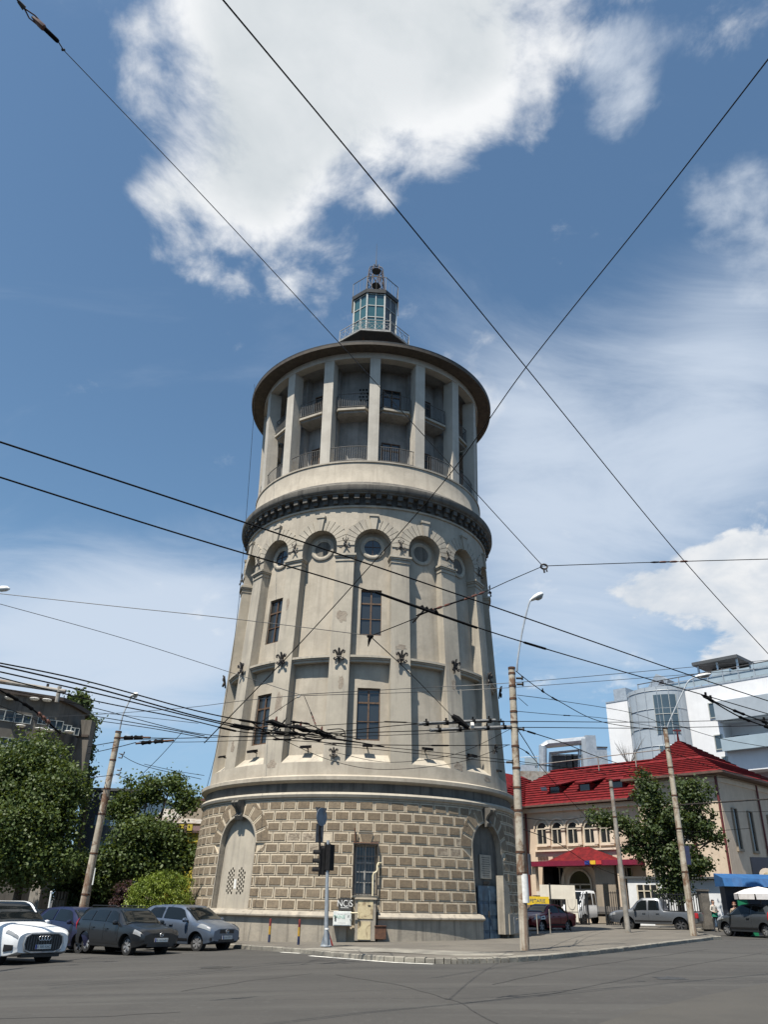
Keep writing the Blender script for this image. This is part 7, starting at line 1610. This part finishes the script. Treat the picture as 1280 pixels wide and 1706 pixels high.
wire('thick black sleeve length of the lower heavy cable, over the upper middle window', [(624, 986, 0, 6.0), (700, 1013, 0, 6.0), (795, 1046, 0, 6.0)], 6.5, name='cable_sleeve', group=None)
wire('cross wire with rusty chain links between the middle window and the three way joint', [(617, 1060, 13), (690, 1031, 13.2), (705, 1022, 13.3), (760, 1003, 13.8), (803, 988, 14.2), (850, 967, 14.8), (906, 943, 15.6)], 2.2, ins=((.42, 'egg'), (.50, 'drum'), (.36, 'drum'), (.62, 'egg'), (.28, 'drum')))
mb = MB(); o = at(712, 1016, 13.2); t = thing('cable_clamp', 'dark ribbed clamp where the heavy cable meets the rusty chain', 'clamp', o); q = at(775, 996, 31)-o
for i in range(4): mb.tube([V((-.13+i*.08, 0, .03-i*.025)), V((-.09+i*.08, 0, .05-i*.025)), V((-.06+i*.08, 0, .01-i*.025))], [.03, .045, .03], 'cable', 7)
mb.tube([V((-.2, 0, .06)), V((.2, 0, -.08))], .026, 'cable', 7); mb.build('clamp_body', t)
wire('thin wire from the three way joint to the right edge', [(907, 943, 15.6), (1020, 939, 15.6), (1150, 935, 15.5), (1300, 931, 15.3)], 2.0, ins=((.60, 'egg'), (.56, 'drum')))
t = thing('wire_joint', 'three way wire joint hanging in the sky right of the tower', 'joint', at(907, 944, 15.6)); mb = MB(); n = 12
mb.tube([(.07*cos(2*pi*i/n), 0, .055*sin(2*pi*i/n)) for i in range(n+1)], .02, 'iron', 6); mb.build('ring', t); mb = MB(); mb.tube([(-.01, 0, -.04), (.0, 0, -.14)], .02, 'iron', 6); mb.tube([(.04, 0, -.04), (.06, 0, -.12)], .015, 'iron', 6); mb.build('hook', t)
wire('thin wire from the left edge to the node before the middle window', [(-20, 987, 13), (200, 1011, 13), (380, 1030, 13), (617, 1059, 13)], 1.8, m='steel_wire')
wire('thin slanting wire from the node before the middle window to the grey section bars', [(617, 1060, 13), (690, 1128, 18), (757, 1197, 24)], 1.8, ins=((.96, 'drum'),))
t = thing('wire_node', 'small dark wire node before the middle tower window', 'joint', at(617, 1061, 13)); mb = MB(); mb.tube([(-.055, 0, .015), (0, 0, 0), (.055, 0, .015)], [.02, .042, .02], 'cable', 7); mb.tube([(0, 0, 0), (-.02, 0, -.09), (-.03, 0, -.17)], [.038, .024, .007], 'cable', 6); mb.build('clamp_body', t)
# yoke in front of the blank bay
wire('thin wire from the left edge to the small yoke before the left blank bay', [(-20, 1001, 24), (200, 1062, 26), (380, 1119, 28), (501, 1158, 25)], 1.5, m='steel_wire')
wire('pair of thin wires from the small yoke to the right edge, upper strand', [(501, 1157, 25), (700, 1146, 29), (860, 1137, 29), (1090, 1117, 30), (1300, 1098, 31)], 1.4, m='steel_wire')
wire('pair of thin wires from the small yoke to the right edge, lower strand', [(501, 1159, 25), (700, 1153, 29), (860, 1145, 29), (1090, 1128, 30), (1300, 1112, 31)], 1.3, m='steel_wire')
wire('thin wire from the small yoke leftwards to the sky beside the tower', [(501, 1158, 25), (400, 1168, 30), (300, 1180, 31), (130, 1192, 32), (-20, 1196, 33)], 1.3, m='steel_wire')
wire('short hanger with a dark insulator below the small yoke', [(507, 1160, 25), (520, 1192, 23.5), (531, 1222, 22.5)], 1.6, ins=((.62, 'egg'), (.5, 'drum')))
wire('short tie with a pale insulator left of the small yoke', [(500, 1160, 25), (487, 1167, 25), (430, 1206, 22)], 1.5, ins=((.2, 'pale'),))
wire('short tie with a dark insulator crossing above the tangled cables', [(478, 1196, 22.5), (468, 1208, 22), (455, 1224, 21.5)], 1.8, ins=((.4, 'drum'),))
# the bundle that sags across the lower windows
B_ = [([(-20, 1101, 0, 5.7), (140, 1134, 0, 5.7), (330, 1185, 0, 5.7), (440, 1206, 0, 5.7), (520, 1216, 0, 5.7), (600, 1232, 0, 5.7)], 3.0, 'topmost strand'), ([(-20, 1105, 0, 5.7), (160, 1147, 0, 5.7), (330, 1194, 0, 5.7), (430, 1214, 0, 5.7), (530, 1226, 0, 5.7), (640, 1244, 0, 5.7)], 3.4, 'second strand'), ([(-20, 1115, 0, 5.7), (180, 1160, 0, 5.7), (330, 1197, 0, 5.7), (420, 1216, 0, 5.7), (500, 1225, 0, 5.7), (605, 1238, 0, 5.7)], 3.0, 'third strand'), ([(-20, 1124, 0, 5.7), (150, 1166, 0, 5.7), (300, 1196, 0, 5.7), (400, 1219, 0, 5.7), (470, 1224, 0, 5.7), (560, 1241, 0, 5.7)], 2.6, 'lowest strand')]
for pts, w, lb in B_: wire('black cable of the thick bundle across the lower tower windows, '+lb, pts, w, ins=((.55, 'sleeve'), (.72, 'clamp')), group='cables of the thick bundle')
for i, (a, b, c, lb) in enumerate([((418, 1203), (470, 1232), (530, 1216), 'longest'), ((440, 1224), (500, 1204), (560, 1230), 'arched upwards'), ((470, 1205), (520, 1232), (575, 1222), 'lowest'), ((545, 1216), (572, 1216), (574, 1236), 'hooked downwards')]):
    wire('loose cable loop tangled in the thick bundle, '+lb, [(*a, 0, 5.7), (*b, 0, 5.75), (*c, 0, 5.7)], 2.4, ins=((.5, 'drum'),) if i != 3 else (), name='cable_loop', group='loops in the thick bundle')
for px, py, lb in ((459, 1206, 'left'), (500, 1214, 'middle'), (535, 1222, 'right')):
    t = thing('trolley_frog', 'dark trolley wire fitting in the tangled bundle, '+lb+' of three', 'fitting', atz(px, py, 5.72), group='fittings in the thick bundle'); mb = MB(); mb.tube([(-.28, 0, .05), (-.1, 0, .06), (.1, 0, -.02), (.34, 0, -.07)], [.03, .07, .08, .03], 'cable', 7); mb.build('fitting_body', t); mb = MB(); mb.tube([(0, 0, .03), (.02, 0, .2)], [.05, .02], 'porcelain', 6); mb.build('insulator', t)
# level wires towards the pole on the right
L_ = [([(-20, 1143, 24), (150, 1178, 26), (330, 1222, 28), (480, 1226, 25), (697, 1206, 24), (855, 1202, 26), (1080, 1203, 31), (1300, 1198, 33)], 1.8, 'upper level wire through the grey section bars', ((.70, 'clamp'),)), ([(198, 1233, 31), (330, 1229, 30), (560, 1222, 25), (717, 1217, 24), (855, 1212, 26), (1080, 1213, 31), (1300, 1208, 33)], 1.8, 'lower level wire through the grey section bars', ((.3, 'drum'),)), ([(232, 1235, 31), (330, 1236, 30), (560, 1228, 29), (720, 1222, 29), (850, 1214, 29)], 1.4, 'thin level wire just under the section bars', ()), ([(455, 1232, 27), (620, 1243, 28), (860, 1268, 29), (1010, 1290, 32)], 1.6, 'wire falling from the bundle to the red roof', ((.25, 'sleeve'),)), ([(540, 1240, 27), (700, 1256, 28), (860, 1272, 29), (1100, 1290, 33), (1300, 1300, 36)], 1.4, 'thin wire passing in front of the bay sills to the right edge', ()), ([(470, 1232, 27), (555, 1268, 29), (640, 1282, 31), (760, 1271, 30), (848, 1241, 29)], 1.3, 'slack wire hanging in a bow below the bay sills', ()), ([(560, 1254, 28), (650, 1270, 30), (760, 1256, 30), (850, 1215, 29)], 1.2, 'second slack wire hanging in a bow over the bay sills', ()), ([(620, 1241, 28), (760, 1242, 29), (850, 1241, 29)], 2.0, 'short level wire into the middle of the right pole', ((.4, 'sleeve'),)), ([(480, 1212, 24), (640, 1203, 24), (700, 1206, 24)], 1.6, 'wire from the bundle to the left end of the section bars', ((.6, 'sleeve'),))]
for pts, w, lb, ins in L_: wire(lb, pts, w, ins=ins)
for x0, y0, x1, y1, lb in ((697, 1206, 825, 1200, 'upper'), (717, 1216.5, 850, 1211, 'lower')):
    a, b = at(x0, y0, 24), at(x1, y1, 25.6); t = thing('section_bar', 'long grey section bar before the tower, '+lb+' of two', 'bar', a, group='grey section bars'); mb = MB(); d = b-a
    mb.tube([V((0, 0, .0)), d], .055, 'bar_grey', 7); mb.build('bar', t)
    for f_ in (.1, .35, .7, .92): mb = MB(); c = d*f_; mb.tube([c+V((-.08, 0, .0)), c+V((.08, 0, 0))], .075, 'cable', 7); mb.tube([c, c+V((0, 0, .14))], .03, 'cable', 5); mb.build('clip', t)
t = thing('suspension_clamp', 'dark double clamp between the two grey section bars', 'clamp', at(757, 1198, 24.6)); mb = MB(); mb.tube([(-.05, 0, .1), (.1, 0, 0), (.25, 0, -.12), (.45, 0, -.26)], [.07, .11, .09, .06], 'cable', 8); mb.build('clamp_body', t); mb = MB(); mb.tube([(.5, 0, -.2), (.6, 0, -.2)], .12, 'porc_white', 8); mb.build('insulator', t)
# wires right of the right pole
R2 = [([(860, 1118, 27.5), (895, 1145, 29), (935, 1170, 31), (1005, 1203, 34), (1110, 1218, 39)], 1.8, 'slanting wire from the right pole head to the far lamp pole', ((.32, 'clamp'), (.45, 'drum'))), ([(862, 1158, 27.5), (930, 1167, 30), (1050, 1187, 34), (1110, 1208, 38)], 1.3, 'thin wire under the slanting one, between the two right poles', ()), ([(862, 1185, 27.5), (930, 1191, 30), (1010, 1197, 33), (1110, 1214, 38)], 1.2, 'thin wire with a dark bead between the two right poles', ((.4, 'drum'),)), ([(862, 1213, 27.5), (940, 1238, 31), (1000, 1262, 36), (1090, 1290, 48)], 1.8, 'wire from the right pole down to the red ridge', ((.12, 'sleeve'),)), ([(864, 1217, 27.5), (882, 1245, 30), (893, 1264, 34)], 2.0, 'short steep wire from the right pole towards the silver ducts', ()), ([(864, 1245, 27.5), (888, 1262, 30), (930, 1310, 40), (1000, 1385, 56)], 1.5, 'wire falling from the right pole over the red roof', ((.25, 'drum'),)), ([(864, 1162, 27.5), (880, 1176, 28)], 1.3, 'very short stub wire at the right pole', ()), ([(868, 1380, 28), (930, 1405, 40), (985, 1440, 52), (1040, 1462, 58)], 1.4, 'slack wire from the right pole over the porch canopy', ()), ([(868, 1362, 28), (940, 1366, 34), (1025, 1352, 44)], 1.3, 'thin wire from the right pole to the thin grey pole', ()), ([(1120, 1205, 39), (1200, 1230, 38), (1300, 1248, 37)], 1.3, 'thin wire from the far lamp pole to the right edge', ()), ([(1112, 1250, 39), (1200, 1282, 38), (1300, 1300, 36)], 1.4, 'thin wire from the far lamp pole past the white building', ()), ([(1118, 1345, 39), (1200, 1352, 40), (1300, 1352, 40)], 1.1, 'faint wire before the shaded hospital side', ()), ([(1124, 1386, 39), (1180, 1385, 40), (1250, 1380, 40)], 1.1, 'faint wire below the bracket arm of the far lamp pole', ())]
for pts, w, lb, ins in R2: wire(lb, pts, w, ins=ins)
for pts, lb in (([(1170, 1158, 25.9), (1225, 1184, 26.6), (1300, 1212, 27.6)], 'upper'), ([(1178, 1162, 25.9), (1235, 1195, 26.6), (1300, 1218, 27.6)], 'lower')):
    wire('thick black sleeve with clamps at the right edge before the white building, '+lb+' one', pts, 3.2, ins=((.1, 'clamp'), (.55, 'drum'), (.8, 'clamp')), name='cable_sleeve', group='thick sleeves at the right edge')
# wires on the left
L2 = [([(148, 1186, 40), (240, 1195, 36), (330, 1205, 31)], 1.1, 'faint wire from the poplar to the tower edge'), ([(157, 1193, 40), (240, 1207, 36), (340, 1226, 31)], 2.0, 'dark wire above the head of the leaning pole'), ([(157, 1200, 40), (250, 1213, 36), (345, 1230, 31)], 1.8, 'second dark wire above the head of the leaning pole'), ([(200, 1228, 32), (300, 1230, 31), (345, 1228, 30)], 1.4, 'short level wire from the leaning pole to the tower'), ([(146, 1244, 40), (192, 1236, 32)], 1.8, 'wire from the brown block to the leaning pole, upper'), ([(146, 1256, 40), (195, 1245, 34), (226, 1237, 32)], 1.8, 'wire from the brown block to the leaning pole, lower'), ([(198, 1255, 32), (240, 1276, 31), (335, 1298, 33)], 1.4, 'slanting wire from the leaning pole to the tower cornice'), ([(240, 1273, 31), (290, 1284, 32), (340, 1292, 33)], 1.2, 'second slanting wire to the tower cornice'), ([(304, 1219, 30), (265, 1262, 31), (227, 1299, 32)], 1.4, 'bowed wire falling towards the open crowned maple'), ([(190, 1291, 32), (150, 1296, 38), (120, 1302, 40)], 1.4, 'wire from the leaning pole into the left maple'), ([(192, 1290, 32), (230, 1304, 33), (270, 1310, 36)], 1.3, 'wire from the leaning pole into the open crowned maple'), ([(345, 1310, 34), (368, 1210, 34), (398, 1000, 35), (422, 700, 37), (424, 640, 38)], 1.1, 'thin dark conductor running up the left side of the tower'), ([(-10, 1172, 30), (60, 1200, 31), (110, 1224, 33)], 1.4, 'thin wire over the windows of the brown block')]
for pts, w, lb in L2: wire(lb, pts, w, m='cable')
wire('thick jointed feeder cable hanging before the brown block', [(-10, 1145, 24), (30, 1167, 25), (62, 1188, 26), (100, 1222, 27)], 4.2, ins=((.25, 'drum'), (.5, 'drum'), (.75, 'egg')), name='feeder_cable', group=None)
for x0, y0, x1, y1, lb in ((200, 1229.5, 250, 1229, 'upper'), (226, 1239, 289, 1233.5, 'lower')):
    wire('rusty arm with insulators reaching from the leaning pole, '+lb+' of two', [(x0, y0, 37.9), ((x0+x1)/2, (y0+y1)/2-.5, 37.5), (x1, y1, 37)], 4.6, m='rust_iron', ins=((.3, 'drum'), (.6, 'drum')), name='pole_arm', group='arms of the leaning pole')
# pole outside the frame with its long pipe bracket
pb = at(-60, 1500, 24); t = thing('bracket_pole', 'grey pipe bracket with a short drop post, reaching in from the left edge', 'pole', (pb.x, 24, gz(pb.x))); o = V(t.location); a, b = at(-62, 1126, 24)-o, at(109, 1152, 24)-o
mb = MB(); mb.tube([(0, 0, 0), (a.x, a.y, a.z+.4)], [.14, .1], 'pole_grey', 12); mb.build('pole', t); mb = MB(); mb.tube([a, b], [.075, .06], 'pole_grey', 10); mb.build('bracket_pipe', t)
mb = MB(); c1, c2 = at(99, 1144, 24)-o, at(94, 1170, 24)-o; mb.tube([c1, c2], .065, 'pole_grey', 8); mb.build('drop_post', t); mb = MB(); c = at(78, 1147, 24)-o; mb.tube([c, c+V((0, 0, .14))], .04, 'iron', 6); mb.build('bolt', t)
t = thing('street_lamp', 'white street lamp head cut by the left edge, beside the tower shaft height', 'lamp', at(-45, 1500, 22)); t.location.z = gz(t.location.x); o = V(t.location); e = at(-2, 982, 21.8)-o; pt = at(-52, 1120, 22)-o
mb = MB(); mb.tube([(0, 0, 0), pt], [.12, .08], 'pole_grey', 10); mb.build('pole', t); mb = MB(); mb.tube([pt, pt+(e-pt)*.6+V((0, 0, .3)), e], .035, 'galv', 6); mb.build('lamp_arm', t); mb = MB(); mb.tube([e-V((.05, 0, 0)), e+V((.06, 0, .02)), e+V((.22, 0, .03)), e+V((.30, 0, .02))], [.05, .09, .08, .03], 'lamp_white', 10); mb.build('lamp_head', t, smooth=60)
